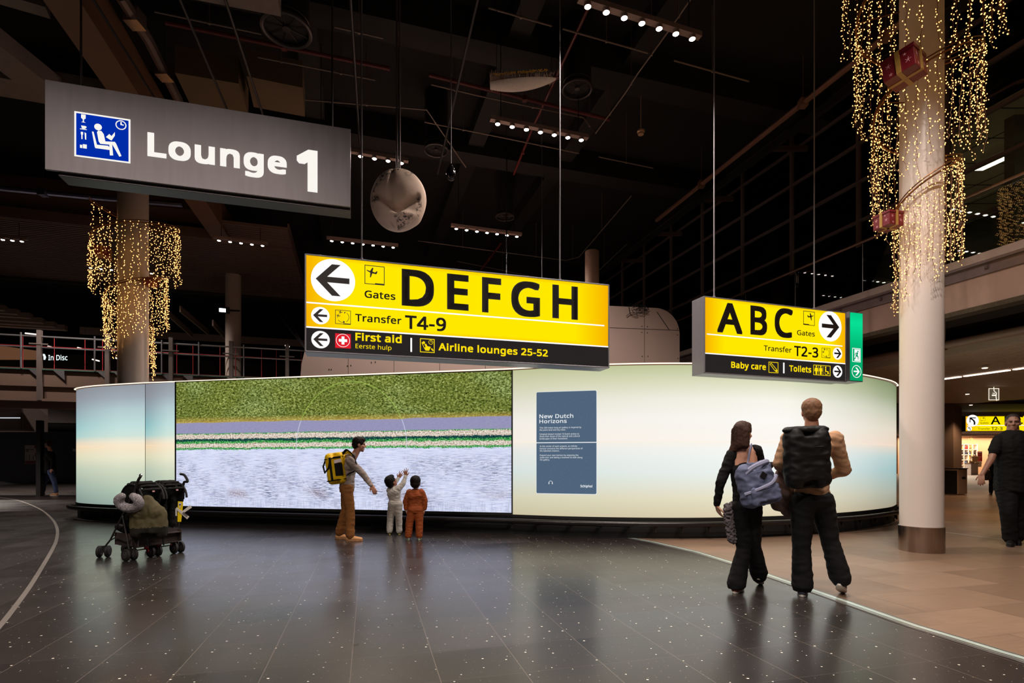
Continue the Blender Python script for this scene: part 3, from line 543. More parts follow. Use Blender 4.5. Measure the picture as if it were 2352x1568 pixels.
PLANE = [(.0, .62), (.03, .66), (.25, .58), (.42, .86), (.5, .84), (.44, .56), (.62, .5), (.74, .62), (.8, .6), (.76, .44), (.7, .38), (.42, .42), (.32, .1), (.25, .1), (.27, .46), (.08, .56)]
def face_quad(PL, name, m, parent, u0, v0, u1, v1, w):
    me = bpy.data.meshes.new(name); org = ORG[parent.name]
    me.from_pydata([tuple(PL.pt(a, b, w)-org) for a, b in ((u0, v0), (u1, v0), (u1, v1), (u0, v1))], [], [(0, 1, 2, 3)]); me.materials.append(m)
    ul = me.uv_layers.new(name='UVMap')
    for li, c in enumerate(((0, 0), (1, 0), (1, 1), (0, 1))): ul.data[li].uv = c
    return finish(bpy.data.objects.new(name, me), None, parent)
def arrow_disc(PL, parent, px, py, r, mirror=1, rot=0, w=.006):
    u, v = PL.inv(px, py); mb = MB(); PL.disc(mb, u, v, r, w); d = mb.build('arrow_disc', SWHITE, parent)
    c, s = math.cos(R(rot)), math.sin(R(rot)); mb = MB(); PL.poly(mb, [(u+mirror*r*.98*(a*c-b*s), v+r*.98*(a*s+b*c)) for a, b in ARROW], w+.003, .001); mb.build('arrow', SBLK, d)
def picto(PL, mb, x0, y0, x1, y1, kind, w=.006, bar=1):
    u0, v1 = PL.inv(x0, y0); _, v0 = PL.inv(x0, y1); u1, _ = PL.inv(x1, y0); W, H = u1-u0, v1-v0; t_ = H*.035
    PL.frame(mb, u0, v0, u1, v1, t_ if kind not in ('lounge', 'baby', 'wc') else H*.05, w, .002)
    def pl(pts, x=0, y=0, s=1, fl=False): PL.poly(mb, [(u0+W*(x+s*((1-a) if fl else a)), v0+H*(y+s*b)) for a, b in pts], w, .002)
    if kind == 'plane':
        pl(PLANE, .1 if bar > 0 else .22, .3, .68, bar < 0)
        if bar > 0: PL.rect(mb, u0+W*.52, v0, u1, v0+H*.08, w, .003)
        else: PL.rect(mb, u0, v0, u0+W*.5, v0+H*.08, w, .003)
    if kind == 'transfer':
        pl(PLANE, .2, .68, .33); pl(PLANE, .06, .42, .33); PL.rect(mb, u0+W*.52, v0, u1, v0+H*.07, w, .003)
        PL.ring(mb, u0+W*.5, v0+H*.52, W*.36, W*.39, w, -55, 50); PL.ring(mb, u0+W*.5, v0+H*.52, W*.36, W*.39, w, 215, 275)
        pl([(.56, .86), (.68, .9), (.6, .76)]); pl([(.5, .26), (.64, .17), (.52, .08)])
    if kind == 'lounge':
        PL.disc(mb, u0+W*.25, v0+H*.7, W*.09, w); pl([(.1, .7), (.38, .14), (.62, .14), (.74, .42), (.5, .46), (.42, .62), (.3, .6), (.38, .4), (.28, .3), (.14, .72)])
        pl([(.74, .28), (.88, .12), (.94, .18), (.82, .34)]); PL.ring(mb, u0+W*.74, v0+H*.76, W*.13, W*.16, w); pl([(.73, .76), (.73, .87), (.76, .87), (.76, .78), (.82, .78), (.82, .75)])
    if kind == 'baby':
        for a, b in (((.14, .78), (.26, .88)), ((.26, .88), (.82, .34)), ((.14, .78), (.66, .2))): 
            d = Vector((b[0]-a[0], b[1]-a[1])).normalized()*.025; pl([(a[0]-d.y, a[1]+d.x), (b[0]-d.y, b[1]+d.x), (b[0]+d.y, b[1]-d.x), (a[0]+d.y, a[1]-d.x)])
        pl([(.66, .2), (.72, .12), (.88, .1), (.9, .26), (.82, .34)])
    if kind == 'wc':
        for cx in (.17, .43):
            PL.disc(mb, u0+W*cx, v0+H*.84, H*.09, w, seg=16)
            if cx < .3: pl([(cx-.08, .72), (cx+.08, .72), (cx+.11, .38), (cx+.05, .38), (cx+.04, .08), (cx-.04, .08), (cx-.05, .38), (cx-.11, .38)])
            else: pl([(cx-.08, .72), (cx+.08, .72), (cx+.09, .4), (cx+.05, .4), (cx+.05, .08), (cx-.05, .08), (cx-.05, .4), (cx-.09, .4)])
        for cx in (.3, .56): pl([(cx-.006, .06), (cx+.006, .06), (cx+.006, .94), (cx-.006, .94)])
        PL.disc(mb, u0+W*.72, v0+H*.82, H*.08, w, seg=16); PL.ring(mb, u0+W*.76, v0+H*.28, H*.15, H*.2, w, -200, 70); pl([(.69, .72), (.74, .72), (.75, .45), (.88, .45), (.9, .22), (.94, .22), (.94, .18), (.86, .18), (.84, .38), (.69, .38)])
    return u0, v0, u1, v1
def hang_rods(parent, PL, pxs, vtop, r=.012, m=None, ztop=9.55, w=-.12):
    for px in pxs:
        u, _ = PL.inv(px, 700); a = PL.pt(u, vtop, w); mb = MB(); mb.tube([a, Vector((a.x, a.y, ztop))], r, 8); mb.tube([a, a+Vector((0, 0, .06))], r*1.8, 8); o = mb.build('hanging_rod', m or mat('rod_grey', (120, 116, 120), .55, .2), parent, smooth=True)
def big_sign(name, label, corners, depth, yell, split):
    (tl, bl, tr, br, Yl, Yr) = corners
    A = P(bl[0], bl[1], Yl); B = P(br[0], br[1], Yr); PL = Plane((A.x, A.y, 0), (B.x, B.y, 0)); L = PL.L; zb, zt = A.z, P(tl[0], tl[1], Yl).z
    o = thing(name, label, 'sign', PL.pt(L/2, zb, -depth/2)); mb = MB()
    mb.obox(PL.pt(0, zb, -depth), PL.U*L, PL.V*(zt-zb), PL.N*depth); b = .018
    for x_ in (PL.rect(mb, 0, zb, L, zb+b, 0, .012), PL.rect(mb, 0, zt-b, L, zt, 0, .012), PL.rect(mb, 0, zb, b, zt, 0, .012), PL.rect(mb, L-b, zb, L, zt, 0, .012)): pass
    PL.rect(mb, .0, zb+.0, L, zb+.03, -depth*.5, .01)
    mb.build('case', CASE, o, bevel=.004); zs = zb+(zt-zb)*split
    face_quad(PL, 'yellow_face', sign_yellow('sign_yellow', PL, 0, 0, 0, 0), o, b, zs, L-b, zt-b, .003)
    if split > .05: face_quad(PL, 'black_face', SDARK, o, b, zb+b, L-b, zs, .003)
    return o, PL, L, zb, zt, zs, b
S1, P1, L1, zb1, zt1, zs1, b1 = big_sign('gates_sign', 'large yellow lit hanging sign reading DEFGH with black arrow pointing left', ((698, 582), (700, 808), (1398, 655), (1399, 845), 6.6, 7.78), .3, True, .255)
k1 = lambda x: 680+x/5.2275; k2 = lambda x: 1050+x/5.2275; ky = lambda y: 560+y/5.2275
mb = MB()
for s, xl, xr, yb, yt in (('D', k1(1268), k1(1655), 740, 298), ('E', k1(1812), k1(2070), 785, 355), ('F', k2(297), k2(527), 820, 397), ('G', k2(648), k2(993), 856, 437), ('H', k2(1141), k2(1447), 890, 487)):
    P1.text(mb, s, xl, xr, ky(yb), ky(yt), .007, .045)
mb.build('gate_letters', SBLK, S1); mb = MB(); P1.text(mb, 'Gates', k1(823), k1(1192), ky(645), ky(558), .007, .028)
mb.build('black_lettering', SBLK, S1); mb = MB(); P1.text(mb, 'Transfer', k1(710), k1(1265), ky(928), ky(840), .007, .028); P1.text(mb, 'T4-9', k1(1308), k1(1800), ky(1018), ky(856), .007, .035)
mb.build('black_lettering', SBLK, S1); mb = MB(); picto(P1, mb, k1(822), ky(252), k1(1062), ky(480), 'plane'); picto(P1, mb, k1(470), ky(790), k1(657), ky(960), 'transfer'); mb.build('pictogram', SBLK, S1)
mb = MB(); P1.text(mb, 'First aid', k1(712), k1(1268), ky(1160), ky(1066), .007, .045); mb.build('yellow_lettering', SYEL, S1); mb = MB(); P1.text(mb, 'Eerste hulp', k1(714), k1(1145), ky(1251), ky(1198), .007, .005)
mb.build('yellow_lettering', SYEL, S1); mb = MB(); P1.text(mb, 'Airline lounges 25-52', k1(1710), k2(1087), ky(1278), ky(1190), .007, .04); mb.build('yellow_lettering', SYEL, S1); mb = MB(); picto(P1, mb, k1(1488), ky(1133), k1(1662), ky(1300), 'lounge'); mb.build('lounge_pictogram', SYEL, S1)
mb = MB(); u0, va = P1.inv(703, 694.3); u1, _ = P1.inv(1387.6, 748); P1.rect(mb, u0, va-.009, u1, va+.009, .005); P1.rect(mb, b1, zs1-.009, L1-b1, zs1+.009, .005); P1.rectpx(mb, 942.5, 776, 946.3, 808, .006); mb.build('white_lines', SWHITE, S1)
arrow_disc(P1, S1, 765.5, 643.6, .263); arrow_disc(P1, S1, 735.9, 724.9, .108); arrow_disc(P1, S1, 736.4, 780, .108)
mb = MB(); P1.rectpx(mb, 769.9, 765.3, 805.7, 798.5, .005); fa = mb.build('first_aid_symbol', SRED, S1)
mb = MB(); u, v = P1.inv(787.8, 782); h_ = .09; P1.ring(mb, u, v, .077, .083, .009); P1.rect(mb, u-.05, v-.017, u+.05, v+.017, .008); P1.rect(mb, u-.017, v-.05, u+.017, v+.05, .0085); mb.build('white_cross', SWHITE, fa)
hang_rods(S1, P1, (831, 1293), zt1, .011)
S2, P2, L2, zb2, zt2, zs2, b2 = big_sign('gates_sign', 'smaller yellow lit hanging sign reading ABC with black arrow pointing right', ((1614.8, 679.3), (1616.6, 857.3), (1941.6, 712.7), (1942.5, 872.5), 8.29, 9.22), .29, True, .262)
j = lambda x: 1580+x/5.6; jy = lambda y: 660+y/5.6
mb = MB()
for s, xl, xr, yb, yt in (('A', 373, 697, 575, 186), ('B', 800, 1015, 605, 230), ('C', 1112, 1345, 632, 258)): P2.text(mb, s, j(xl), j(xr), jy(yb), jy(yt), .007, .04)
P2.text(mb, 'Gates', j(1400), j(1628), jy(611), jy(547), .007, .02); P2.text(mb, 'Transfer', j(972), j(1330), jy(812), jy(744), .007, .02); P2.text(mb, 'T2-3', j(1362), j(1672), jy(880), jy(750), .007, .03)
picto(P2, mb, j(1480), jy(300), j(1627), jy(480), 'plane', bar=-1); picto(P2, mb, j(1716), jy(775), j(1825), jy(903), 'transfer'); mb.build('black_lettering', SBLK, S2)
mb = MB(); P2.text(mb, 'Baby care', j(553), j(1000), jy(1033), jy(953), .007, .04); mb.build('yellow_lettering', SYEL, S2); mb = MB(); P2.text(mb, 'Toilets', j(1300), j(1582), jy(1078), jy(1000), .007, .04); mb.build('yellow_lettering', SYEL, S2); mb = MB(); picto(P2, mb, j(1035), jy(955), j(1158), jy(1095), 'baby'); mb.build('baby_care_pictogram', SYEL, S2); mb = MB(); picto(P2, mb, j(1610), jy(993), j(1828), jy(1125), 'wc'); mb.build('toilet_pictogram', SYEL, S2)
mb = MB(); u0, va = P2.inv(1623.2, 767); u1, _ = P2.inv(1934, 792); P2.rect(mb, u0, va-.009, u1, va+.009, .005); P2.rect(mb, b2, zs2-.009, L2-b2, zs2+.009, .005); P2.rectpx(mb, 1798, 832.7, 1801, 857, .006); mb.build('white_lines', SWHITE, S2)
arrow_disc(P2, S2, 1906, 749.6, .255, -1); arrow_disc(P2, S2, 1922.9, 811.8, .104, -1); arrow_disc(P2, S2, 1923, 853.2, .104, -1)
hang_rods(S2, P2, (1652, 1884), zt2, .012)
# green exit light box
ea, eb = P2.inv(1951, 800)[0], P2.inv(1982, 800)[0]; zt3, zb3 = P2.inv(1951, 715)[1], P2.inv(1951, 875)[1]
S3 = thing('exit_sign', 'tall narrow green lit exit sign with running figure and arrow beside the ABC sign', 'sign', P2.pt((ea+eb)/2, zb3, -.15))
mb = MB(); mb.obox(P2.pt(ea, zb3, -.3), P2.U*(eb-ea), P2.V*(zt3-zb3), P2.N*.3); mb.obox(P2.pt(L2, zb3+.05, -.2), P2.U*(ea-L2), P2.V*.1, P2.N*.1); mb.obox(P2.pt(L2, zt3-.15, -.2), P2.U*(ea-L2), P2.V*.1, P2.N*.1); mb.build('case', CASE, S3, bevel=.004)
t = NT('exit_green'); x, y, z = t.xyz(t.uv()); EG = t.emit(t.mix(t.ramp(y, [(0, 0), (.5, .3), (.85, 1), (1, .6)]), srgb(0, 160, 98), srgb(8, 224, 150)), 1.0)
face_quad(P2, 'green_face', EG, S3, ea+.012, zb3+.014, eb-.012, zt3-.014, .004)
mb = MB(); ux, vx = P2.inv(1966.3, 815.5); P2.frame(mb, ux-.095, vx-.12, ux+.095, vx+.12, .01, .006); P2.rect(mb, ux-.045, vx-.1, ux+.075, vx+.1, .006); u4, v4 = P2.inv(1966.7, 853); P2.ring(mb, u4, v4, .098, .11, .006)
P2.poly(mb, [(u4-.09*a, v4+.09*b) for a, b in ARROW], .006); mb.build('white_symbol', SWHITE, S3)
mb = MB(); P2.disc(mb, ux+.03, vx+.065, .014, .009, seg=12); P2.poly(mb, [(ux+a, vx+b) for a, b in ((.02, .05), (.035, .04), (.02, .0), (.045, -.03), (.04, -.08), (.03, -.08), (.028, -.035), (-.01, -.02), (-.03, -.07), (-.075, -.075), (-.075, -.06), (-.04, -.055), (-.015, .0), (0, .03), (-.025, .02), (-.035, -.01), (-.045, -.005), (-.03, .035))], .009); mb.build('running_figure', glow('exit_dark', (0, 150, 95), 1), S3)
# Lounge sign
A = P(103, 388, 5.5); B = P(805, 490, 6.33); P3 = Plane((A.x, A.y, 0), (B.x, B.y, 0)); L3 = P3.L; zb, zt = A.z, P(103, 182, 5.5).z
S4 = thing('lounge_sign', 'long grey metal hanging sign with white lit letters reading Lounge 1 and blue symbol', 'sign', P3.pt(L3/2, zb, -.1))
t = NT('brushed_sign_metal'); o_ = t.obj(); stain = t.noise(t.vm('MULTIPLY', o_, (6, 6, .5)), 1.2, 4); LM = t.bsdf(t.mix(stain, srgb(112, 104, 106), srgb(158, 150, 154)), t.m('ADD', .38, t.m('MULTIPLY', stain, .2)), .25, bump=t.noise(o_, 90, 3), bstr=.05, bdist=.002)
mb = MB(); mb.obox(P3.pt(0, zb, -.03), P3.U*L3, P3.V*(zt-zb), P3.N*.03); mb.build('front_plate', LM, S4, bevel=.003)
mb = MB(); mb.obox(P3.pt(.1, zb-.035, -.24), P3.U*(L3-.1), P3.V*(zt-zb), P3.N*.205); mb.build('case', mat('lounge_case', (70, 64, 66), .4, .5), S4, bevel=.003)
q = lambda x: 100+x/3.2667; qy = lambda y: 180+y/3.2667
CREAM = glow('letter_cream', (250, 246, 238), 1.0); mb = MB(); P3.text(mb, 'Lounge', q(780), q(1825), qy(583), qy(403), .003, .055); P3.text(mb, '1', q(1898), q(2056), qy(838), qy(522), .003, .055); mb.build('lettering', CREAM, S4)
u0, v1 = P3.inv(q(233), qy(247)); _, v0 = P3.inv(q(233), qy(585)); u1, _ = P3.inv(q(653), qy(400)); W, H = u1-u0, v1-v0
mb = MB(); P3.rect(mb, u0+.012, v0+.012, u1-.012, v1-.012, .003); pf = mb.build('symbol_panel', glow('lounge_blue', (0, 44, 168), 1), S4)
mb = MB(); P3.frame(mb, u0, v0, u1, v1, .016, .004)
def pl(pts): P3.poly(mb, [(u0+W*a, v0+H*b) for a, b in pts], .007, .001)
P3.disc(mb, u0+W*.42, v0+H*.72, W*.068, .007); pl([(.31, .6), (.34, .6), (.40, .32), (.60, .33), (.64, .28), (.62, .24), (.37, .24), (.36, .27)])
pl([(.40, .60), (.42, .64), (.48, .64), (.52, .58), (.55, .42), (.72, .44), (.745, .40), (.84, .14), (.80, .12), (.67, .38), (.69, .13), (.63, .12), (.62, .36), (.46, .35), (.43, .40)])
pl([(.56, .52), (.62, .60), (.66, .56), (.72, .66), (.72, .58), (.66, .46), (.62, .48)]); P3.ring(mb, u0+W*.83, v0+H*.84, W*.08, W*.1, .007); pl([(.82, .84), (.82, .91), (.845, .91), (.845, .86), (.88, .86), (.88, .835)])
pl([(.12, .95), (.2, .95), (.2, .87), (.17, .84), (.17, .79), (.2, .775), (.12, .775), (.15, .79), (.15, .84), (.12, .87)]); pl([(.1, .63), (.22, .63), (.22, .615), (.1, .615)]); pl([(.12, .7), (.2, .7), (.22, .68), (.2, .65), (.185, .635), (.135, .635)])
pl([(.115, .56), (.155, .56), (.155, .51), (.145, .49), (.145, .4), (.125, .4), (.125, .49), (.115, .51)]); pl([(.18, .56), (.21, .54), (.21, .4), (.19, .4)]); pl([(.1, .27), (.14, .27), (.14, .2), (.1, .2)]); pl([(.15, .29), (.22, .29), (.22, .2), (.15, .2)])
mb.build('white_symbol', CREAM, pf); hang_rods(S4, P3, (172, 762), zt-.035, .011, DGREY, w=-.13)
# far yellow sign beneath the right soffit
PF = Plane(XY(2217, 24.7), XY(2470, 24.4)); zt, zb = PF.inv(2217.4, 955)[1], PF.inv(2217.4, 990.5)[1]
S5 = thing('gates_sign', 'distant yellow sign with white curved arrow disc reading ABC hanging in the shopping passage', 'sign', PF.pt(2, zb, -.1))
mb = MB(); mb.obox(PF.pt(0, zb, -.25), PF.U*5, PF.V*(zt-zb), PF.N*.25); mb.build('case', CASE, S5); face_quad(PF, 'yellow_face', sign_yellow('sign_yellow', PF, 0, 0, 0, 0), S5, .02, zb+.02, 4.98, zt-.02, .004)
f_ = lambda x: 2150+x/6.817; fy = lambda y: 920+y/6.817; mb = MB()
for s, xl, xr, yb, yt, b in (('A', 855, 1005, 370, 246, .02), ('B', 1070, 1180, 366, 243, .02), ('C', 1255, 1362, 362, 239, .02), ('Gates', 692, 820, 362, 332, .01), ('Transfer', 655, 845, 455, 424, .01), ('T2-3', 862, 1038, 460, 412, .02)): PF.text(mb, s, f_(xl), f_(xr), fy(yb), fy(yt), .008, b)
picto(PF, mb, f_(695), fy(248), f_(770), fy(312), 'plane', bar=-1); mb.build('black_lettering', SBLK, S5)
mb = MB(); PF.rectpx(mb, f_(485), fy(384), 2440, fy(394), .006); mb.build('white_lines', SWHITE, S5)
for cx, cy, r in ((570, 312, .27), (520, 436, .11)):
    u, v = PF.inv(f_(cx), fy(cy)); mb = MB(); PF.disc(mb, u, v, r, .008); d = mb.build('arrow_disc', SWHITE, S5); mb = MB()
    PF.poly(mb, [(u+r*a, v+r*b) for a, b in ((-.5, .55), (.5, .55), (.5, .4), (-.12, .4), (.3, .05), (.45, -.3), (.4, -.7), (.15, -.7), (.18, -.3), (.02, .0), (-.36, .25), (-.36, -.3), (-.5, -.3))], .011, .001); mb.build('arrow', SBLK, d)
for x_ in (.5, 2.5, 4.5): mb = MB(); mb.tube([PF.pt(x_, zt, -.12), PF.pt(x_, 3.48, -.12)], .015, 6); mb.build('hanging_rod', BLACK, S5)
# ---------------------------------------------------------------- ceiling
ZC = 9.6; random.seed(4)
PQ = lambda p, q, z: U1*p+D1*q+Vector((0, 0, z))
mb = MB(); mb.obox((-60, -12, ZC), (130, 0, 0), (0, 110, 0), (0, 0, .1)); mb.build('ceiling', mat('black_ceiling', (16, 13, 13), .95), kind='structure')
def slab_px(name, pts, Z, h, m, kind='structure', **kw):
    mb = MB(); vs = [PZ(x, y, Z) for x, y in pts]; n = len(vs); up = [v+Vector((0, 0, h)) for v in vs]
    mb.add(vs+up, [tuple(range(n)), tuple(range(n, 2*n))]+[(i, (i+1) % n, n+(i+1) % n, n+i) for i in range(n)]); return mb.build(name, m, kind=kind, **kw)
SLAT = mat('ceiling_slat', (104, 80, 70), .6)
mb = MB()
for k in range(37): q = 18.3+k*.15; mb.obox(PQ(-24, q, 8), U1*(22.25-.0), D1*.07, Vector((0, 0, .09)))
for k in range(10): q = 16.9+k*.15; mb.obox(PQ(-3.61, q, 8), U1*1.86, D1*.07, Vector((0, 0, .09)))
mb.obox(PQ(-24, 18.2, 8), U1*20.4, D1*.05, Vector((0, 0, .3))); mb.obox(PQ(-1.8, 16.9, 8), U1*.05, D1*6.9, Vector((0, 0, .2))); mb.obox(PQ(-24, 23.85, 7.98), U1*22.25, D1*.05, Vector((0, 0, .25)))
mb.build('ceiling', SLAT, kind='structure')
mb = MB(); mb.obox(PQ(-24, 24, 7.9), U1*22, D1*.1, Vector((0, 0, .8))); mb.build('ceiling', mat('raft_edge', (40, 32, 30), .8), kind='structure')
# girders across and along the hall
for q in (5.0, 9.6, 13.2, 21.0, 25.0): mb = MB(); mb.obox(PQ(-12, q, 9.0), U1*24, D1*.55, Vector((0, 0, .6))); mb.build('ceiling_beam', DARKB, kind='structure')
for p_ in (-1.0, 2.8, 5.2): mb = MB(); mb.obox(PQ(p_, 2, 9.2), U1*.4, D1*26, Vector((0, 0, .38))); mb.build('ceiling_beam', DARKB, kind='structure')
def px_box(name, a, b, Z, wid, h, m, label, cat, kind=None, group=None, ext=(0, 0)):
    A, B = PZ(a[0], a[1], Z), PZ(b[0], b[1], Z); d = (B-A).normalized(); A = A-d*ext[0]; B = B+d*ext[1]; s = Vector((-d.y, d.x, 0)); mb = MB(); mb.obox(A-s*wid/2, B-A, s*wid, Vector((0, 0, h))); o = mb.build(name, m, kind=kind)
    if label: tag(o, label, cat, group)
    return o
px_box('ceiling_beam', (140, 0), (455, 470), 7.9, .5, .75, BROWN, None, None, 'structure', ext=(1.5, 2.6))
px_box('ceiling_beam', (-60, 90), (105, 215), 8.0, .55, .3, CONC, None, None, 'structure', ext=(1, .6))
px_box('ceiling_beam', (-60, 190), (260, 245), 8.1, .6, .3, CONC, None, None, 'structure', ext=(2, 0))
px_box('ceiling_beam', (380, -42), (640, 10), 8.0, .45, .3, CONC, None, None, 'structure', ext=(.3, 0))
px_box('ceiling_beam', (-80, -25), (110, 30), 8.3, .25, .3, CONC, None, None, 'structure')
for a, b in (((420, 205), (560, 228)), ((575, 212), (698, 236))): px_box('ceiling_beam', a, b, 8.3, .9, .5, mat('tan_board', (104, 84, 58), .8), None, None, 'structure')
px_box('ceiling_beam', (-40, 455), (460, 500), 8.55, 1.0, .5, mat('brown_board', (74, 46, 32), .85), None, None, 'structure', ext=(3, 0))
def line_px(name, pts, Z, r, m, label, cat, group=None, lift=True):
    mb = MB(); vs = [PZ(x, y, Z) for x, y in pts]; mb.tube(vs, r, 8)
    if lift:
        for i in range(len(vs)-1):
            L = (vs[i+1]-vs[i]).length; n = max(1, int(L/2.5))
            for k_ in range(n): c = vs[i].lerp(vs[i+1], (k_+.5)/n); mb.tube([c, Vector((c.x, c.y, ZC))], .006, 4); mb.box(c, (r*2.6,)*3)
    o = mb.build(name, m, smooth=True); return tag(o, label, cat, group)
DRED = mat('sprinkler_red', (92, 24, 20), .5)
line_px('sprinkler_pipe', [(380, 52), (895, 158)], 8.5, .035, DRED, 'dark red sprinkler pipe crossing under the round vent above Lounge sign', 'pipe', 'sprinkler pipes')
line_px('sprinkler_pipe', [(985, 172), (1400, 275)], 8.5, .035, DRED, 'dark red sprinkler pipe just below the feathered boat ornament', 'pipe', 'sprinkler pipes')
line_px('sprinkler_pipe', [(1350, 20), (1225, 290), (1180, 400)], 8.7, .03, DRED, 'dark red pipe running down the ceiling beside topmost spotlight bar', 'pipe', 'sprinkler pipes')
line_px('sprinkler_pipe', [(1150, 560), (1058, 680)], 8.3, .03, DRED, 'dark red pipe seen just above the DEFGH sign', 'pipe', 'sprinkler pipes')
for i, (pts, l) in enumerate((([(355, 27), (600, 78)], 'thin pale conduit left of the large round vent'), ([(592, 131), (700, 152), (862, 184)], 'thin pale conduit above right end of Lounge sign'), ([(768, 62), (880, 88)], 'short pale conduit right of the large round vent'),
    ([(990, 194), (1100, 220), (1340, 270), (1368, 306), (1436, 214), (1464, 170), (1532, 76), (1588, -4)], 'long bent pale conduit around the small round vent'), ([(1122, 18), (1268, 60)], 'short brown conduit near top edge above the boat ornament'), ([(1292, 66), (1488, 122)], 'brown conduit below the topmost spotlight bar'),
    ([(1548, 139), (1720, 187)], 'brown conduit right of topmost spotlight bar'), ([(975, 280), (1150, 315), (1330, 352)], 'faint brown conduit under the second spotlight bar'), ([(1375, 360), (1500, 386)], 'faint brown conduit above and right of DEFGH sign'), ([(960, 553), (1160, 580), (1300, 598), (1330, 590), (1450, 450)], 'long faint conduit just above the DEFGH sign'),
    ([(1050, 600), (1250, 640)], 'faint conduit behind top edge of DEFGH sign'), ([(1345, 650), (1440, 560)], 'faint conduit behind the broken pale column'), ([(700, 229), (980, 252), (1070, 384)], 'thin cable above the beige disc'))):
    line_px('conduit', pts, 8.4, .014, CABLE, l, 'conduit', 'ceiling conduits')
line_px('ceiling_pipe', [(1508, 506), (1750, 312), (1960, 145), (2120, 10), (2200, -60)], 8.6, .06, mat('brown_pipe', (150, 112, 92), .35, .4), 'long brown pipe rising along the upper glazed wall', 'pipe')
line_px('ceiling_pipe', [(276, -10), (340, 90), (410, 230)], 8.6, .09, mat('foil_duct', (170, 150, 140), .3, .8), 'shiny foil wrapped pipe behind the top of Lounge sign', 'pipe')
line_px('ceiling_pipe', [(-20, 430), (215, 453), (420, 470)], 8.2, .07, mat('blue_steel', (150, 150, 175), .25, .9), 'shiny horizontal pipe behind top of the left fairy light curtain', 'pipe')
for i, (a, b, l) in enumerate((((212, -5), (355, 225), 'black rod left of foil pipe'), ((412, -5), (525, 260), 'black rod crossing the red pipe left of round vent'), ((516, -5), (608, 276), 'black rod beside large round vent'), ((1098, -5), (1005, 400), 'long black rod left of boat ornament'), ((805, -5), (826, 330), 'black rod beside left DEFGH hanging rod'))):
    line_px('black_rod', [a, b], 7.9, .022, BLACK, l, 'rod', 'black ceiling rods', lift=False)
for x, y0_, y1_, Y, l in ((915, 0, 385, 7.2, None),): pass
for n_, (x, y, rad, l) in enumerate(((658, 68, .37, 'large round ceiling vent with spokes above the Lounge sign'), (1326, 205, .27, 'round ceiling vent right of the feathered boat ornament'), (1160, 498, .26, 'small round ceiling vent above the DEFGH sign'), (1002, 345, .26, 'faint round ceiling vent above the hanging glass drop'))):
    c = PZ(x, y, 8.3); v_ = thing('ceiling_vent', l, 'vent', c, 'round ceiling vents'); m_ = mat('vent_metal', (62, 54, 52), .4, .4)
    mb = MB(); mb.tube([c+Vector((rad*math.cos(a), rad*math.sin(a), 0)) for a in [2*math.pi*k/32 for k in range(32)]], rad*.1, 8, closed=True); mb.tube([c+Vector((rad*.94*math.cos(a), rad*.94*math.sin(a), .12)) for a in [2*math.pi*k/32 for k in range(32)]], rad*.05, 6, closed=True); mb.build('ring', m_, v_, smooth=True)
    mb = MB(); mb.lathe(c, [(rad*.95, .04), (rad, ZC-8.3)], 32); mb.build('duct', MATTE, v_, smooth=True)
    mb = MB(); mb.disc(c+Vector((0, 0, .0)), rad*.18, (0, 0, 1), 16, .03)
    for k in range(9):
        a = 2*math.pi*k/9; mb.tube([c+Vector((0, 0, .02)), c+Vector((rad*math.cos(a), rad*math.sin(a), .03))], rad*.02, 4)
    mb.build('spokes', m_, v_)
sx = PZ(1472, 308, 8.2); mb = MB(); mb.lathe(sx, [(.02, -.02), (.06, -.01), (.06, .03), (.08, .04), (.08, .07), (.03, .09), (.006, .1), (.006, ZC-8.2)], 16); tag(mb.build('smoke_detector', mat('detector_tan', (190, 150, 110), .5), smooth=True), 'small round tan smoke detector on dark ceiling right of second spotlight bar', 'detector')
# ---------------------------------------------------------------- spotlight bars
BULB = glow('spot_bulb', (255, 240, 232), 22, sample=False)
HOUS = mat('track_housing', (150, 126, 116), .45, .3)
def spotbar(pts_, n, label, Z=7.5, watts=None, ext=.14, far=False):
    A, B = PZ(pts_[0][0], pts_[0][1], Z), PZ(pts_[1][0], pts_[1][1], Z)
    bar3(A, B, n, label, watts, ext, far)
def bar3(A, B, n, label, watts=None, ext=.14, far=False):
    d = (B-A).normalized(); s = Vector((-d.y, d.x, 0)); Z = A.z; c = (A+B)/2
    o = thing('spotlight_bar', label, 'ceiling light', (c.x, c.y, Z), 'ceiling spotlight bars')
    mb = MB(); A2, B2 = A-d*ext, B+d*ext; mb.obox(A2-s*.05+Vector((0, 0, .03)), B2-A2, s*.1, Vector((0, 0, .07))); mb.build('housing', HOUS, o)
    mb = MB()
    for q in (A2+d*.2, B2-d*.2): mb = MB(); mb.tube([q+Vector((0, 0, .1)), Vector((q.x, q.y, ZC))], .008, 5); mb.build('hanger', BLACK, o)
    for k in range(n):
        p_ = A.lerp(B, k/(n-1)); mb = MB(); mb.lathe(p_, [(.03, .05), (.05, .03), (.05, -.015), (.046, -.018)], 14); l_ = mb.build('lamp', HOUS, o, smooth=True)
        mb = MB(); mb.lathe(p_, [(.001, -.028), (.03, -.03), (.044, -.018)], 14); mb.build('bulb', BULB, l_, smooth=True)
    if watts != 0:
        for f_ in (.15, .5, .85):
            L_ = bpy.data.lights.new('spot', 'SPOT'); L_.energy = (watts or TRACK_W)*n/7; L_.color = (1, .87, .78); L_.spot_size = R(135); L_.spot_blend = .7; L_.shadow_soft_size = .05
            lo = bpy.data.objects.new('spot', L_); COL.objects.link(lo); p_ = A.lerp(B, f_)+Vector((0, 0, -.06)); lo.parent = o; lo.location = p_-Vector((c.x, c.y, Z))
spotbar(((1350, 13), (1590, 87)), 7, 'long bar of seven bright spotlights near the top edge, nearest overhead')
spotbar(((1143, 283), (1335, 320)), 7, 'bar of seven spotlights below the feathered boat ornament')
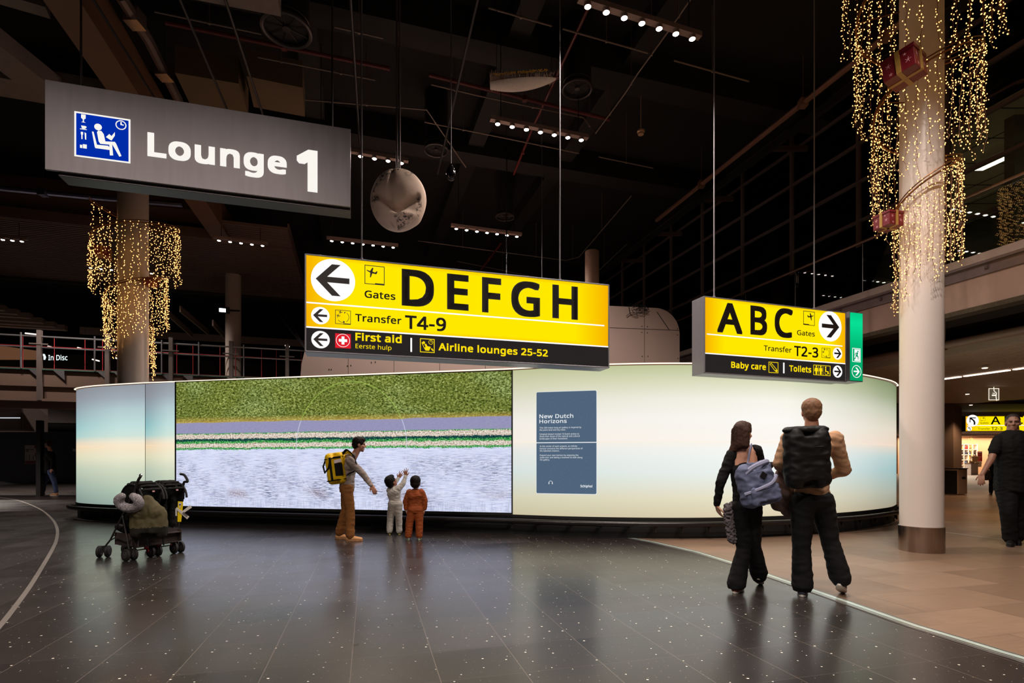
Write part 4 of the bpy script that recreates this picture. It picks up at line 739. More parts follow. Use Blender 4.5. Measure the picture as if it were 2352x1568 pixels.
spotbar(((730, 341), (922, 373)), 7, 'bar of spotlights half hidden behind right end of Lounge sign')
spotbar(((1048, 524), (1187, 542)), 7, 'bar of seven spotlights just above middle of DEFGH sign')
spotbar(((762, 552), (903, 567)), 7, 'bar of seven spotlights above left end of DEFGH sign')
spotbar(((503, 551), (603, 563)), 5, 'bar of five spotlights under slatted ceiling below Lounge sign')
spotbar(((208, 614), (348, 627)), 7, 'bar of spotlights seen behind the left fairy light curtain')
spotbar(((-60, 543), (50, 553)), 6, 'bar of spotlights under slatted ceiling at far left edge')
for (p_, q_, w_) in ((-15.0, 25.5, 'far left beyond the bridge'), (-14.6, 21.1, 'far left under the bridge'), (-2.6, 2.4, 'left of centre over dark floor'), (2.2, 2.2, 'over metal floor joint'), (-5.2, 2.4, 'in front of Lounge sign'), (1.4, -2.0, 'behind the viewer, right'), (-2.6, -2.0, 'behind the viewer, left'), (4.8, 3.4, 'over beige floor before white column')):
    a = PQ(p_, q_, 7.5 if q_ < 20 else (3.5 if q_ < 23 else 5.8)); bar3(a, a+U1*1.7, 7, 'added spotlight bar out of view, '+w_, 1500 if q_ > 20 else None)  # unseen bars added to light the Lounge sign, people and dark left hall
# ---------------------------------------------------------------- columns with fairy lights
def column(name, label, c, r, H, m, band=None, group='round columns'):
    o = thing(name, label, 'column', (c[0], c[1], 0), group); mb = MB()
    z0 = .36 if band else 0; mb.lathe((c[0], c[1], 0), [(r, z0), (r, H*.5), (r, H)], 64); mb.build('shaft', m, o, smooth=True)
    if band: mb = MB(); mb.lathe((c[0], c[1], 0), [(r+.012, 0), (r+.012, .355), (r, .36)], 64); mb.build('base_sleeve', band, o, smooth=True)
    return o
COLW = mat('column_paint', (214, 202, 194), .32, .0, var=.03, scale=3, bstr=.05)
t = NT('brushed_steel'); o_ = t.obj(); x, y, z = t.xyz(o_); BAND = t.bsdf(srgb(176, 160, 150), t.m('ADD', .12, t.m('MULTIPLY', t.noise(t.comb(x, y, t.m('MULTIPLY', z, .02)), 30, 3), .15)), 1.0)
t = NT('dull_steel'); o_ = t.obj(); COLS = t.bsdf(t.mix(t.noise(o_, 2, 3), srgb(196, 182, 172), srgb(216, 202, 192)), .28, .35)
CR = (5.84, 7.64); CLm = (-8.70, 12.30)
column('column', 'tall white round column with steel base band wrapped in fairy lights', CR, .258, ZC, COLW, BAND)
column('column', 'grey metal round column behind the glowing wall under the left fairy lights', CLm, .30, ZC, COLS)
c = P(536, 870, 19.5); column('column', 'pale round column behind red railings beside the black floodlight', (c.x, c.y), .26, ZC, mat('far_column', (170, 154, 144), .6))
# fairy light curtains
WIRE = mat('string_wire', (120, 78, 48), .5); BRONZE = mat('hoop_bronze', (112, 70, 34), .4, .6)
t = NT('fairy_bulb'); FB = t.emit(srgb(255, 186, 104), 4.0)
def octa(mb, c, r, mi=0):
    mb.add([c+Vector(d)*r for d in ((1, 0, 0), (-1, 0, 0), (0, 1, 0), (0, -1, 0), (0, 0, 1.2), (0, 0, -1.2))], [(0, 2, 4), (2, 1, 4), (1, 3, 4), (3, 0, 4), (2, 0, 5), (1, 2, 5), (3, 1, 5), (0, 3, 5)], mi)
def garland(name, label, c, z0, z1, r0, r1, turns, th0, nstr, len0, len1, seed, bulb=.0085, gap=.05):
    rnd = random.Random(seed); o = thing(name, label, 'fairy lights', (c[0], c[1], z1-1.2), 'fairy light curtains')
    def hp(s_):
        a = R(th0)-2*math.pi*turns*s_; r_ = r0+(r1-r0)*s_**1.25; return Vector((c[0]+r_*math.cos(a), c[1]+r_*math.sin(a), z0+(z1-z0)*s_))
    mb = MB(); mb.tube([hp(k/160) for k in range(161)], .014, 6); mb.tube([hp(k/160)+Vector((0, 0, .05)) for k in range(161)], .009, 5)
    for k in range(10):
        q = hp((k+.5)/10.); mb.tube([q, Vector((c[0]+(q.x-c[0])*.3, c[1]+(q.y-c[1])*.3, q.z+.02))], .008, 5)
    mb.build('hoop', BRONZE, o, smooth=True)
    for i in range(nstr):
        s_ = ((i+.5)/nstr)**.92; p0 = hp(min(s_, 1)); L_ = rnd.uniform(len0, len1)*(1.0-.15*s_); n = int(L_/gap); pts = []; wx = wy = 0.; mb = MB(); bb = MB()
        for k in range(n+1):
            wx += rnd.uniform(-.009, .009)-wx*.12; wy += rnd.uniform(-.009, .009)-wy*.12
            if k > n-5: wx += rnd.uniform(-.02, .02); wy += rnd.uniform(-.02, .02)
            pts.append(p0+Vector((wx, wy, -k*gap)))
        mb.tube(pts, .0032, 4)
        for k, q in enumerate(pts):
            for rep in range(1 if rnd.random() < .75 else 2):
                a = rnd.uniform(0, 6.28); d = Vector((math.cos(a), math.sin(a), rnd.uniform(-.3, .6)))*rnd.uniform(.02, .038); e_ = q+d+Vector((0, 0, rnd.uniform(-.02, .02))); mb.tube([q, e_], .003, 3); octa(bb, e_, bulb*rnd.uniform(.8, 1.15))
        s2 = mb.build('light_string', WIRE, o); b_ = bb.build('bulbs', FB, s2, kind='stuff')
    for k in range(0):
        s_ = (k+.5)/6; q = hp(s_); q = Vector((c[0]+(q.x-c[0])*.8, c[1]+(q.y-c[1])*.8, q.z-.55)); L_ = bpy.data.lights.new('warm', 'POINT'); L_.energy = WARM_W; L_.color = (1, .55, .2); L_.shadow_soft_size = .15
        lo = bpy.data.objects.new('warm', L_); COL.objects.link(lo); lo.parent = o; lo.location = q-ORG[o.name]
    return o
garland('fairy_lights', 'large spiral curtain of warm fairy lights hanging around the white column', CR, 9.35, 4.75, .96, .33, 3.1, 190, 100, 1.3, 1.75, 3, bulb=.0085, gap=.044)
garland('fairy_lights', 'spiral curtain of warm fairy lights around grey metal column below Lounge sign', CLm, 7.25, 4.3, .96, .38, 2.45, 185, 100, 1.05, 1.45, 8, bulb=.0108, gap=.055)
RIBR = mat('gift_red', (104, 8, 22), .45); GOLD = mat('gift_ribbon', (164, 126, 60), .4, .1); SNOW = mat('gift_snowflake', (215, 160, 165), .6)
def gift(label, c, s, rot, tilt=0):
    c = Vector(c); o = thing('gift_box', label, 'gift box', c-Vector((0, 0, s*.4)), 'wrapped gift boxes in the fairy lights'); M = Matrix.Rotation(R(rot), 3, 'Z')@Matrix.Rotation(R(tilt), 3, 'X')
    mb = MB(); mb.box(c, (s, s, s*.7), M); b_ = mb.build('box', RIBR, o, bevel=.004); mb = MB(); mb.box(c+M@Vector((0, 0, s*.38)), (s*1.06, s*1.06, s*.14), M); mb.build('lid', RIBR, o, bevel=.004)
    mb = MB()
    for w_, d_ in ((s*.14, s*1.08), (s*1.08, s*.14)): mb.box(c+M@Vector((0, 0, s*.05)), (w_+.002, d_+.002, s*.83), M)
    mb.build('ribbon', GOLD, o); mb = MB()
    for a in range(5): q = R(a*72); mb.tube([c+M@Vector((0, 0, s*.47)), c+M@Vector((math.cos(q)*s*.18, math.sin(q)*s*.18, s*.62)), c+M@Vector((math.cos(q)*s*.3, math.sin(q)*s*.3, s*.52)), c+M@Vector((0, 0, s*.46))], s*.045, 5, flat=.3)
    mb.build('bow', GOLD, o, smooth=True); mb = MB(); rr = random.Random(int(c.x*10))
    for f_ in range(4):
        n_ = M@Vector((math.cos(f_*math.pi/2), math.sin(f_*math.pi/2), 0)); u_ = M@Vector((-math.sin(f_*math.pi/2), math.cos(f_*math.pi/2), 0)); v_ = M@Vector((0, 0, 1))
        for sx_, sz_, k_ in ((-.3, .12, .09), (.3, -.05, .1), (-.25, -.22, .06), (.22, .2, .05)):
            q = c+n_*(s*.503)+u_*sx_*s+v_*sz_*s
            for a in range(5): e_ = (u_*math.cos(R(a*72))+v_*math.sin(R(a*72)))*k_*s; mb.obox(q, e_, (u_*math.sin(R(a*72))-v_*math.cos(R(a*72)))*-.01*s*1.5, n_*.001)
    mb.build('snowflakes', SNOW, b_)
gift('dark red gift box with gold ribbon high in front of the white column', P(2077, 160, 6.95), .36, 33, -6); gift('bright red gift box with gold ribbon left of white column at fairy light end', P(2040, 510, 7.55), .25, 15)
gift('dark gift box hanging inside left part of the left fairy lights', P(238, 581, 11.9), .26, 20); gift('small red gift box half hidden in right strings of left fairy lights', P(346, 650, 12.2), .22, 60)
# ---------------------------------------------------------------- ornaments hanging from the ceiling
c = P(915, 460, 7.2); t = NT('beige_canvas'); o_ = t.obj(); worn = t.m('MULTIPLY', t.ramp(t.noise(o_, 18, 5, .7), [(.5, 0), (.56, 1)]), t.ramp(t.noise(o_, 3, 2), [(.52, 0), (.62, 1)]))
CANV = t.bsdf(t.mix(worn, t.mix(t.noise(o_, 4, 3), srgb(214, 184, 164), srgb(230, 204, 186)), srgb(70, 60, 56)), .75, bump=t.noise(o_, 3.5, 2, .5, 1.5), bstr=.25, bdist=.02)
mb = MB(); mb.ell(c, (.375, .2, .42), nu=64, nv=44)
for i, v in enumerate(mb.v):
    d = v-c; ln = mnoise.noise(d*3.1+Vector((4, 1, 0))); ln2 = 1-abs(mnoise.noise(d*4.6+Vector((1, 7, 3))))*2; k_ = 1+.015*ln
    crease = -.07*math.exp(-((d.z+.22-.75*abs(d.x-.02))/.035)**2)*(1 if abs(d.x) < .3 else 0)-.03*math.exp(-((d.x+.06)/.018)**2)*(1 if d.z > -.1 else 0)+.05*math.exp(-((d.z+.27)/.05)**2)
    mb.v[i] = c+Vector((d.x*k_, d.y*(1+9*crease)+.006*ln2, d.z*k_))
o = thing('canvas_disc', 'large crumpled beige canvas disc hanging on a rod above the DEFGH sign', 'hanging ornament', c-Vector((0, 0, .42))); mb.build('disc', CANV, o, smooth='all')
mb = MB(); mb.tube([c+Vector((-.02, 0, .4)), Vector((c.x-.02, c.y, ZC))], .014, 8); mb.tube([c+Vector((.02, 0, .4)), Vector((c.x+.02, c.y, ZC))], .012, 8); mb.build('hanging_rod', mat('rod_brown', (110, 96, 92), .4, .4), o)
c = P(1036, 395, 7.5); o = thing('glass_drop', 'small dark glass drop hanging on a thin rod right of the beige disc', 'hanging ornament', c-Vector((0, 0, .12)))
mb = MB(); mb.lathe(c, [(.002, .13), (.014, .11), (.03, .08), (.055, .03), (.07, -.03), (.068, -.07), (.05, -.1), (.02, -.118), (.002, -.12)], 32); mb.build('drop', mat('dark_glass', (40, 36, 40), .06, .6), o, smooth='all')
mb = MB(); mb.tube([c+Vector((0, 0, .12)), Vector((c.x, c.y, ZC))], .008, 6); mb.build('hanging_rod', GREY, o)
# feathered boat
c = P(1200, 186, 8.3); o = thing('feather_boat', 'pale curved boat shaped ornament with golden bristles hanging under dark ceiling', 'hanging ornament', c-Vector((0, 0, .1)))
mb = MB(); rnd = random.Random(2); n = 28; vs = []
for i in range(n+1):
    u_ = i/n; x = -.5+u_*1.02; wdt = .13*math.sin(math.pi*min(1, .12+u_*.88))**.7+.004; zz = -.06+.10*u_*u_
    for k in range(9): a = math.pi*k/8; vs.append(c+Vector((x, math.cos(a)*wdt, zz-math.sin(a)*(.02+.5*wdt))))
mb.add(vs, [(i*9+k, i*9+k+1, (i+1)*9+k+1, (i+1)*9+k) for i in range(n) for k in range(8)]); mb.build('hull', mat('boat_skin', (244, 220, 204), .6, var=.25, scale=40), o, smooth='all')
mb = MB(); g = MB()
for i in range(700):
    u_ = rnd.random()**1.2; x = -.5+u_*.98; b0 = c+Vector((x, rnd.uniform(-.12, .12), -.07+.1*u_*u_+rnd.uniform(-.02, .03))); h_ = (1-u_*.8)*rnd.uniform(.08, .2); mb.tube([b0, b0+Vector((rnd.uniform(-.02, .02), 0, h_))], [.004, .0015], 3)
for i in range(160): u_ = rnd.random(); octa(g, c+Vector((-.46+u_*.85, -.13+rnd.uniform(0, .04), .02+.07*u_+rnd.uniform(-.01, .012))), .008)
mb.build('bristles', mat('bristle', (226, 200, 180), .6), o, kind='stuff'); g.build('gold_flecks', mat('gold_fleck', (244, 190, 50), .4), o, kind='stuff')
mb = MB()
for x in (-.4, .45): mb.tube([c+Vector((x, 0, 0)), Vector((c.x+x, c.y, ZC))], .004, 4)
mb.build('wire', BLACK, o)
# ---------------------------------------------------------------- kiosk behind the wall
KP = Plane(XY(690, 11.9), XY(1400, 13.0)); Lk = KP.inv(1561, 800)[0]; Zk = KP.inv(1420, 703)[1]; zs = lambda y: KP.inv(1420, y)[1]
def rtop(L, H, r1_, r2_, k=10):
    o = [(0, 0), (L, 0)]
    for j in range(k+1): a = R(90*j/k); o.append((L-r2_+r2_*math.cos(a), H-r2_+r2_*math.sin(a)))
    for j in range(k+1): a = R(90+90*j/k); o.append((r1_+r1_*math.cos(a), H-r1_+r1_*math.sin(a)))
    return o
KM = mat('kiosk_panel', (176, 152, 142), .55, var=.05, scale=2)
K_ = thing('kiosk', 'large pale panelled kiosk with rounded roof corner standing behind the glowing wall', 'kiosk', KP.pt(Lk/2, 0, -1))
mb = MB(); KP.poly(mb, rtop(Lk, Zk, 1.9, .62), -2.4, 2.4); mb.build('shell', KM, K_, smooth=True); mb = MB(); jt = MATTE
zj = zs(753)
KP.rect(mb, .3, zj-.006, Lk, zj+.006, 0, .003)
for px in (800, 905, 1010, 1115, 1222, 1330, 1480): u_ = KP.inv(px, 800)[0]; KP.rect(mb, u_-.004, 0, u_+.004, Zk-.02, 0, .003)
KP.poly(mb, [(KP.inv(1508, 700)[0], zs(712)), (KP.inv(1510, 700)[0], zs(712)), (KP.inv(1538, 760)[0], zj), (KP.inv(1536, 760)[0], zj)], 0, .003)
mb.build('panel_joint', mat('joint_dark', (50, 40, 38), .8), K_); mb = MB()
for px, py in ((1474, 749), (1487, 750), (1474, 763), (1487, 764), (1556, 755), (1556, 769), (1475, 818), (1488, 818), (1557, 823), (853, 832), (862, 831), (798, 840), (806, 839), (756, 848), (761, 848)): KP.disc(mb, *KP.inv(px, py), .013, 0, .006, 10)
mb.build('bolt', mat('bolt_dark', (60, 50, 46), .6), K_, kind='stuff')
cc = KP.pt(KP.inv(1394, 640)[0], 0, -1.2); zt = CH+(HZ-577)/F*cc.y; mb = MB(); rnd = random.Random(5)
mb.lathe(cc, [(.185, Zk+.002), (.185, zt-.02), (.17, zt), (.12, zt+.02)], 28); tag(mb.build('broken_column', mat('stump_paint', (176, 146, 128), .6), smooth=True), 'short pale round column with ragged top rising above the kiosk roof', 'column')
mb = MB(); rnd = random.Random(9)
for lp in range(5):
    cx, cy, r_ = 1478+rnd.uniform(-14, 14), 711+rnd.uniform(-4, 5), rnd.uniform(8, 18); pts = []
    for k in range(13): a = 2*math.pi*k/12; u_, v_ = KP.inv(cx+r_*math.cos(a)*1.2, cy+r_*.55*math.sin(a)); pts.append(KP.pt(u_, v_, .02+rnd.uniform(0, .05)))
    mb.tube(smoothline(pts, 3), .006, 4)
mb.tube(smoothline([KP.pt(*KP.inv(x, y), .03) for x, y in ((1443, 702), (1447, 722), (1462, 727), (1460, 720), (1448, 719), (1437, 727))], 4), .007, 4)
tag(mb.build('cable_coil', MATTE, smooth=True), 'tangled coil of thin black cable on front of the kiosk roof', 'cable')
for px, y0_, y1_ in ((1172, 545, 1), (1257, 540, 1)):
    u_ = KP.inv(px, 640)[0]; a = KP.pt(u_, Zk-.02, -.6); mb = MB(); mb.tube([a, Vector((a.x, a.y, ZC))], .014 if px < 1200 else .009, 6); mb.box(a+Vector((0, 0, .05)), (.05, .05, .1)); tag(mb.build('steel_hanger', CHROME if px < 1200 else GREY, smooth=True), 'bright thin steel hanger above the DEFGH sign, left of two' if px < 1200 else 'fainter thin steel hanger above the DEFGH sign, right of two', 'hanger')
# ---------------------------------------------------------------- glazed building on the right
FP = lambda X0, Y, Z: Vector((X0-.3*Y, Y, Z)); YA, YB = 2.0, 36.0
def fbox(mb, X0a, X0b, Z0, Z1, ya=YA, yb=YB, mi=None): return mb.obox(FP(X0a, ya, Z0), Vector((X0b-X0a, 0, 0)), Vector((-.3*(yb-ya), yb-ya, 0)), Vector((0, 0, Z1-Z0)), mi)
W_ = thing('wall_right', 'balcony edge', 'wall', FP(9.46, 10, 3.6), kind='structure')
mb = MB(); fbox(mb, 9.46, 18, 4.27, 4.40); mb.build('slab', mat('slab_white', (150, 132, 124), .6), W_)
mb = MB(); fbox(mb, 9.50, 9.62, 4.08, 4.27); fbox(mb, 9.46, 9.50, 4.24, 4.28)
for k in range(40): mb.box(FP(9.5, 4+k*.8, 4.18), (.05, .05, .05))
mb.build('steel_channel', mat('channel_steel', (120, 104, 104), .35, .6), W_)
mb = MB(); fbox(mb, 9.52, 9.64, 3.62, 4.10); mb.build('fascia', mat('fascia_plaster', (150, 122, 110), .85, var=.15, scale=2.5), W_)
mb = MB(); fbox(mb, 9.5, 9.75, 3.56, 3.63); mb.build('rough_edge', mat('rough_concrete', (92, 78, 60), 1., var=.5, scale=30, bstr=1., bdist=.03), W_)
mb = MB(); fbox(mb, 9.64, 12.3, 4.0, 4.05); mb.build('ceiling', mat('void_concrete', (48, 40, 34), 1., var=.4, scale=12, bstr=.8), kind='structure')
mb = MB(); mb.tube([FP(11.2, 3, 3.46), FP(11.2, 24, 3.46)], .075, 12)
for k in range(9): mb.tube([FP(11.2, 5+k*1.7, 3.46), FP(11.2, 5.06+k*1.7, 3.46)], .1, 12); mb.tube([FP(11.2, 5+k*1.7, 3.5), FP(11.2, 5+k*1.7, 4.0)], .01, 4)
tag(mb.build('drain_pipe', mat('pipe_tan', (140, 112, 96), .5), smooth=True), 'thick tan horizontal pipe with clamps under the balcony behind white column', 'pipe')
mb = MB()
for k in range(75): fbox(mb, 12.45+k*.16, 12.55+k*.16, 3.50, 3.58, 4, 21)
fbox(mb, 12.3, 12.36, 3.44, 3.62, 4, 21); fbox(mb, 12.3, 26, 3.62, 3.66, 4, 21); mb.build('ceiling', mat('soffit_slat', (205, 182, 160), .5), kind='structure')
mb = MB(); fbox(mb, 12.3, 60, 3.48, 3.6, 21, 60); mb.build('ceiling', mat('passage_ceiling', (84, 66, 56), .8), kind='structure')
for k in range(4):
    mb = MB(); fbox(mb, 16.05, 16.13, 3.47, 3.49, 11.0+k*1.05, 11.95+k*1.05); l_ = mb.build('linear_light', glow('linear_glow', (255, 238, 222), 3)); tag(l_, ('farthest', 'third', 'second', 'nearest')[3-k]+' piece of the thin white linear light in the slatted soffit', 'ceiling light', 'linear soffit lights')
RAIL = thing('balustrade', 'glass balustrade with metal handrail along the upper balcony edge', 'railing', FP(9.52, 10, 4.4))
mb = MB(); mb.tube([FP(9.52, YA, 5.35), FP(9.52, YB, 5.35)], .028, 10); mb.build('handrail', mat('rail_bronze', (120, 96, 86), .3, .6), RAIL, smooth=True)
t = NT('clear_glass'); gl = t.n('BsdfGlossy'); gl.inputs['Roughness'].default_value = .01; tr = t.n('BsdfTransparent'); tr.inputs[0].default_value = (.86, .9, .88, 1); fr = t.n('Fresnel'); fr.inputs[0].default_value = 1.5; ms = t.n('MixShader')
t.put(ms.inputs[0], fr.outputs[0]); t.t.links.new(tr.outputs[0], ms.inputs[1]); t.t.links.new(gl.outputs[0], ms.inputs[2]); t.t.links.new(ms.outputs[0], t.out.inputs[0]); GLASS = t.mat
Yk = [11.0*v for v in (.589, .744, .899, 1.054, 1.214, 1.367, 1.524, 1.673, 1.827, 1.974, 2.13, 2.285, 2.44, 2.6, 2.75)]
for i in range(len(Yk)-1):
    mb = MB(); fbox(mb, 9.51, 9.53, 4.42, 5.28, Yk[i]*.86+.02, Yk[i+1]*.86-.02); mb.build('glass_pane', GLASS, RAIL)
mb = MB()
for y in Yk: mb.tube([FP(9.52, y*.86, 4.4), FP(9.52, y*.86, 5.34)], .006, 4)
mb.build('clamp', GREY, RAIL)
MUL = mat('mullion', (104, 88, 84), .5, .3)
zrow = [4.4, 4.72, 5.58, 6.45, 7.30, 8.13, 8.98, 9.58]
for i in range(len(Yk)-1):
    ya, yb = Yk[i], Yk[i+1]; wdw = thing('window_%d' % (i+1), 'tall glazed bay of dark upper facade', 'window', FP(11, (ya+yb)/2, 4.4), kind='structure')
    mb = MB(); fbox(mb, 10.95, 11.05, 4.4, 9.58, ya-.03, ya+.03)
    for z_ in zrow: fbox(mb, 10.96, 11.05, z_-.03, z_+.03, ya, yb)
    mb.build('frame', MUL, wdw); mb = MB(); fbox(mb, 11.0, 11.01, 4.4, 9.55, ya, yb); mb.build('pane', GLASS, wdw)
for y in (10.2, 12.9, 15.4, 17.8, 20.2):
    mb = MB(); mb.obox(FP(10.1, y, 8.75), Vector((.9, .0, 0)), Vector((0, .08, 0)), Vector((0, 0, .12))); mb.build('ceiling_beam', mat('bracket', (70, 54, 48), .7), kind='structure')
mb = MB(); fbox(mb, 10.0, 10.12, 8.7, 8.85, 6, 34); mb.build('ceiling_beam', DARKB, kind='structure')
mb = MB(); fbox(mb, 11.05, 20, 7.28, 7.4, YA, YB); mb.build('ceiling', mat('office_ceiling', (200, 196, 172), .9, var=.05), kind='structure')
mb = MB()
for k in range(40): fbox(mb, 11.06, 16, 7.272, 7.279, 4+k*.85, 4.02+k*.85)
for k in range(6): fbox(mb, 11.9+k*.85, 11.92+k*.85, 7.272, 7.279, YA, YB)
mb.build('trim_4', mat('ceiling_grid', (60, 58, 50), .9), kind='structure')
mb = MB(); fbox(mb, 15.6, 15.8, 4.4, 7.3, YA, YB); mb.build('wall_office', mat('office_wall', (80, 76, 66), .9), kind='structure')
for i in range(11): mb = MB(); fbox(mb, 11.5, 11.9, 4.4, 7.28, Yk[i+1]+1.1, Yk[i+1]+1.25); mb.build('wall_office', mat('office_pier', (110, 104, 92), .9), kind='structure')
for y, l in ((7.1, 'nearest'), (10.3, 'above balcony handrail right of white column'), (13.7, 'left of the white column'), (17.1, 'above right end of the ABC sign'), (20.5, 'above left end of ABC sign'), (23.9, 'farthest')):
    o = thing('office_light', 'long fluorescent ceiling light behind the glazing, '+l, 'ceiling light', FP(12.75, y, 7.2), 'office ceiling lights')
    mb = MB(); fbox(mb, 12.6, 12.9, 7.2, 7.28, y-.65, y+.65); mb.build('housing', WHITE, o); mb = MB(); fbox(mb, 12.63, 12.87, 7.19, 7.2, y-.62, y+.62); mb.build('tube', glow('office_glow', (255, 236, 190), 14), o)
# ---------------------------------------------------------------- bridge with railings on the left
B0 = Vector((-16.16, 16.9, 0)); BQ = lambda s_, d_, z: B0+U1*s_+D1*d_+Vector((0, 0, z))
def bs(px): k = (px-CX)/F; return (k*B0.y-B0.x)/(U1.x-k*U1.y)
mb = MB(); mb.obox(BQ(-6, 0, 4.18), U1*24, D1*1.6, Vector((0, 0, .05))); mb.build('floor', mat('bridge_deck', (60, 84, 72), .6), kind='structure')
mb = MB(); mb.obox(BQ(-6, .1, 3.66), U1*24, D1*.2, Vector((0, 0, .5))); mb.obox(BQ(-6, 0, 3.18), U1*24, D1*.3, Vector((0, 0, .08))); mb.obox(BQ(-6, .2, 2.95), U1*24, D1*.1, Vector((0, 0, .7))); mb.build('wall_bridge', mat('bridge_beam', (112, 88, 76), .8, var=.1, scale=2), kind='structure')
RL = thing('bridge_railing', 'long steel and red railing along the raised walkway behind glowing wall', 'railing', BQ(5, 0, 4.2))
mb = MB()
for z_, r_ in ((5.25, .028), (4.9, .02)): mb.tube([BQ(-6, 0, z_), BQ(18, 0, z_)], r_, 6)
mb.build('handrail', GREY, RL); mb = MB()
for z_ in (5.32, 5.0, 4.28): mb.tube([BQ(-6, .4, z_), BQ(18, .4, z_)], .014, 5)
s_ = -6
while s_ < 18: mb.tube([BQ(s_, .4, 4.25), BQ(s_, .4, 5.32)], .012, 5); s_ += .85 if int(s_*3) % 2 else .5
mb.obox(BQ(-6, .38, 4.23), U1*24, D1*.04, Vector((0, 0, .06))); mb.build('red_rail', mat('rail_red', (140, 26, 30), .5), RL)
for px in (91, 247, 393, 531, 660): mb = MB(); mb.obox(BQ(bs(px)-.06, -.06, 3.2), U1*.12, D1*.12, Vector((0, 0, 2.25))); mb.obox(BQ(bs(px)-.25, -.08, 4.98), U1*.5, D1*.03, Vector((0, 0, .04))); mb.build('post', mat('post_grey', (92, 80, 76), .6), RL)
for px in (49, 218, 372, 457, 560): mb = MB(); mb.tube([BQ(bs(px), -.02, 4.2), BQ(bs(px), -.02, 5.35)], .025, 6); mb.build('post', GREY, RL)
for px in (66, 122, 225, 262, 372, 420, 520, 560, 640): mb = MB(); mb.prism([(0, 0), (.3, 0), (.3, -.3)], BQ(bs(px), 0, 4.18), U1, Vector((0, 0, 1)), D1, .08); mb.build('bracket', GREY, RL)
# red-grey mesh and shop behind the bridge
mb = MB(); mb.obox(BQ(-8, 9, 3), U1*30, D1*.1, Vector((0, 0, 3.2))); mb.build('wall_left', mat('far_dark', (34, 26, 24), .9), kind='structure')
for (x0, y0, x1, y1) in ((58, 765, 85, 768), (110, 795, 122, 798), (178, 798, 196, 803), (212, 825, 228, 829), (58, 812, 66, 815), (266, 822, 276, 826), (655, 793, 665, 796)):
    a, b_ = P(x0, y0, 22.5), P(x1, y1, 22.5); mb = MB(); mb.tube([a, b_], .03, 5); sl_ = mb.build('strip_light', glow('far_strip', (240, 225, 215), 1.6, sample=False)); mb = MB(); mb.tube([b_, Vector((b_.x, b_.y, ZC))], .003, 3); mb.build('cord', MATTE, sl_); tag(sl_, 'small slanted white strip light behind the red railing, '+{58: 'at upper left' if y0 == 765 else 'near left shop lettering', 110: 'just above shop lettering', 178: 'left of the left column', 212: 'low beside left column', 266: 'touching left column edge', 655: 'left of the DEFGH sign'}[x0], 'ceiling light', 'strip lights beyond the bridge')
sg = Plane(XY(95, 21.0), XY(160, 21.0)); mb = MB(); sg.text(mb, '\u2661S', 95, 107, 826, 813, 0, .03) if False else None
sg.poly(mb, [sg.inv(x, y) for x, y in ((95, 812), (103, 813), (106, 820), (104, 826), (101, 826), (101, 818), (96, 815))], 0, .02); sg.text(mb, 'In Disc', 111, 155, 827, 815, 0, .02)
tag(mb.build('shop_sign', glow('shop_sign_white', (225, 240, 240), 1.2)), 'white lit shop lettering seen through the red railing', 'sign')
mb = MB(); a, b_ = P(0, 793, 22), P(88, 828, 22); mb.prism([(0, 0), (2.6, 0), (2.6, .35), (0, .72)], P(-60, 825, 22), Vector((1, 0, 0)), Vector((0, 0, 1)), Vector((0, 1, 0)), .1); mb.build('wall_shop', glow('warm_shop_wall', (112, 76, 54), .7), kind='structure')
# boards hanging above the bridge
BRD = mat('ceiling_board', (122, 100, 88), .7)
for k, (xr, yt) in enumerate(((8, 700), (38, 709), (68, 718), (96, 729), (124, 738), (148, 745))):
    Y = 19.0+k*.25; a = P(xr, yt+12, Y); mb = MB(); mb.obox(a-U1*8, U1*8, D1*.25, Vector((0, 0, .19))); tag(mb.build('ceiling_board', BRD), 'long horizontal board in stepped row above the bridge', 'board', 'stepped ceiling boards')
mb = MB(); a = P(183, 766, 23); mb.obox(a, U1*9.5, D1*.1, Vector((0, 0, .3))); tag(mb.build('ceiling_board', BRD), 'long single board high behind the left column and railing', 'board')
for x0, y0, x1, y1, l in ((380, 722, 440, 775, 'leftmost'), (412, 716, 478, 770, 'middle'), (487, 748, 522, 785, 'rightmost')):
    a, b_ = P(x0, y0, 19.2), P(x1, y1, 21.5); mb = MB(); mb.obox(a, b_-a, Vector((.05, 0, 0)), Vector((0, 0, .22))); tag(mb.build('ceiling_fin', BRD), l+' slanting thin board between the two left columns', 'board', 'slanting boards')
o = thing('floodlight', 'small bright white floodlight on a black bracket at top of pale column', 'light', P(514, 712, 18.9)); mb = MB(); c = P(516, 712, 18.9); mb.box(c, (.3, .15, .2), RZ(20)); mb.build('housing', BLACK, o); mb = MB(); mb.box(c+Vector((-.03, -.09, -.03)), (.2, .03, .12), RZ(20)); mb.build('lens', glow('flood_glow', (215, 235, 255), 6), o)
mb = MB(); mb.tube([c, c+Vector((.3, .45, .1))], .03, 6); mb.build('bracket', BLACK, o)
for (x0, x1, l) in ((625, 693, 'upper'), (645, 693, 'lower')): mb = MB(); mb.tube([P(x0, 702, 20), P(x1+8, 800, 18.5)], .035, 6); tag(mb.build('brace_pipe', DGREY), l+' slanting grey brace pipe left of the DEFGH sign', 'pipe')
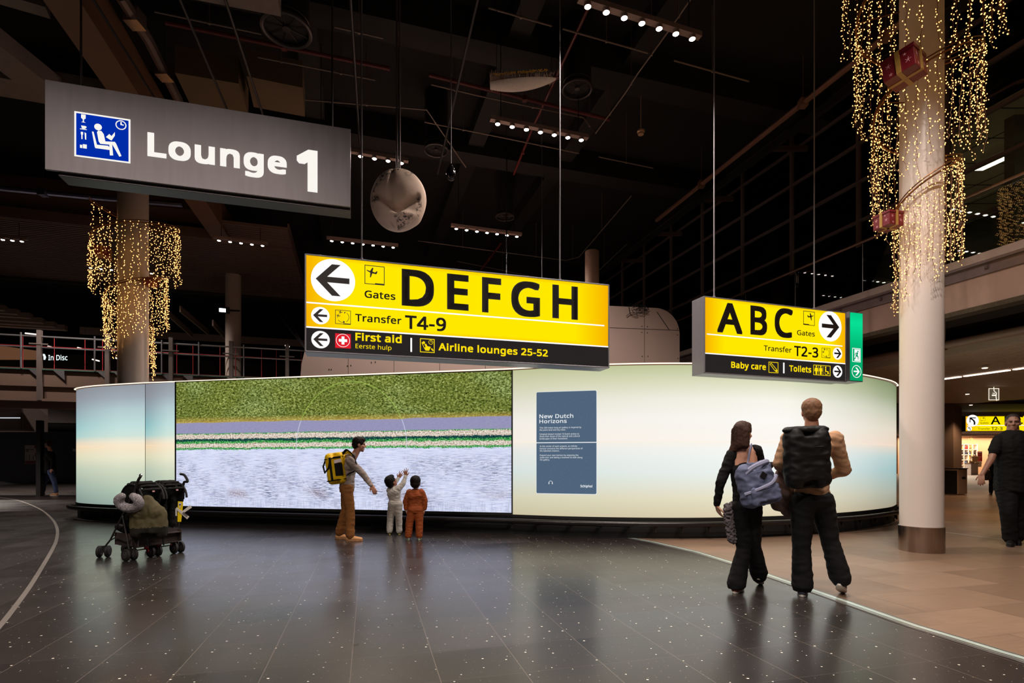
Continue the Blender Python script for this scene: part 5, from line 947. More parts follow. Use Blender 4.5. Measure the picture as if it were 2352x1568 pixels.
# lower left: dark hoarding, yellow rails, hanging box sign, post, poster
HP = Plane(XY(-80, 27.0), XY(260, 31.0))
mb = MB(); mb.obox(HP.pt(-12, 0, -.1), HP.U*30, Vector((0, 0, 2.85)), HP.N*.1); mb.build('wall_hoarding', mat('hoarding', (34, 34, 42), .6, var=.1, scale=1), kind='structure')
mb = MB(); mb.obox(HP.pt(-12, 2.95, -.6), HP.U*30, Vector((0, 0, .35)), HP.N*.1); mb.build('trim_5', mat('pale_beam', (96, 104, 104), .6), kind='structure')
mb = MB(); mb.obox(HP.pt(-14, 0, -1.5), HP.U*34, Vector((0, 0, 9.6)), HP.N*.1); mb.build('wall_far', mat('far_black', (16, 14, 15), .9), kind='structure')
for y_, l in ((898, 'upper'), (914, 'lower')): mb = MB(); a = P(-90, y_-1, 17.2); mb.obox(a, U1*6.2, D1*.08, Vector((0, 0, .06))); tag(mb.build('yellow_rail', mat('rail_yellow', (156, 102, 44), .5)), l+' yellow brown rail under the bridge left of glowing wall', 'rail')
o = thing('box_sign', 'dark rectangular hanging sign box with white line at far left edge', 'sign', P(0, 990, 19)); mb = MB(); a = P(-120, 989, 19); b_ = P(53, 989, 19); mb.obox(a, b_-a, Vector((.1, .9, 0)), Vector((0, 0, .88))); mb.build('case', mat('sign_grey_case', (92, 78, 72), .6), o)
mb = MB(); mb.obox(a+Vector((0, -.02, .03)), b_-a-Vector((.04, 0, 0)), Vector((0, .02, 0)), Vector((0, 0, .82))); mb.build('front', mat('sign_dark_front', (54, 46, 46), .5), o); mb = MB(); mb.obox(a+Vector((0, -.035, .44)), b_-a-Vector((.08, 0, 0)), Vector((0, .015, 0)), Vector((0, 0, .03))); mb.build('white_line', glow('line_white', (215, 220, 230), 1), o)
mb = MB(); mb.tube([P(44, 932, 19.3), Vector((P(44, 932, 19.3).x, 19.3, 4.2))], .015, 5); mb.build('hanging_rod', BLACK, o)
mb = MB(); c = P(92, 1100, 19.2); mb.box((c.x, c.y, 1.35), (.16, .16, 2.7)); tag(mb.build('black_post', MATTE), 'slim black square post in front of the dark hoarding', 'post')
o = thing('poster', 'white and red printed poster on the dark hoarding behind the black post', 'poster', HP.pt(*HP.inv(72, 1066))); mb = MB(); HP.rectpx(mb, 57, 1022, 89, 1065, 0, .01); mb.build('sheet', mat('poster_sheet', (150, 136, 132), .7), o)
mb = MB(); HP.rectpx(mb, 57.5, 1058, 82, 1064.5, .011); HP.rectpx(mb, 79, 1022.5, 84, 1029, .011); HP.rectpx(mb, 80, 1040, 85, 1048, .011); HP.rectpx(mb, 87, 1022, 89, 1065, .011); mb.build('red_print', mat('poster_red', (110, 36, 36), .7), o)
mb = MB(); HP.rectpx(mb, 59, 1031, 67, 1033, .012); HP.rectpx(mb, 70, 1031, 76, 1033, .012); HP.rectpx(mb, 59, 1035, 66, 1037, .012); [HP.rectpx(mb, x, 1045, x+.7, 1056, .012) for x in (60, 67, 68, 75.5, 76.5, 83)]; mb.build('black_print', mat('poster_black', (50, 44, 44), .7), o)
mb = MB(); HP.rectpx(mb, 167, 1030, 175, 1036, 0, .03); tag(mb.build('wall_plate', mat('plate_grey', (150, 148, 148), .6)), 'small pale square plate on the dark hoarding by the glowing wall', 'plate')
# ---------------------------------------------------------------- shopping passage beyond the white column
mb = MB(); c = P(2193, 1128, 21.9); pil = mat('pillar_dark', (128, 108, 94), .7); M = RZ(25); mb.box((c.x, c.y+.3, 1.75), (.62, .62, 3.5), M); o = thing('square_pillar', 'dark square pillar right of the white column in the passage', 'pillar', (c.x, c.y+.3, 0)); mb.build('shaft', pil, o)
mb = MB(); mb.box((c.x, c.y+.3, .18), (.64, .64, .36), M); mb.build('plinth', MATTE, o)
c = P(2209, 1136, 19.8); o = thing('litter_bin', 'grey metal litter bin with dark slot standing before the square pillar', 'bin', (c.x, c.y+.3, 0)); M = RZ(22)
mb = MB(); mb.box((c.x, c.y+.3, .48), (.56, .5, .94), M); mb.build('body', mat('bin_grey', (176, 154, 136), .5), o, bevel=.01); mb = MB(); mb.box((c.x, c.y+.3, .965), (.6, .54, .03), M); mb.build('lid', MATTE, o)
mb = MB(); mb.box(Vector((c.x, c.y+.3, .62))+M@Vector((.05, -.25, 0)), (.2, .02, .08), M); mb.box(Vector((c.x, c.y+.3, .46))+M@Vector((-.285, 0, 0)), (.02, .44, .86), M); mb.build('slot', MATTE, o)
# exit pictogram light under the soffit
c = P(2282, 918, 16.2); PE = Plane((c.x-.15, c.y, 0), (c.x+.15, c.y, 0)); o = thing('exit_light', 'small glowing outlined exit light box hanging under the passage soffit', 'sign', c); mb = MB(); z0 = CH+(HZ-919)/F*16.2; PE.rect(mb, -.02, z0, .3, z0+.36, 0, .02); mb.build('case', glow('exit_box', (90, 80, 66), 1), o)
mb = MB(); PE.frame(mb, -.02, z0, .3, z0+.36, .018, .022); PE.rect(mb, .08, z0+.13, .2, z0+.17, .022); PE.rect(mb, .1, z0+.2, .18, z0+.22, .022); mb.tube([PE.pt(.13, z0+.4, .03), PE.pt(.14, z0+.28, .03), PE.pt(.21, z0+.22, .03), PE.pt(.2, z0+.1, .03), PE.pt(.22, z0-.02, .03)], .01, 5); mb.build('outline', glow('exit_outline', (250, 236, 214), 1.2), o)
mb = MB(); mb.tube([PE.pt(.13, z0+.36, 0), PE.pt(.13, 3.5, 0)], .01, 4); mb.build('hanging_rod', BLACK, o)
# shop
YS = 46.0; SX = lambda px: (px-CX)/F*YS; SZ = lambda py: CH+(HZ-py)/F*YS; SP_ = lambda px, py, dy=0: P(px, py, YS+dy)
mb = MB(); mb.obox((SX(2120), YS+3, 0), (16, 0, 0), (0, .2, 0), (0, 0, 3.5)); mb.build('wall_shop', mat('shop_wall', (196, 150, 112), .8), kind='structure')
mb = MB(); mb.obox((SX(2120), YS-.2, SZ(1001)), (16, 0, 0), (0, .3, 0), (0, 0, SZ(990)-SZ(1001))); mb.build('trim_6', mat('shop_fascia', (206, 190, 200), .6), kind='structure')
mb = MB(); mb.obox((SX(2120), YS-.25, SZ(992)), (16, 0, 0), (0, .3, 0), (0, 0, SZ(989)-SZ(992))); mb.build('trim_7', mat('shop_line', (150, 80, 90), .6), kind='structure')
L_ = bpy.data.lights.new('shop_light', 'AREA'); L_.energy = 1100; L_.color = (1, .82, .62); L_.shape = 'RECTANGLE'; L_.size = 12; L_.size_y = 3; lo = bpy.data.objects.new('shop_light', L_); COL.objects.link(lo); lo.location = (SX(2260), YS+1.2, 3.3)
sh = thing('shop_shelf', 'white open shelving full of goods at back of the lit shop', 'shelf', (SX(2258), YS+2.6, 0)); mb = MB(); x0, x1 = SX(2236), SX(2300); W = x1-x0
for k in range(7): mb.obox((x0+W*k/6, YS+2.4, 0), (.06, 0, 0), (0, .4, 0), (0, 0, 2.7))
for k in range(6): mb.obox((x0, YS+2.4, .3+k*.47), (W, 0, 0), (0, .4, 0), (0, 0, .05))
mb.build('frame', mat('shelf_white', (240, 226, 210), .6), sh); rnd = random.Random(3)
cols = [(60, 60, 80), (180, 40, 40), (40, 30, 26), (200, 150, 60), (110, 60, 40), (90, 110, 150)]
for k in range(5):
    for j_ in range(14):
        if rnd.random() < .15: continue
        mb = MB(); h_ = rnd.uniform(.15, .36); cx = x0+.15+j_*(W-.3)/13; mb.lathe((cx, YS+2.5, .35+k*.47), [(.07, 0), (.08, h_*.5), (.05, h_*.8), (.06, h_)], 8); cc_ = rnd.choice(cols)
        tag(mb.build('shop_goods', mat('goods_%d' % cols.index(cc_), cc_, .5)), ('dark blue', 'red', 'black', 'golden', 'brown', 'light blue')[cols.index(cc_)]+' jar on shop shelf '+('lowest', 'second', 'middle', 'fourth', 'topmost')[k]+', place '+('one two three four five six seven eight nine ten eleven twelve thirteen fourteen'.split())[j_]+' from left', 'goods', 'goods on the shop shelves')
def tote(px, py, s, col, label):
    c = SP_(px, py, -.4); o = thing('tote_bag', label, 'bag', c-Vector((0, 0, s*.5)), 'cloth bags on the shop stand'); mb = MB(); mb.prism([(-s*.4, -s*.5), (s*.4, -s*.5), (s*.45, s*.3), (-s*.45, s*.3)], c, Vector((1, 0, 0)), Vector((0, 0, 1)), Vector((0, 1, 0)), .12); mb.build('body', mat('tote_%d' % col[0], col, .8), o, bevel=.02)
    mb = MB(); mb.tube([c+Vector((-s*.25, .05, s*.3)), c+Vector((0, .05, s*1.1)), c+Vector((s*.25, .05, s*.3))], .02, 5); mb.build('strap', mat('tote_strap', (120, 84, 56), .8), o)
tote(2233, 1063, .55, (226, 208, 176), 'cream cloth bag on shop stand, leftmost'); tote(2240, 1052, .6, (214, 184, 140), 'tan cloth bag at top of shop stand'); tote(2248, 1064, .6, (232, 218, 196), 'cream cloth bag beside the red shop banner'); tote(2236, 1074, .5, (206, 180, 148), 'beige cloth bag low on the shop stand')
mb = MB(); a = SP_(2240, 1082, -.2); mb.tube([Vector((a.x, a.y, 0)), Vector((a.x, a.y, 2.1))], .03, 6); mb.disc((a.x, a.y, 0), .35, (0, 0, 1), 16, .04); [mb.tube([Vector((a.x-.6, a.y, z_)), Vector((a.x+.6, a.y, z_))], .02, 5) for z_ in (1.0, 1.9)]; tag(mb.build('bag_stand', BLACK), 'black display stand carrying cloth bags in front of shop', 'stand')
o = thing('shop_banner', 'red hanging banner with white writing in the shop', 'banner', SP_(2250, 1060, -.1)); mb = MB(); a = SP_(2245.5, 1059.5, -.1); mb.obox(a, (SX(2256)-SX(2245.5), 0, 0), (0, .03, 0), (0, 0, SZ(1036.5)-SZ(1059.5))); mb.build('cloth', mat('banner_red', (196, 30, 26), .6), o)
mb = MB(); [mb.obox(a+Vector((.06, -.01, z_)), (.28, 0, 0), (0, .01, 0), (0, 0, .05)) for z_ in (.3, .42, .6)]; mb.build('print', mat('banner_print', (240, 160, 150), .6), o)
o = thing('shop_counter', 'white and grey shop counter left of the bag stand', 'counter', SP_(2222, 1080, -.3)); mb = MB(); mb.obox((SX(2212), YS-.8, 0), (SX(2228)-SX(2212), 0, 0), (0, .6, 0), (0, 0, .95)); mb.build('body', mat('counter_grey', (190, 180, 176), .6), o); mb = MB(); mb.obox((SX(2211), YS-.85, .95), (SX(2229)-SX(2211), 0, 0), (0, .7, 0), (0, 0, .05)); mb.build('top', BROWN, o)
mb = MB(); a = SP_(2232, 1020, 1.5)
for k in range(70): q = a+Vector((rnd.gauss(0, .16), rnd.gauss(0, .1), rnd.uniform(-.6, .55))); octa(mb, q, .035)
mb.tube([Vector((a.x, a.y, 0)), a], .03, 5); tag(mb.build('lit_tree', glow('tree_glow', (255, 214, 120), 1.6, sample=False)), 'small golden lit tree standing inside the shop', 'tree')
mb = MB(); mb.obox((SX(2150), YS+2.8, 0), (SX(2225)-SX(2150), 0, 0), (0, .05, 0), (0, 0, 3.1)); tag(mb.build('shop_backdrop', glow('shop_panel', (244, 214, 186), 1)), 'bright cream lit panel at left end of the shop', 'backdrop')
for (px, Y, X0, w_) in ((2262, 12.5, 0, 330), (2222, 17.5, 0, 260), (2230, 21, 0, 200), (2300, 30, 0, 300), (2330, 40, 0, 300)):
    c = P(px, 1000, Y); L_ = bpy.data.lights.new('downlight', 'SPOT'); L_.energy = w_; L_.color = (1, .62, .36); L_.spot_size = R(110); L_.spot_blend = .6; L_.shadow_soft_size = .1
    o = thing('downlight', 'small warm downlight in the passage ceiling, '+{12.5: 'nearest the white column', 17.5: 'above the litter bin', 21: 'above the square pillar', 30: 'beyond the distant ABC sign', 40: 'farthest, near the shop'}[Y], 'ceiling light', (c.x, c.y, 3.42), 'warm passage downlights'); mb = MB(); mb.disc((c.x, c.y, 3.44), .07, (0, 0, 1), 16, .04); mb.build('housing', WHITE, o); mb = MB(); mb.disc((c.x, c.y, 3.425), .05, (0, 0, 1), 16, .01); mb.build('lens', glow('down_glow', (255, 214, 170), 6, sample=False), o)
    lo = bpy.data.objects.new('downlight', L_); COL.objects.link(lo); lo.parent = o; lo.location = (0, 0, -.02)
# ---------------------------------------------------------------- people
def skin(name, rgb):
    if name in MATS: return MATS[name]
    t = NT(name); o_ = t.obj(); c = srgb(*rgb); m_ = t.bsdf(t.mix(t.noise(o_, 9, 4), tuple(x*.88 for x in c[:3])+(1,), c), .5, 0, bump=t.noise(o_, 160, 2), bstr=.1, bdist=.002); m_.node_tree.nodes['Principled BSDF'].inputs['Subsurface Weight'].default_value = .08; m_.node_tree.nodes['Principled BSDF'].inputs['Subsurface Scale'].default_value = .02
    MATS[name] = m_; return m_
def cloth(name, rgb, rough=.85, var=.16, scale=24, stripes=None):
    if name in MATS: return MATS[name]
    t = NT(name); o_ = t.obj(); c = srgb(*rgb); base = t.mix(t.noise(o_, scale, 4), tuple(x*(1-var) for x in c[:3])+(1,), tuple(min(1, x*(1+var)) for x in c[:3])+(1,))
    if stripes:
        x, y, z = t.xyz(o_); s_ = t.m('SINE', t.m('MULTIPLY', t.m('ADD', z, t.m('MULTIPLY', x, stripes[2])), stripes[0])); base = t.mix(t.m('MULTIPLY', t.m('GREATER_THAN', s_, .3), stripes[1]), base, tuple(v*.45 for v in c[:3])+(1,))
    m_ = t.bsdf(base, rough, 0, bump=t.noise(o_, 260, 2), bstr=.25, bdist=.002, Specular_IOR_Level=.25); MATS[name] = m_; return m_
def hand(mb, wr, tip, pn, S, thumb=1, curl=.35, spread=.14):
    """palm, four unequal fingers with knuckle bends, thumb from the side of the palm; pn is the palm's facing"""
    d = (tip-wr).normalized(); pn = (pn-d*pn.dot(d)).normalized(); s = d.cross(pn)*thumb; L = .085*S
    for k, off in enumerate((-.030, -.010, .010, .029)):
        kn = wr+d*(L*(1., 1.06, 1.02, .92)[k])-s*off*S; mb.capsule(wr-s*off*.55*S, kn, .0135*S, .0125*S, 8, h=2)
        fl = (.068, .078, .072, .056)[k]*S; dd = (d-s*spread*(off/.03)).normalized(); p_ = kn; cu = curl
        for q, (fr, r0, r1) in enumerate(((.45, .0105, .0098), (.32, .0095, .009), (.25, .0088, .0075))):
            dd = (dd+pn*cu*(.6 if q == 0 else 1)).normalized(); e_ = p_+dd*fl*fr; mb.capsule(p_, e_, r0*S, r1*S, 8, h=2); p_ = e_
    b0 = wr+d*.018*S+s*.026*S; b1 = b0+(d*.7+s*.75+pn*.2).normalized()*.045*S; b2 = b1+(d*.95+s*.35+pn*.3).normalized()*.03*S
    mb.capsule(b0, b1, .0145*S, .0115*S, 8, h=2); mb.capsule(b1, b2, .011*S, .0085*S, 8, h=2)
def head_into(mb, c, f, up, h):
    """skull, jaw, nose, ears, brow and lips around centre c; h = head height"""
    f = f.normalized(); sx = f.cross(up).normalized(); up = sx.cross(f).normalized(); M = basis(sx, f, up); k = h/.235
    def e(x, y, z, a, b, d): mb.ell(c+M@Vector((x*k, y*k, z*k)), (a*k, b*k, d*k), M, 14, 9)
    def cp(a, b, r0, r1): mb.capsule(c+M@Vector(a)*k, c+M@Vector(b)*k, r0*k, r1*k, 8, h=2)
    e(0, -.012, .035, .076, .096, .084); e(0, .028, -.03, .062, .062, .074); e(0, .05, -.075, .04, .04, .034); e(0, .068, -.096, .02, .018, .018)
    cp((0, .088, .018), (0, .108, -.022), .0085, .0125); e(-.014, .094, -.026, .009, .01, .008); e(.014, .094, -.026, .009, .01, .008)
    cp((-.036, .076, .03), (.036, .076, .03), .013, .013); e(-.042, .062, -.02, .022, .022, .02); e(.042, .062, -.02, .022, .022, .02)
    e(0, .084, -.052, .024, .011, .0065); e(0, .083, -.063, .02, .011, .007)
    for s_ in (-1, 1): e(s_*.076, -.008, -.008, .009, .022, .032)
    return M, k
def fig(name, label, Y, S, J, o):
    j = {k: P(v[0], v[1], Y+(v[2] if len(v) > 2 else 0)) for k, v in J.items()}
    hip = (j['hpa']+j['hpb'])/2; c = j['head']; nk = j['neck']; sd = (j['shb']-j['sha']); sw = sd.length; sd.normalize()
    root = thing(name, label, 'person', (hip.x, hip.y, 0)); f = Vector(o['face']); up = Vector(o.get('up', (0, 0, 1)))
    fwd = Vector((0, 0, 1)).cross(sd)*(-1 if o.get('flip') else 1); fwd.normalize()
    if 'fwd' in o: fwd = Vector(o['fwd']).normalized()
    hs = o.get('hside', sd); hs = Vector(hs).normalized(); chest = (j['sha']+j['shb'])/2-Vector((0, 0, .10*S)); waist = hip.lerp(chest, .42)
    hh = o.get('hh', .235*S); wr_ = o.get('torso', 1.)
    # body: one continuous skin
    mb = MB(); M, k = head_into(mb, c, f, up, hh); mb.capsule(c-up*hh*.22-f.normalized()*.01*S, nk-Vector((0, 0, .03*S)), .052*S*o.get('nk', 1), .062*S*o.get('nk', 1))
    mb.capsule(hip+Vector((0, 0, .06*S)), chest, .085*S, .11*S, flat=.6, side=hs); mb.capsule(j['sha'], j['shb'], .045*S, .045*S); mb.capsule(nk-Vector((0, 0, .02*S)), chest, .06*S, .09*S, flat=.6, side=sd)
    if o.get('lowback'): mb.capsule(chest-Vector((0, 0, .06*S)), chest+Vector((0, 0, .055*S)), .142*S, .135*S, flat=.6, side=sd); mb.capsule(j['sha'], j['shb'], .055*S, .055*S)
    for a in 'ab':
        ar = 1.15 if o.get('sleeve') == 'short' else .8
        mb.capsule(j['sh'+a], j['el'+a], .045*S*ar, .036*S*ar); mb.capsule(j['el'+a], j['wr'+a], .038*S*ar, .027*S*(1 if ar > 1 else .9)); mb.capsule(j['wr'+a].lerp(j['el'+a], .1), j['wr'+a], .027*S, .023*S, 8)
        if 'ha'+a in j: hand(mb, j['wr'+a], j['ha'+a], Vector(o['palm'+a]), S*o.get('hs', 1), o.get('th'+a, 1), o.get('curl', .35), o.get('spread', .14))
        mb.capsule(j['hp'+a]-Vector((0, 0, .02*S)), j['kn'+a], .06*S, .045*S); mb.capsule(j['kn'+a], j['an'+a], .045*S, .032*S)
    SK = skin(*o['skin']); body = blob(mb, o.get('vox', .0075)*max(S, .7), 3); body.build('body', SK, root, smooth='all')
    # eyes
    if o.get('eyes', True):
        mb = MB()
        for s_ in (-1, 1): mb.ell(c+M@Vector((s_*.03, .077, .006))*k, (.0085*k,)*3, M, 10, 8)
        mb.build('eye', mat('eye_dark', (70, 54, 48), .3), root, smooth='all', kind=None)
        mb = MB()
        for s_ in (-1, 1): mb.capsule(c+M@Vector((s_*.017, .091, .026))*k, c+M@Vector((s_*.045, .08, .028))*k, .0045*k, .003*k, 6, h=2)
        mb.build('eyebrow', o['hair'][0], root, smooth='all')
    # hair
    hm, st = o['hair']; mb = MB(); hc = lambda x, y, z: c+M@Vector((x*k, y*k, z*k))
    g = {'buzz': .003, 'short': .009, 'boy': .012, 'long': .012}[st]
    mb.ell(hc(0, -.02, .045), ((.078+g)*k, (.092+g)*k, (.082+g)*k), M)
    if st != 'buzz': mb.ell(hc(0, .03, .085), ((.058+g)*k, (.055+g)*k, (.034+g)*k), M)
    if st in ('boy', 'short'): mb.ell(hc(0, -.045, 0), ((.07+g)*k, (.066+g)*k, (.065+g)*k), M); mb.ell(hc(0, -.052, -.045), (.06*k, .05*k, .035*k), M)
    if st == 'long':
        for x, y, r_ in ((-.05, -.05, .05), (.0, -.07, .055), (.045, -.055, .05), (-.075, -.02, .035)):
            mb.capsule(hc(x, y, .03), hc(x*1.15, y*1.1, -.12), r_*k, r_*.9*k)
        mb.capsule(hc(-.04, -.06, -.1), hc(-.10, -.085, -.24), .045*k, .04*k); mb.capsule(hc(-.1, -.085, -.22), hc(-.13, -.09, -.40), .04*k, .012*k); mb.capsule(hc(.0, -.08, -.1), hc(-.03, -.1, -.17), .05*k, .02*k)
    blob(mb, .008*max(S, .7), 2, folds=.004*k if st != 'buzz' else .0008, fscale=30, seed=2, sq=.4).build('hair', hm, root, smooth='all')
    # shirt or jacket
    mb = MB(); tr = .155*S*wr_; wst = .135*S*wr_; F_ = o.get('flat', .62)
    hem = hip+(hip-chest).normalized()*o.get('hem', .03)*S
    top = chest
    if o.get('lowback'): top = chest-Vector((0, 0, .07*S))
    mb.capsule(hem, waist, wst*o.get('hemw', 1.03), wst, flat=F_*1.05, side=hs, h=3); mb.capsule(waist, top, wst, tr*(1 if not o.get('lowback') else .95), flat=F_, side=sd)
    if not o.get('lowback'):
        mb.capsule(chest+sd*-.06*S, chest+sd*.06*S+Vector((0, 0, .02*S)), .125*S*wr_*.9, .125*S*wr_*.9, flat=.9); mb.capsule(j['sha']*.78+j['shb']*.22, j['shb']*.78+j['sha']*.22, .068*S, .068*S)
        mb.capsule(nk.lerp(chest, .1), chest, .058*S, .12*S, flat=.7, side=sd)
    for a in 'ab':
        q = o.get('slr', 1.)
        mb.capsule(j['sh'+a], j['el'+a], .066*S*q, .053*S*q) if o.get('sleeve') != 'short' else mb.capsule(j['sh'+a], j['sh'+a].lerp(j['el'+a], .6), .07*S*q, .068*S*q, h=2)
        if o.get('sleeve') != 'short': mb.capsule(j['el'+a], j['el'+a].lerp(j['wr'+a], .93), .053*S*q, .037*S*q)
    if o.get('hood'): mb.tube([nk+fwd*.03*S+sd*-.085*S+Vector((0, 0, .03*S)), nk-fwd*.05*S-sd*.07*S+Vector((0, 0, .02*S)), nk-fwd*.11*S-Vector((0, 0, .01*S)), nk-fwd*.05*S+sd*.07*S+Vector((0, 0, .02*S)), nk+fwd*.03*S+sd*.085*S+Vector((0, 0, .03*S))], .035*S, 8)
    tb = blob(mb, .0095*max(S, .65), 4, folds=o.get('fold', .009)*S, fscale=8/S, seed=o.get('seed', 1), sq=o.get('sq', 1.)); hz_ = hip.z-o.get('drop', .05)*S; hd_ = min(hip.z, j['wra'].z-.05, j['wrb'].z-.05)
    for v in tb.v:
        if v.z < hz_ and (Vector((v.x, v.y, 0))-Vector((hip.x, hip.y, 0))).length < .26*S*wr_ and v.z < hd_+.3: v.z = hz_+(v.z-hz_)*.12
    tb.build(o.get('topname', 'jacket'), o['top'], root, smooth='all')
    # trousers
    mb = MB(); lr = o.get('leg', 1.); mb.capsule(j['hpa'].lerp(j['hpb'], .1), j['hpb'].lerp(j['hpa'], .1), .108*S*lr, .108*S*lr, flat=.95); mb.capsule(hip+Vector((0, 0, .09*S)), hip, .125*S, .13*S, flat=.72, side=hs)
    for a in 'ab':
        mb.capsule(j['hp'+a]-Vector((0, 0, .02*S)), j['kn'+a], .098*S*lr, .070*S*lr); mb.capsule(j['kn'+a], j['an'+a], .070*S*lr, .062*S*lr*o.get('cuff', 1), h=2)
    tb = blob(mb, .0095*max(S, .65), 4, folds=o.get('pfold', .007)*S, fscale=6/S, seed=5+o.get('seed', 1), sq=1.1)
    for v in tb.v:
        if v.z < .045*S: v.z = .045*S+(v.z-.045*S)*.15
    tb.build('trousers', o['pants'], root, smooth='all')
    # shoes
    for a in 'ab':
        an, to = j['an'+a], j['to'+a]; d = to-an; d.z = 0; d.normalize(); lift = o.get('lift'+a, 0.)
        mb = MB(); hz = .042*S; he = Vector((an.x, an.y, 0))-d*.035*S+Vector((0, 0, hz+lift)); te = Vector((an.x, an.y, 0))+d*.165*S*o.get('shl', 1)+Vector((0, 0, .034*S+(lift*.15 if lift else 0)))
        ml = he.lerp(te, .55)+Vector((0, 0, .004*S)); sdx = Vector((-d.y, d.x, 0))
        mb.capsule(he, ml, .040*S, .043*S, flat=.98, side=sdx); mb.capsule(ml, te, .045*S, .036*S, flat=.8, side=sdx); mb.capsule(he+Vector((0, 0, .0)), an+Vector((0, 0, .01*S)), .04*S, .04*S)
        sh_ = blob(mb, .007*max(S, .65), 3); zmin = 0
        for v in sh_.v: v.z = max(v.z, .012*S) if not lift else v.z
        s_ = sh_.build('shoe', o['shoe'], root, smooth='all')
        mb = MB(); n_ = 20; bot = []
        ax = (te-he); axl = ax.length; axn = ax.normalized()
        for q in range(n_): an_ = 2*math.pi*q/n_; bot.append((axl*.5+(axl*.5+.042*S)*math.cos(an_), .046*S*math.sin(an_)*(1 if math.cos(an_) > 0 else .88)))
        dn = axn.cross(sdx); dn = dn if dn.z < 0 else -dn
        mb.prism(bot, he+dn*(.041*S), axn, sdx, -dn, .020*S) if lift else mb.prism(bot, Vector((he.x, he.y, 0.0)), d, sdx, Vector((0, 0, 1)), .022*S); mb.build('sole', o['sole'], s_, bevel=.004*S)
    return root, j, dict(hip=hip, chest=chest, sd=sd, fwd=fwd, M=M, k=k)
def rbox(mb, c, M, size, r):
    c = Vector(c); h = [max(x/2-r, .001) for x in size]; mb.box(c, (size[0]-2*r, size[1]-2*r, size[2]), M); mb.box(c, (size[0], size[1]-2*r, size[2]-2*r), M); mb.box(c, (size[0]-2*r, size[1], size[2]-2*r), M)
    for x in (-1, 1):
        for y in (-1, 1): mb.capsule(c+M@Vector((x*h[0], y*h[1], -h[2])), c+M@Vector((x*h[0], y*h[1], h[2])), r, r, 10, h=3)
HB = mat('hair_dark', (15, 9, 7), .7, var=.4, scale=60, Specular_IOR_Level=.2); HBL = mat('hair_blond', (112, 76, 48), .7, var=.45, scale=50); HBR = mat('hair_brown', (56, 34, 25), .7, var=.4, scale=50, Specular_IOR_Level=.25)
BLKC = cloth('black_cotton', (9, 8, 9)); BLKJ = cloth('black_jeans', (11, 10, 12))
RUB = mat('sole_rubber', (190, 182, 174), .6); RUBB = mat('sole_black', (24, 22, 22), .6)
# man with yellow backpack, walking to the right
r1, j1, m1 = fig('person', 'man in grey hooded sweater and brown trousers walking past the screen with a yellow backpack', 8.62, .98, dict(head=(825, 1021), neck=(811, 1047), sha=(803, 1057, -.16), shb=(800, 1055, .17), ela=(832, 1087, -.22), wra=(854, 1115, -.24), haa=(860, 1128, -.24), elb=(796, 1090, .24), wrb=(802, 1113, .22), hab=(807, 1124, .22),
    hpa=(796, 1123, -.09), hpb=(797, 1122, .09), kna=(805, 1170, -.08), ana=(804, 1228, -.08), toa=(835, 1234, -.06), knb=(794, 1172, .08), anb=(780, 1222, .12), tob=(800, 1230, .12)),
    dict(face=(.93, .32, -.12), fwd=(1, .12, 0), hside=(0, 1, 0), skin=('skin_light', (196, 140, 116)), hair=(HB, 'short'), top=cloth('grey_sweater', (150, 136, 128)), topname='sweater', pants=cloth('brown_chinos', (118, 74, 34)), shoe=cloth('tan_shoe', (176, 128, 84), .7), sole=mat('sole_tan', (150, 104, 66), .6), palma=(0, 1, .2), palmb=(0, -1, .2), tha=-1, hood=True, flat=.8, hem=.0, seed=3, cuff=1.15, leg=1.05, curl=.45))
def pack(name, label, c, M, size, r, m, parent_label=None, folds=.008, seed=1, vox=.012, cat='backpack'):
    c = Vector(c); o = thing(name, label, cat, c-Vector((0, 0, size[2]/2))); mb = MB(); rbox(mb, c, M, size, r); blob(mb, vox, 5, folds=folds, fscale=7, seed=seed).build('body', m, o, smooth='all'); return o
YB = cloth('yellow_tarpaulin', (226, 182, 16), .35, .06); M = basis(Vector((1, .1, 0)).normalized(), Vector((-.1, 1, 0)).normalized(), Vector((0, 0, 1)))@Matrix.Rotation(R(-7), 3, 'Y')
bc = P(775, 1075, 8.60); B1 = pack('backpack', 'bright yellow roll duffel backpack with black straps worn by man passing the screen', bc, M, (.30, .36, .50), .07, YB, folds=.006)
mb = MB(); L = lambda x, y, z: bc+M@Vector((x, y, z)); mb.box(L(.06, -.185, -.02), (.12, .012, .2), M); mb.box(L(.05, -.185, .17), (.12, .012, .03), M); mb.box(L(-.06, -.18, .0), (.035, .02, .36), M); mb.build('side_pocket', BLKC, B1, bevel=.003)
mb = MB(); mb.tube([L(-.14, -.08, .17), L(-.19, -.11, .05), L(-.17, -.14, -.05), L(-.09, -.19, .02), L(-.05, -.19, .16)], .014, 6); mb.tube([L(-.15, -.16, .155), L(0, -.185, .165), L(.14, -.15, .175)], .008, 5); mb.tube([L(-.15, -.16, -.19), L(0, -.185, -.185), L(.15, -.15, -.18)], .009, 5)
mb.tube(smoothline([L(.12, -.12, .2), L(.2, -.12, .27), P(806, 1040, 8.42), P(815, 1052, 8.4), P(818, 1078, 8.42), L(.16, -.12, -.12), L(.13, -.12, -.2)], 4), .018, 6, flat=.4); mb.build('strap', BLKC, B1, smooth=True)
mb = MB(); mb.box(L(.06, -.19, .11), (.11, .008, .05), M@Matrix.Rotation(R(-8), 3, 'Y')); mb.build('label_patch', mat('pale_patch', (226, 206, 206), .6), B1)
mb = MB(); mb.tube(smoothline([L(.1, -.1, .22), P(800, 1038, 8.52), P(808, 1043, 8.47)], 4), .026, 6, flat=.35); mb.build('shoulder_pad', YB, B1, smooth=True)
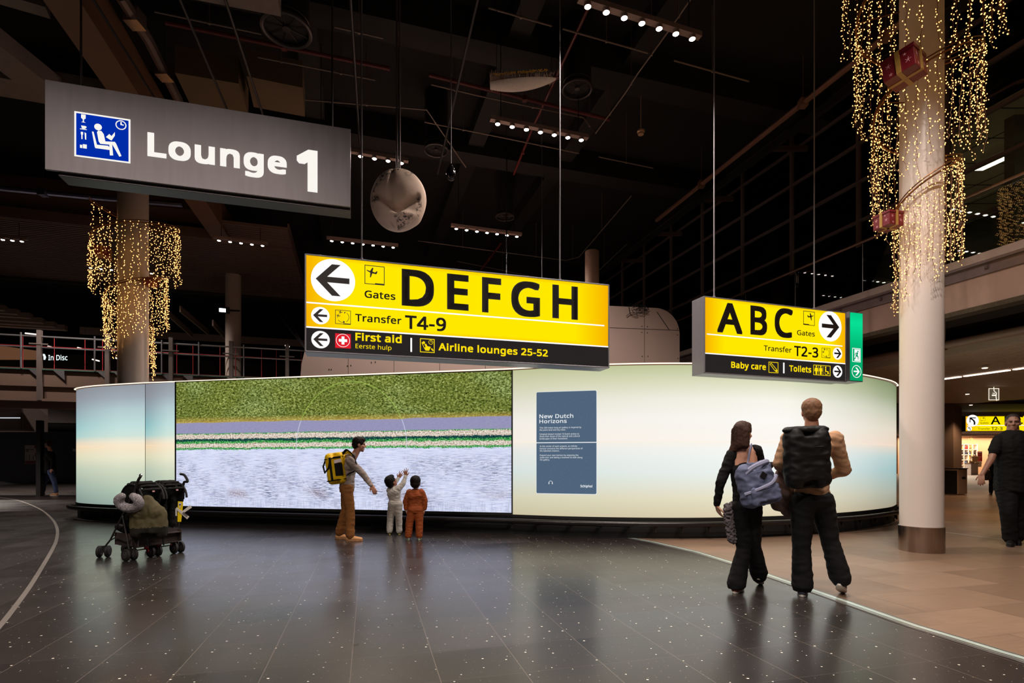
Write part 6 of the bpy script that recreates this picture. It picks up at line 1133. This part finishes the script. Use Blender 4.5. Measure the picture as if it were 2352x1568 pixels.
# two small boys in front of the screen
CR_ = cloth('cream_jersey', (206, 200, 190)); SKT = ('skin_tan', (176, 118, 90))
r2, j2, m2 = fig('person', 'small boy in cream sweatshirt and trousers reaching both hands up to the screen', 9.32, .62, dict(head=(899, 1107), neck=(904, 1121), sha=(895, 1126, .03), shb=(915, 1122, -.02), ela=(906, 1110, .18), wra=(915, 1098, .26), haa=(920, 1090, .28), elb=(926, 1110, .02), wrb=(932, 1093, .08), hab=(931, 1078, .1),
    hpa=(902, 1157), hpb=(914, 1157), kna=(897, 1186), ana=(895, 1219), toa=(894, 1223, .2), knb=(916, 1186), anb=(917, 1219), tob=(918, 1222, .2)),
    dict(face=(.55, .72, .5), up=(-.35, -.35, .8), hh=.225, fwd=(.1, 1, 0), skin=SKT, hair=(HB, 'boy'), top=CR_, topname='sweatshirt', pants=CR_, shoe=cloth('dark_trainer', (60, 58, 50), .6), sole=mat('sole_yellow', (206, 196, 90), .5), palma=(-.2, 1, .2), palmb=(-.1, 1, .1), tha=1, thb=-1, curl=.05, spread=.5, hs=1.35, leg=1.4, cuff=1.0, slr=1.4, eyes=False, seed=4, torso=1.3, nk=.9, drop=.02, vox=.0065))
ORC = cloth('rust_velour', (132, 62, 24), .75)
r3, j3, m3 = fig('person', 'small dark haired boy in rust brown tracksuit standing with back to us before the screen', 8.70, .60, dict(head=(954.5, 1109.5), neck=(954.5, 1124), sha=(941, 1131), shb=(968, 1131), ela=(932, 1151, .02), wra=(932.5, 1170, .02), haa=(935, 1179, .03), elb=(976, 1151, .02), wrb=(975.5, 1170, .02), hab=(974, 1179, .03),
    hpa=(948, 1170), hpb=(961, 1170), kna=(941, 1198), ana=(938, 1230), toa=(933, 1235, .2), knb=(963, 1198), anb=(963, 1230), tob=(967, 1234, .2)),
    dict(face=(0, 1, .05), hh=.225, fwd=(0, 1, 0), skin=SKT, hair=(HB, 'boy'), top=ORC, topname='sweatshirt', pants=ORC, shoe=cloth('grey_trainer', (120, 124, 128), .6), sole=mat('sole_lime', (176, 190, 130), .5), palma=(1, 0, 0), palmb=(-1, 0, 0), tha=1, thb=-1, hs=1.2, leg=1.5, cuff=1.0, slr=1.55, eyes=False, seed=6, torso=1.4, nk=.9, drop=.02, vox=.0065))
# couple walking
r4, j4, m4 = fig('person', 'woman with long brown hair, black low backed top and flared trousers', 5.26, .93, dict(head=(1707, 996), neck=(1706, 1027), sha=(1682, 1042, .02), shb=(1736, 1034), ela=(1655, 1106, .0), wra=(1646, 1160, .05), haa=(1652, 1180, .08), elb=(1752, 1078, .12), wrb=(1773, 1066, .2), hab=(1786, 1070, .22),
    hpa=(1702, 1163), hpb=(1728, 1163), kna=(1708, 1260, .03), ana=(1691, 1342, -.02), toa=(1706, 1356, .14), knb=(1732, 1255, .08), anb=(1743, 1318, .18), tob=(1748, 1330, .35)),
    dict(face=(.75, .62, -.02), fwd=(.1, 1, 0), skin=('skin_rose', (204, 150, 124)), hair=(HBR, 'long'), top=BLKC, topname='top', lowback=True, pants=BLKJ, shoe=cloth('red_trainer', (120, 60, 50), .6), sole=RUB, palma=(1, .2, 0), palmb=(0, .3, -1), tha=1, liftb=.08, cuff=1.5, leg=1.02, hem=.06, hemw=1.05, seed=7, slr=.95))
r5, j5, m5 = fig('person', 'tall fair haired man in tan striped cardigan and black trousers walking away with black backpack', 5.12, 1.02, dict(head=(1863, 947), neck=(1865, 983), sha=(1814, 1007), shb=(1916, 1009), ela=(1792, 1064, .02), wra=(1800, 1078, .22), haa=(1806, 1082, .32), elb=(1938, 1078, .06), wrb=(1908, 1092, .2), hab=(1890, 1096, .28),
    hpa=(1843, 1150), hpb=(1888, 1150), kna=(1841, 1258), ana=(1843, 1346), toa=(1846, 1352, .3), knb=(1908, 1246, .0), anb=(1930, 1325, -.04), tob=(1936, 1340, .1)),
    dict(face=(.25, .97, -.02), fwd=(0, 1, 0), skin=('skin_light', (196, 140, 116)), hair=(HBL, 'short'), top=cloth('tan_cardigan', (176, 136, 104), .9, stripes=(95, .45, .35)), topname='cardigan', pants=BLKJ, shoe=cloth('dark_canvas_shoe', (56, 56, 66), .7), sole=RUB, palma=(0, .3, -1), palmb=(0, .4, 1), liftb=.10, leg=1.12, cuff=1.35, hem=.02, hemw=1.12, slr=1.2, drop=.02, seed=9, torso=1.1, eyes=False, nk=1.05))
for v_ in ():
    pass
# big black backpack
BPM = cloth('black_nylon', (12, 11, 12), .6); bc = P(1853, 1052, 4.93); M = Matrix.Rotation(R(-2), 3, 'Y'); B2 = pack('backpack', 'large black backpack on the back of the tall man in tan cardigan', bc, M, (.40, .2, .56), .085, BPM, folds=.014, seed=3)
L = lambda x, y, z: bc+M@Vector((x, y, z)); mb = MB(); mb.capsule(L(-.15, .0, .26), L(.15, .0, .26), .06, .06, flat=.6, side=Vector((0, 1, 0))); blob(mb, .01, 3, folds=.006, fscale=12).build('top_flap', BPM, B2, smooth='all')
mb = MB()
for s_ in (-1, 1): mb.tube(smoothline([L(s_*.09+.02, .06, .22), L(s_*.10+.02, .15, .27), L(s_*.10+.02, .27, .2), L(s_*.12+.02, .3, .03), L(s_*.13+.02, .2, -.16), L(s_*.13, .08, -.2)], 4), .024, 6, flat=.35)
mb.tube([L(-.1, -.1, .1), L(.1, -.1, .1)], .008, 5); mb.build('strap', BPM, B2, smooth=True)
# grey blue backpack on woman's shoulder
GB = cloth('grey_blue_canvas', (92, 98, 124), .75); GBL = cloth('pale_grey_blue', (140, 142, 168), .7); bc = P(1737, 1112, 5.06); M = Matrix.Rotation(R(-12), 3, 'Y')@RZ(8)
B3 = pack('backpack', 'grey blue canvas backpack with black diamond patch hanging from the woman\'s right shoulder', bc, M, (.36, .17, .42), .08, GB, folds=.016, seed=8, vox=.01)
L = lambda x, y, z: bc+M@Vector((x, y, z)); mb = MB(); rbox(mb, L(.02, -.08, -.1), M, (.3, .08, .18), .035); blob(mb, .009, 3, folds=.01, fscale=9).build('front_pocket', GB, B3, smooth='all')
mb = MB(); mb.tube(smoothline([L(-.17, -.06, -.06), L(-.05, -.12, -.03), L(.08, -.125, .0), L(.18, -.06, .05)], 4), .016, 6); mb.tube(smoothline([L(-.16, -.05, .1), L(-.06, -.08, .17), L(.08, -.08, .2), L(.15, -.03, .19)], 4), .022, 6, flat=.5); mb.build('piping', GBL, B3, smooth=True)
mb = MB(); mb.box(L(.03, -.098, .08), (.055, .01, .055), M@Matrix.Rotation(R(45), 3, 'Y')); mb.build('diamond_patch', BLKC, B3)
mb = MB(); mb.tube(smoothline([L(-.05, .0, .19), P(1718, 1060, 5.1), P(1722, 1035, 5.12), P(1726, 1024, 5.24), P(1728, 1034, 5.4)], 4), .03, 6, flat=.3); mb.build('strap', GBL, B3, smooth=True)
# coat over arm and fur piece
mb = MB(); mb.capsule(P(1800, 1090, 5.3), P(1792, 1150, 5.3), .09, .1, flat=.5); mb.capsule(P(1812, 1110, 5.32), P(1812, 1170, 5.32), .09, .08, flat=.5)
tag(blob(mb, .01, 3, folds=.02, fscale=9, seed=4, sq=.3).build('coat', cloth('plaid_wool', (118, 96, 88), .9, stripes=(70, .5, .6)), None, smooth='all'), 'brown plaid coat carried between the woman and the tall man', 'coat')
mb = MB(); mb.capsule(P(1679, 1170, 5.3), P(1684, 1235, 5.3), .075, .055, flat=.7)
tag(blob(mb, .007, 1, folds=.02, fscale=28, seed=4, sq=.6).build('fur_garment', cloth('grey_fur', (96, 88, 92), .95, .5, 40), None, smooth='all'), 'fluffy grey mottled garment hanging at the woman\'s left hip', 'coat')
# man in black t-shirt coming towards us
r6, j6, m6 = fig('person', 'heavy man in black t-shirt and black trousers walking towards us at right edge', 8.12, 1.08, dict(head=(2326.5, 971), neck=(2326, 996), sha=(2293, 1010), shb=(2360, 1010), ela=(2277, 1054, -.05), wra=(2256, 1089, -.12), haa=(2252, 1114, -.16), elb=(2378, 1054, .05), wrb=(2384, 1092, .0), hab=(2384, 1116, -.05),
    hpa=(2312, 1118), hpb=(2340, 1118), kna=(2316, 1175, -.08), ana=(2320, 1236, -.02), toa=(2321, 1248, -.3), knb=(2337, 1175, .05), anb=(2336, 1232, .12), tob=(2340, 1240, -.1)),
    dict(face=(-.62, -.78, -.03), fwd=(-.3, -1, 0), skin=('skin_dusky', (150, 106, 86)), hair=(mat('hair_buzz', (40, 30, 26), .6, var=.3, scale=80), 'buzz'), top=BLKC, topname='t_shirt', sleeve='short', pants=BLKJ, shoe=cloth('black_shoe', (22, 20, 20), .6), sole=RUBB, palma=(.8, .4, 0), palmb=(-.8, .4, 0), tha=-1, torso=1.6, flat=.8, leg=1.35, seed=11, hem=.06, nk=1.25, hh=.26, curl=.4))
# person further back behind him
r7, j7, m7 = fig('person', 'dark clothed person walking far behind the man in black t-shirt carrying a grey bag', 19.6, 1.0, dict(head=(2282, 1030), neck=(2282, 1040), sha=(2275, 1044), shb=(2290, 1044), ela=(2272, 1062), wra=(2269, 1078), haa=(2268, 1084), elb=(2293, 1062), wrb=(2294, 1078), hab=(2294, 1084), hpa=(2278, 1083), hpb=(2286, 1083), kna=(2277, 1107), ana=(2276, 1129), toa=(2274, 1132, -.2), knb=(2288, 1107, .1), anb=(2290, 1128, .2), tob=(2290, 1130, .3)),
    dict(face=(-.3, -1, 0), fwd=(0, -1, 0), skin=('skin_dusky', (150, 106, 86)), hair=(HB, 'short'), top=BLKC, pants=BLKJ, shoe=MATS['black_shoe'], sole=RUB, palma=(1, 0, 0), palmb=(-1, 0, 0), vox=.012, eyes=False))
c = P(2265.5, 1092, 19.58); pack('shoulder_bag', 'small grey bag held by the far dark clothed person in passage', c, Matrix.Identity(3), (.3, .15, .34), .05, cloth('bag_grey', (70, 70, 72)), cat='bag', vox=.02)
# man with headphones at far left
r8, j8, m8 = fig('person', 'man with headphones in black jacket and blue jeans walking left in the dark hall', 19.3, 1.06, dict(head=(110, 1020), neck=(116, 1034), sha=(111, 1041, -.17), shb=(118, 1041, .17), ela=(122, 1060, -.2), wra=(119, 1076, -.22), haa=(116, 1083, -.22), elb=(108, 1060, .22), wrb=(98, 1074, .2), hab=(93, 1078, .2),
    hpa=(117, 1083, -.1), hpb=(115, 1083, .1), kna=(125, 1107, -.1), ana=(129, 1129, -.1), toa=(118, 1133, -.1), knb=(103, 1105, .1), anb=(98, 1129, .1), tob=(84, 1133, .1)),
    dict(face=(-1, -.1, 0), fwd=(-1, 0, 0), hside=(0, 1, 0), skin=('skin_light', (196, 140, 116)), hair=(HBR, 'short'), top=cloth('black_jacket', (12, 11, 12)), pants=cloth('blue_jeans', (64, 76, 108)), shoe=cloth('tan_boot', (170, 118, 78)), sole=RUB, palma=(0, 1, 0), palmb=(0, -1, 0), vox=.012, torso=1.25, flat=.85, slr=1.25, hem=.0, eyes=False))
mb = MB(); cc = j8['head']; Mh, kh = m8['M'], m8['k']
for s_ in (-1, 1): mb.disc(cc+Mh@Vector((s_*.08, -.008, -.008))*kh, .038*kh, Mh@Vector((s_, 0, 0)), 16, .025*kh)
mb.tube([cc+Mh@Vector((x, -.008, z))*kh for x, z in ((-.095, 0), (-.09, .08), (-.05, .13), (0, .14), (.05, .13), (.09, .08), (.095, 0))], .009*kh, 6); tag(mb.build('headphones', mat('headphone_grey', (130, 120, 116), .4), smooth=True), 'over ear headphones worn by the man in blue jeans', 'headphones')
# ---------------------------------------------------------------- twin pushchair
O_ = FL(298, 1287); fd = Vector((-.907, .42, 0)).normalized(); ad = Vector((.42, .907, 0)).normalized(); UPV = Vector((0, 0, 1))
W3 = lambda f_, a_, z_: O_+fd*f_+ad*a_+UPV*z_
PC = thing('pushchair', 'black twin pushchair parked by the glowing wall at left with grey wheels and red clips', 'pushchair', W3(.25, .3, 0))
FR = mat('pushchair_tube', (84, 80, 80), .35, .7); TY = mat('tyre_black', (22, 20, 20), .7); HUB = mat('hub_grey', (58, 54, 54), .5); RC = mat('clip_red', (170, 20, 24), .45); SEAT = cloth('pushchair_black', (11, 10, 10), .8); GRIP = mat('foam_grip', (18, 16, 16), .8)
for a_ in (0, .31, .62):
    mb = MB(); mb.tube([W3(-.12, a_, .92), W3(.12, a_, .62), W3(.42, a_, .24), W3(.52, a_, .16), W3(.56, a_, .09)], .011, 8); mb.tube([W3(.16, a_, .58), W3(.06, a_, .3), W3(0, a_, .09)], .010, 8); mb.tube([W3(.03, a_, .24), W3(.3, a_, .28), W3(.43, a_, .23)], .008, 6); mb.tube([W3(-.12, a_, .92), W3(-.02, a_, .3)], .008, 6)
    mb.build('side_frame', FR, PC, smooth=True)
mb = MB()
for z_, f_ in ((.26, .02), (.5, .14), (.3, .38), (.12, .0)): mb.tube([W3(f_, 0, z_), W3(f_, .62, z_)], .008, 6)
for a0 in (0, .31): mb.tube([W3(.0, a0, .12), W3(.0, a0+.31, .42)], .006, 5); mb.tube([W3(.0, a0, .42), W3(.0, a0+.31, .12)], .006, 5)
mb.build('cross_bar', FR, PC, smooth=True)
def wheelpair(f_, a_, ax, r=.078):
    c = W3(f_, a_, r); 
    for s_ in (-1, 1):
        q = c+ax*s_*.048; mb = MB(); mb.tube([q-ax*.018, q-ax*.012, q+ax*.012, q+ax*.018], [r*.9, r, r, r*.9], 28); wl = mb.build('wheel', TY, PC, smooth=True); mb = MB(); mb.disc(q-ax*.021, r*.6, ax, 20, .042); mb.disc(q-ax*.025, r*.2, ax, 12, .05); mb.build('hub', HUB, wl, bevel=.003)
    mb = MB(); mb.tube([c-ax*.06, c+ax*.06], .01, 8); mb.box(c+UPV*.03, (.035, .035, .09)); mb.build('wheel_fork', GRIP, PC)
for a_ in (0, .31, .62): wheelpair(0, a_, ad)
for a_ in (0, .31, .62): wheelpair(.57, a_, Vector((.97, .25, 0)))
for a_ in (0, .62):
    mb = MB(); pts = smoothline([W3(-.12, a_, .92), W3(-.15, a_, .99), W3(-.19, a_, 1.05) if a_ == 0 else W3(-.22, a_, 1.0), W3(-.22, a_, 1.08) if a_ == 0 else W3(-.16, a_, 1.08), W3(-.23, a_, 1.10) if a_ == 0 else W3(-.08, a_, 1.10)], 4); mb.tube(pts, .017, 8); hd = mb.build('handle', GRIP, PC, smooth=True)
    mb = MB(); mb.ell(pts[-1], (.02, .02, .02)); mb.build('handle_cap', CHROME, hd, smooth='all')
for a_, sd_ in ((.155, 1), (.465, 2)):
    mb = MB(); mb.capsule(W3(.02, a_-.07, .82), W3(.2, a_-.07, .36), .07, .06); mb.capsule(W3(.02, a_+.07, .82), W3(.2, a_+.07, .36), .07, .06); mb.capsule(W3(.2, a_-.06, .36), W3(.42, a_-.06, .40), .05, .04); mb.capsule(W3(.2, a_+.06, .36), W3(.42, a_+.06, .40), .05, .04)
    mb.capsule(W3(-.06, a_-.07, .75), W3(-.02, a_-.07, .42), .045, .05); mb.capsule(W3(-.06, a_+.07, .75), W3(-.02, a_+.07, .42), .045, .05)
    blob(mb, .011, 4, folds=.009, fscale=10, seed=sd_).build('seat', SEAT, PC, smooth='all')
    mb = MB(); Mc = basis(fd, ad, UPV)
    for k in range(9): q = R(10+k*17); mb.capsule(W3(.0+.24*math.cos(q), a_-.1, .80+.2*math.sin(q)), W3(.0+.24*math.cos(q), a_+.1, .80+.2*math.sin(q)), .022, .022, 8)
    for s_ in (-1, 1): mb.ell(W3(.0, a_+s_*.12, .82), (.22, .022, .18), Mc)
    blob(mb, .011, 3, folds=.006, fscale=9, seed=sd_+4).build('canopy', SEAT, PC, smooth='all')
    mb = MB(); mb.tube([W3(.0+.23*math.cos(R(q)), a_+.135, .78+.2*math.sin(R(q))) for q in range(15, 181, 15)], .016, 6); mb.tube([W3(.0+.23*math.cos(R(q)), a_-.135, .78+.2*math.sin(R(q))) for q in range(15, 181, 15)], .012, 6); mb.build('canopy_rim', GRIP, PC, smooth=True)
    mb = MB(); mb.box(W3(-.235, a_, .89), (.004, .03, .018), Mc); mb.build('label_patch', mat('patch_pink', (200, 150, 150), .6), PC)
mb = MB(); mb.box(W3(.02, .31, .31), (.34, .56, .01), basis(fd, ad, UPV)); 
for a_ in (.03, .59): mb.box(W3(.12, a_, .26), (.5, .01, .16), basis(fd, ad, UPV))
mb.box(W3(-.06, .31, .26), (.012, .56, .2), basis(fd, ad, UPV)); mb.box(W3(.1, .31, .18), (.4, .56, .01), basis(fd, ad, UPV)); mb.build('basket', cloth('basket_mesh', (62, 52, 50), .9, .3), PC)
for f_, a_, z_ in ((-.01, .2, .16), (-.02, .36, .12), (-.01, .5, .2), (.02, .3, .14)): mb = MB(); mb.box(W3(f_, a_, z_), (.03, .045, .075), basis(fd, ad, UPV)); mb.tube([W3(f_-.02, a_, z_-.03), W3(f_-.05, a_, z_-.06), W3(f_-.02, a_, z_-.08)], .008, 5); mb.build('clip', RC, PC, bevel=.006)
# olive bag, neck pillow, tags
OL = cloth('olive_canvas', (78, 70, 46), .7); OD = cloth('dark_olive_canvas', (24, 22, 16), .8); bc = W3(-.20, .12, .52); M = basis(ad*.8+Vector((.4, 0, 0)), -fd*.8+Vector((0, -.5, 0)), UPV); M = basis(Vector((.86, .5, 0)).normalized(), Vector((-.5, .86, 0)).normalized(), UPV)
mb = MB(); rbox(mb, bc+UPV*-.05, M, (.40, .17, .38), .075); mb.capsule(bc+M@Vector((-.09, 0, .1)), bc+M@Vector((-.03, 0, .27)), .12, .06); mb.capsule(bc+M@Vector((.06, 0, .1)), bc+M@Vector((-.02, 0, .27)), .12, .06)
BG = thing('duffel_bag', 'olive green canvas drawstring bag hanging from the handle of the twin pushchair', 'bag', bc-UPV*.24); bl = blob(mb, .010, 4, folds=.016, fscale=8, seed=12, sq=.35)
bl.mi = [1 if sum((bl.v[i].z for i in f_))/len(f_) < bc.z-.09 else 0 for f_ in bl.f]; bl.build('body', [OL, OD], BG, smooth='all')
mb = MB(); mb.tube(smoothline([bc+M@Vector((-.02, 0, .3)), W3(-.16, .02, .9), W3(-.2, .0, .99), W3(-.15, .03, .88), bc+M@Vector((.01, 0, .3))], 4), .014, 6, flat=.5)
for x in (-.17, -.02, .15): mb.tube([bc+M@Vector((x, -.02, -.22)), bc+M@Vector((x+.01, 0, -.34))], .01, 5)
mb.build('strap', BLKC, BG, smooth=True)
NP = thing('neck_pillow', 'grey marled U shaped neck pillow resting on top of the olive bag', 'pillow', W3(-.22, .0, .65)); c = P(296, 1152, 6.72); mb = MB(); pts = []
for k in range(17): q = R(-235+k*290/16); pts.append(c+Vector((math.cos(q)*.125, 0, math.sin(q)*.085))+Vector((0, -.03*math.sin(q), 0)))
mb.tube(pts, [.045, .055]+[.058]*13+[.055, .045], 12); mb.ell(pts[0], (.045,)*3); mb.ell(pts[-1], (.045,)*3); t = NT('marled_jersey'); o_ = t.obj(); MJ = t.bsdf(t.ramp(t.noise(t.vm('MULTIPLY', o_, (1, 1, 3)), 110, 2), [(.42, srgb(52, 50, 56)), (.58, srgb(176, 168, 170))]), .9)
blob(mb, .009, 4, folds=.003, fscale=12).build('pillow', MJ, NP, smooth='all')
TG = thing('luggage_tag', 'yellow luggage tag with white paper strips tied to far handle of the pushchair', 'tag', P(414, 1198, 7.2)); c = P(414, 1174, 7.2); Pt = Plane((c.x, c.y, 0), (c.x+1, c.y, 0)); z0 = c.z
mb = MB(); Pt.poly(mb, [(-.035, z0-.14), (.012, z0-.14), (.04, z0+.10), (.035, z0+.13), (-.03, z0+.135)], 0, .003); mb.build('yellow_tag', mat('tag_yellow', (232, 200, 10), .5), TG)
mb = MB(); Pt.poly(mb, [(-.05, z0+.03), (-.04, z0+.06), (.13, z0-.07), (.10, z0-.105)], .012, .002); Pt.poly(mb, [(.0, z0-.02), (.02, z0-.04), (.16, z0+.05), (.135, z0+.085)], .006, .002); Pt.poly(mb, [(-.06, z0+.04), (-.04, z0+.04), (-.04, z0-.06), (-.06, z0-.06)], .006, .002); Pt.disc(mb, .0, z0+.1, .02, .005, .002, 14); Pt.rect(mb, -.008, z0+.05, .008, z0+.1, .005); mb.build('paper_strip', mat('tag_paper', (206, 200, 192), .6), TG)
mb = MB()
for k in range(7): u_ = .035+k*.009; Pt.poly(mb, [(u_, z0-.035-k*.0066), (u_+.004, z0-.038-k*.0066), (u_+.022, z0-.008-k*.0066-.004), (u_+.018, z0-.004-k*.0066)], .016, .001)
mb.build('barcode', MATTE, TG); mb = MB(); mb.tube([W3(-.06, .62, .78), W3(-.1, .6, .72), c+Vector((0, 0, .12))], .004, 5); mb.build('string', MATTE, TG)
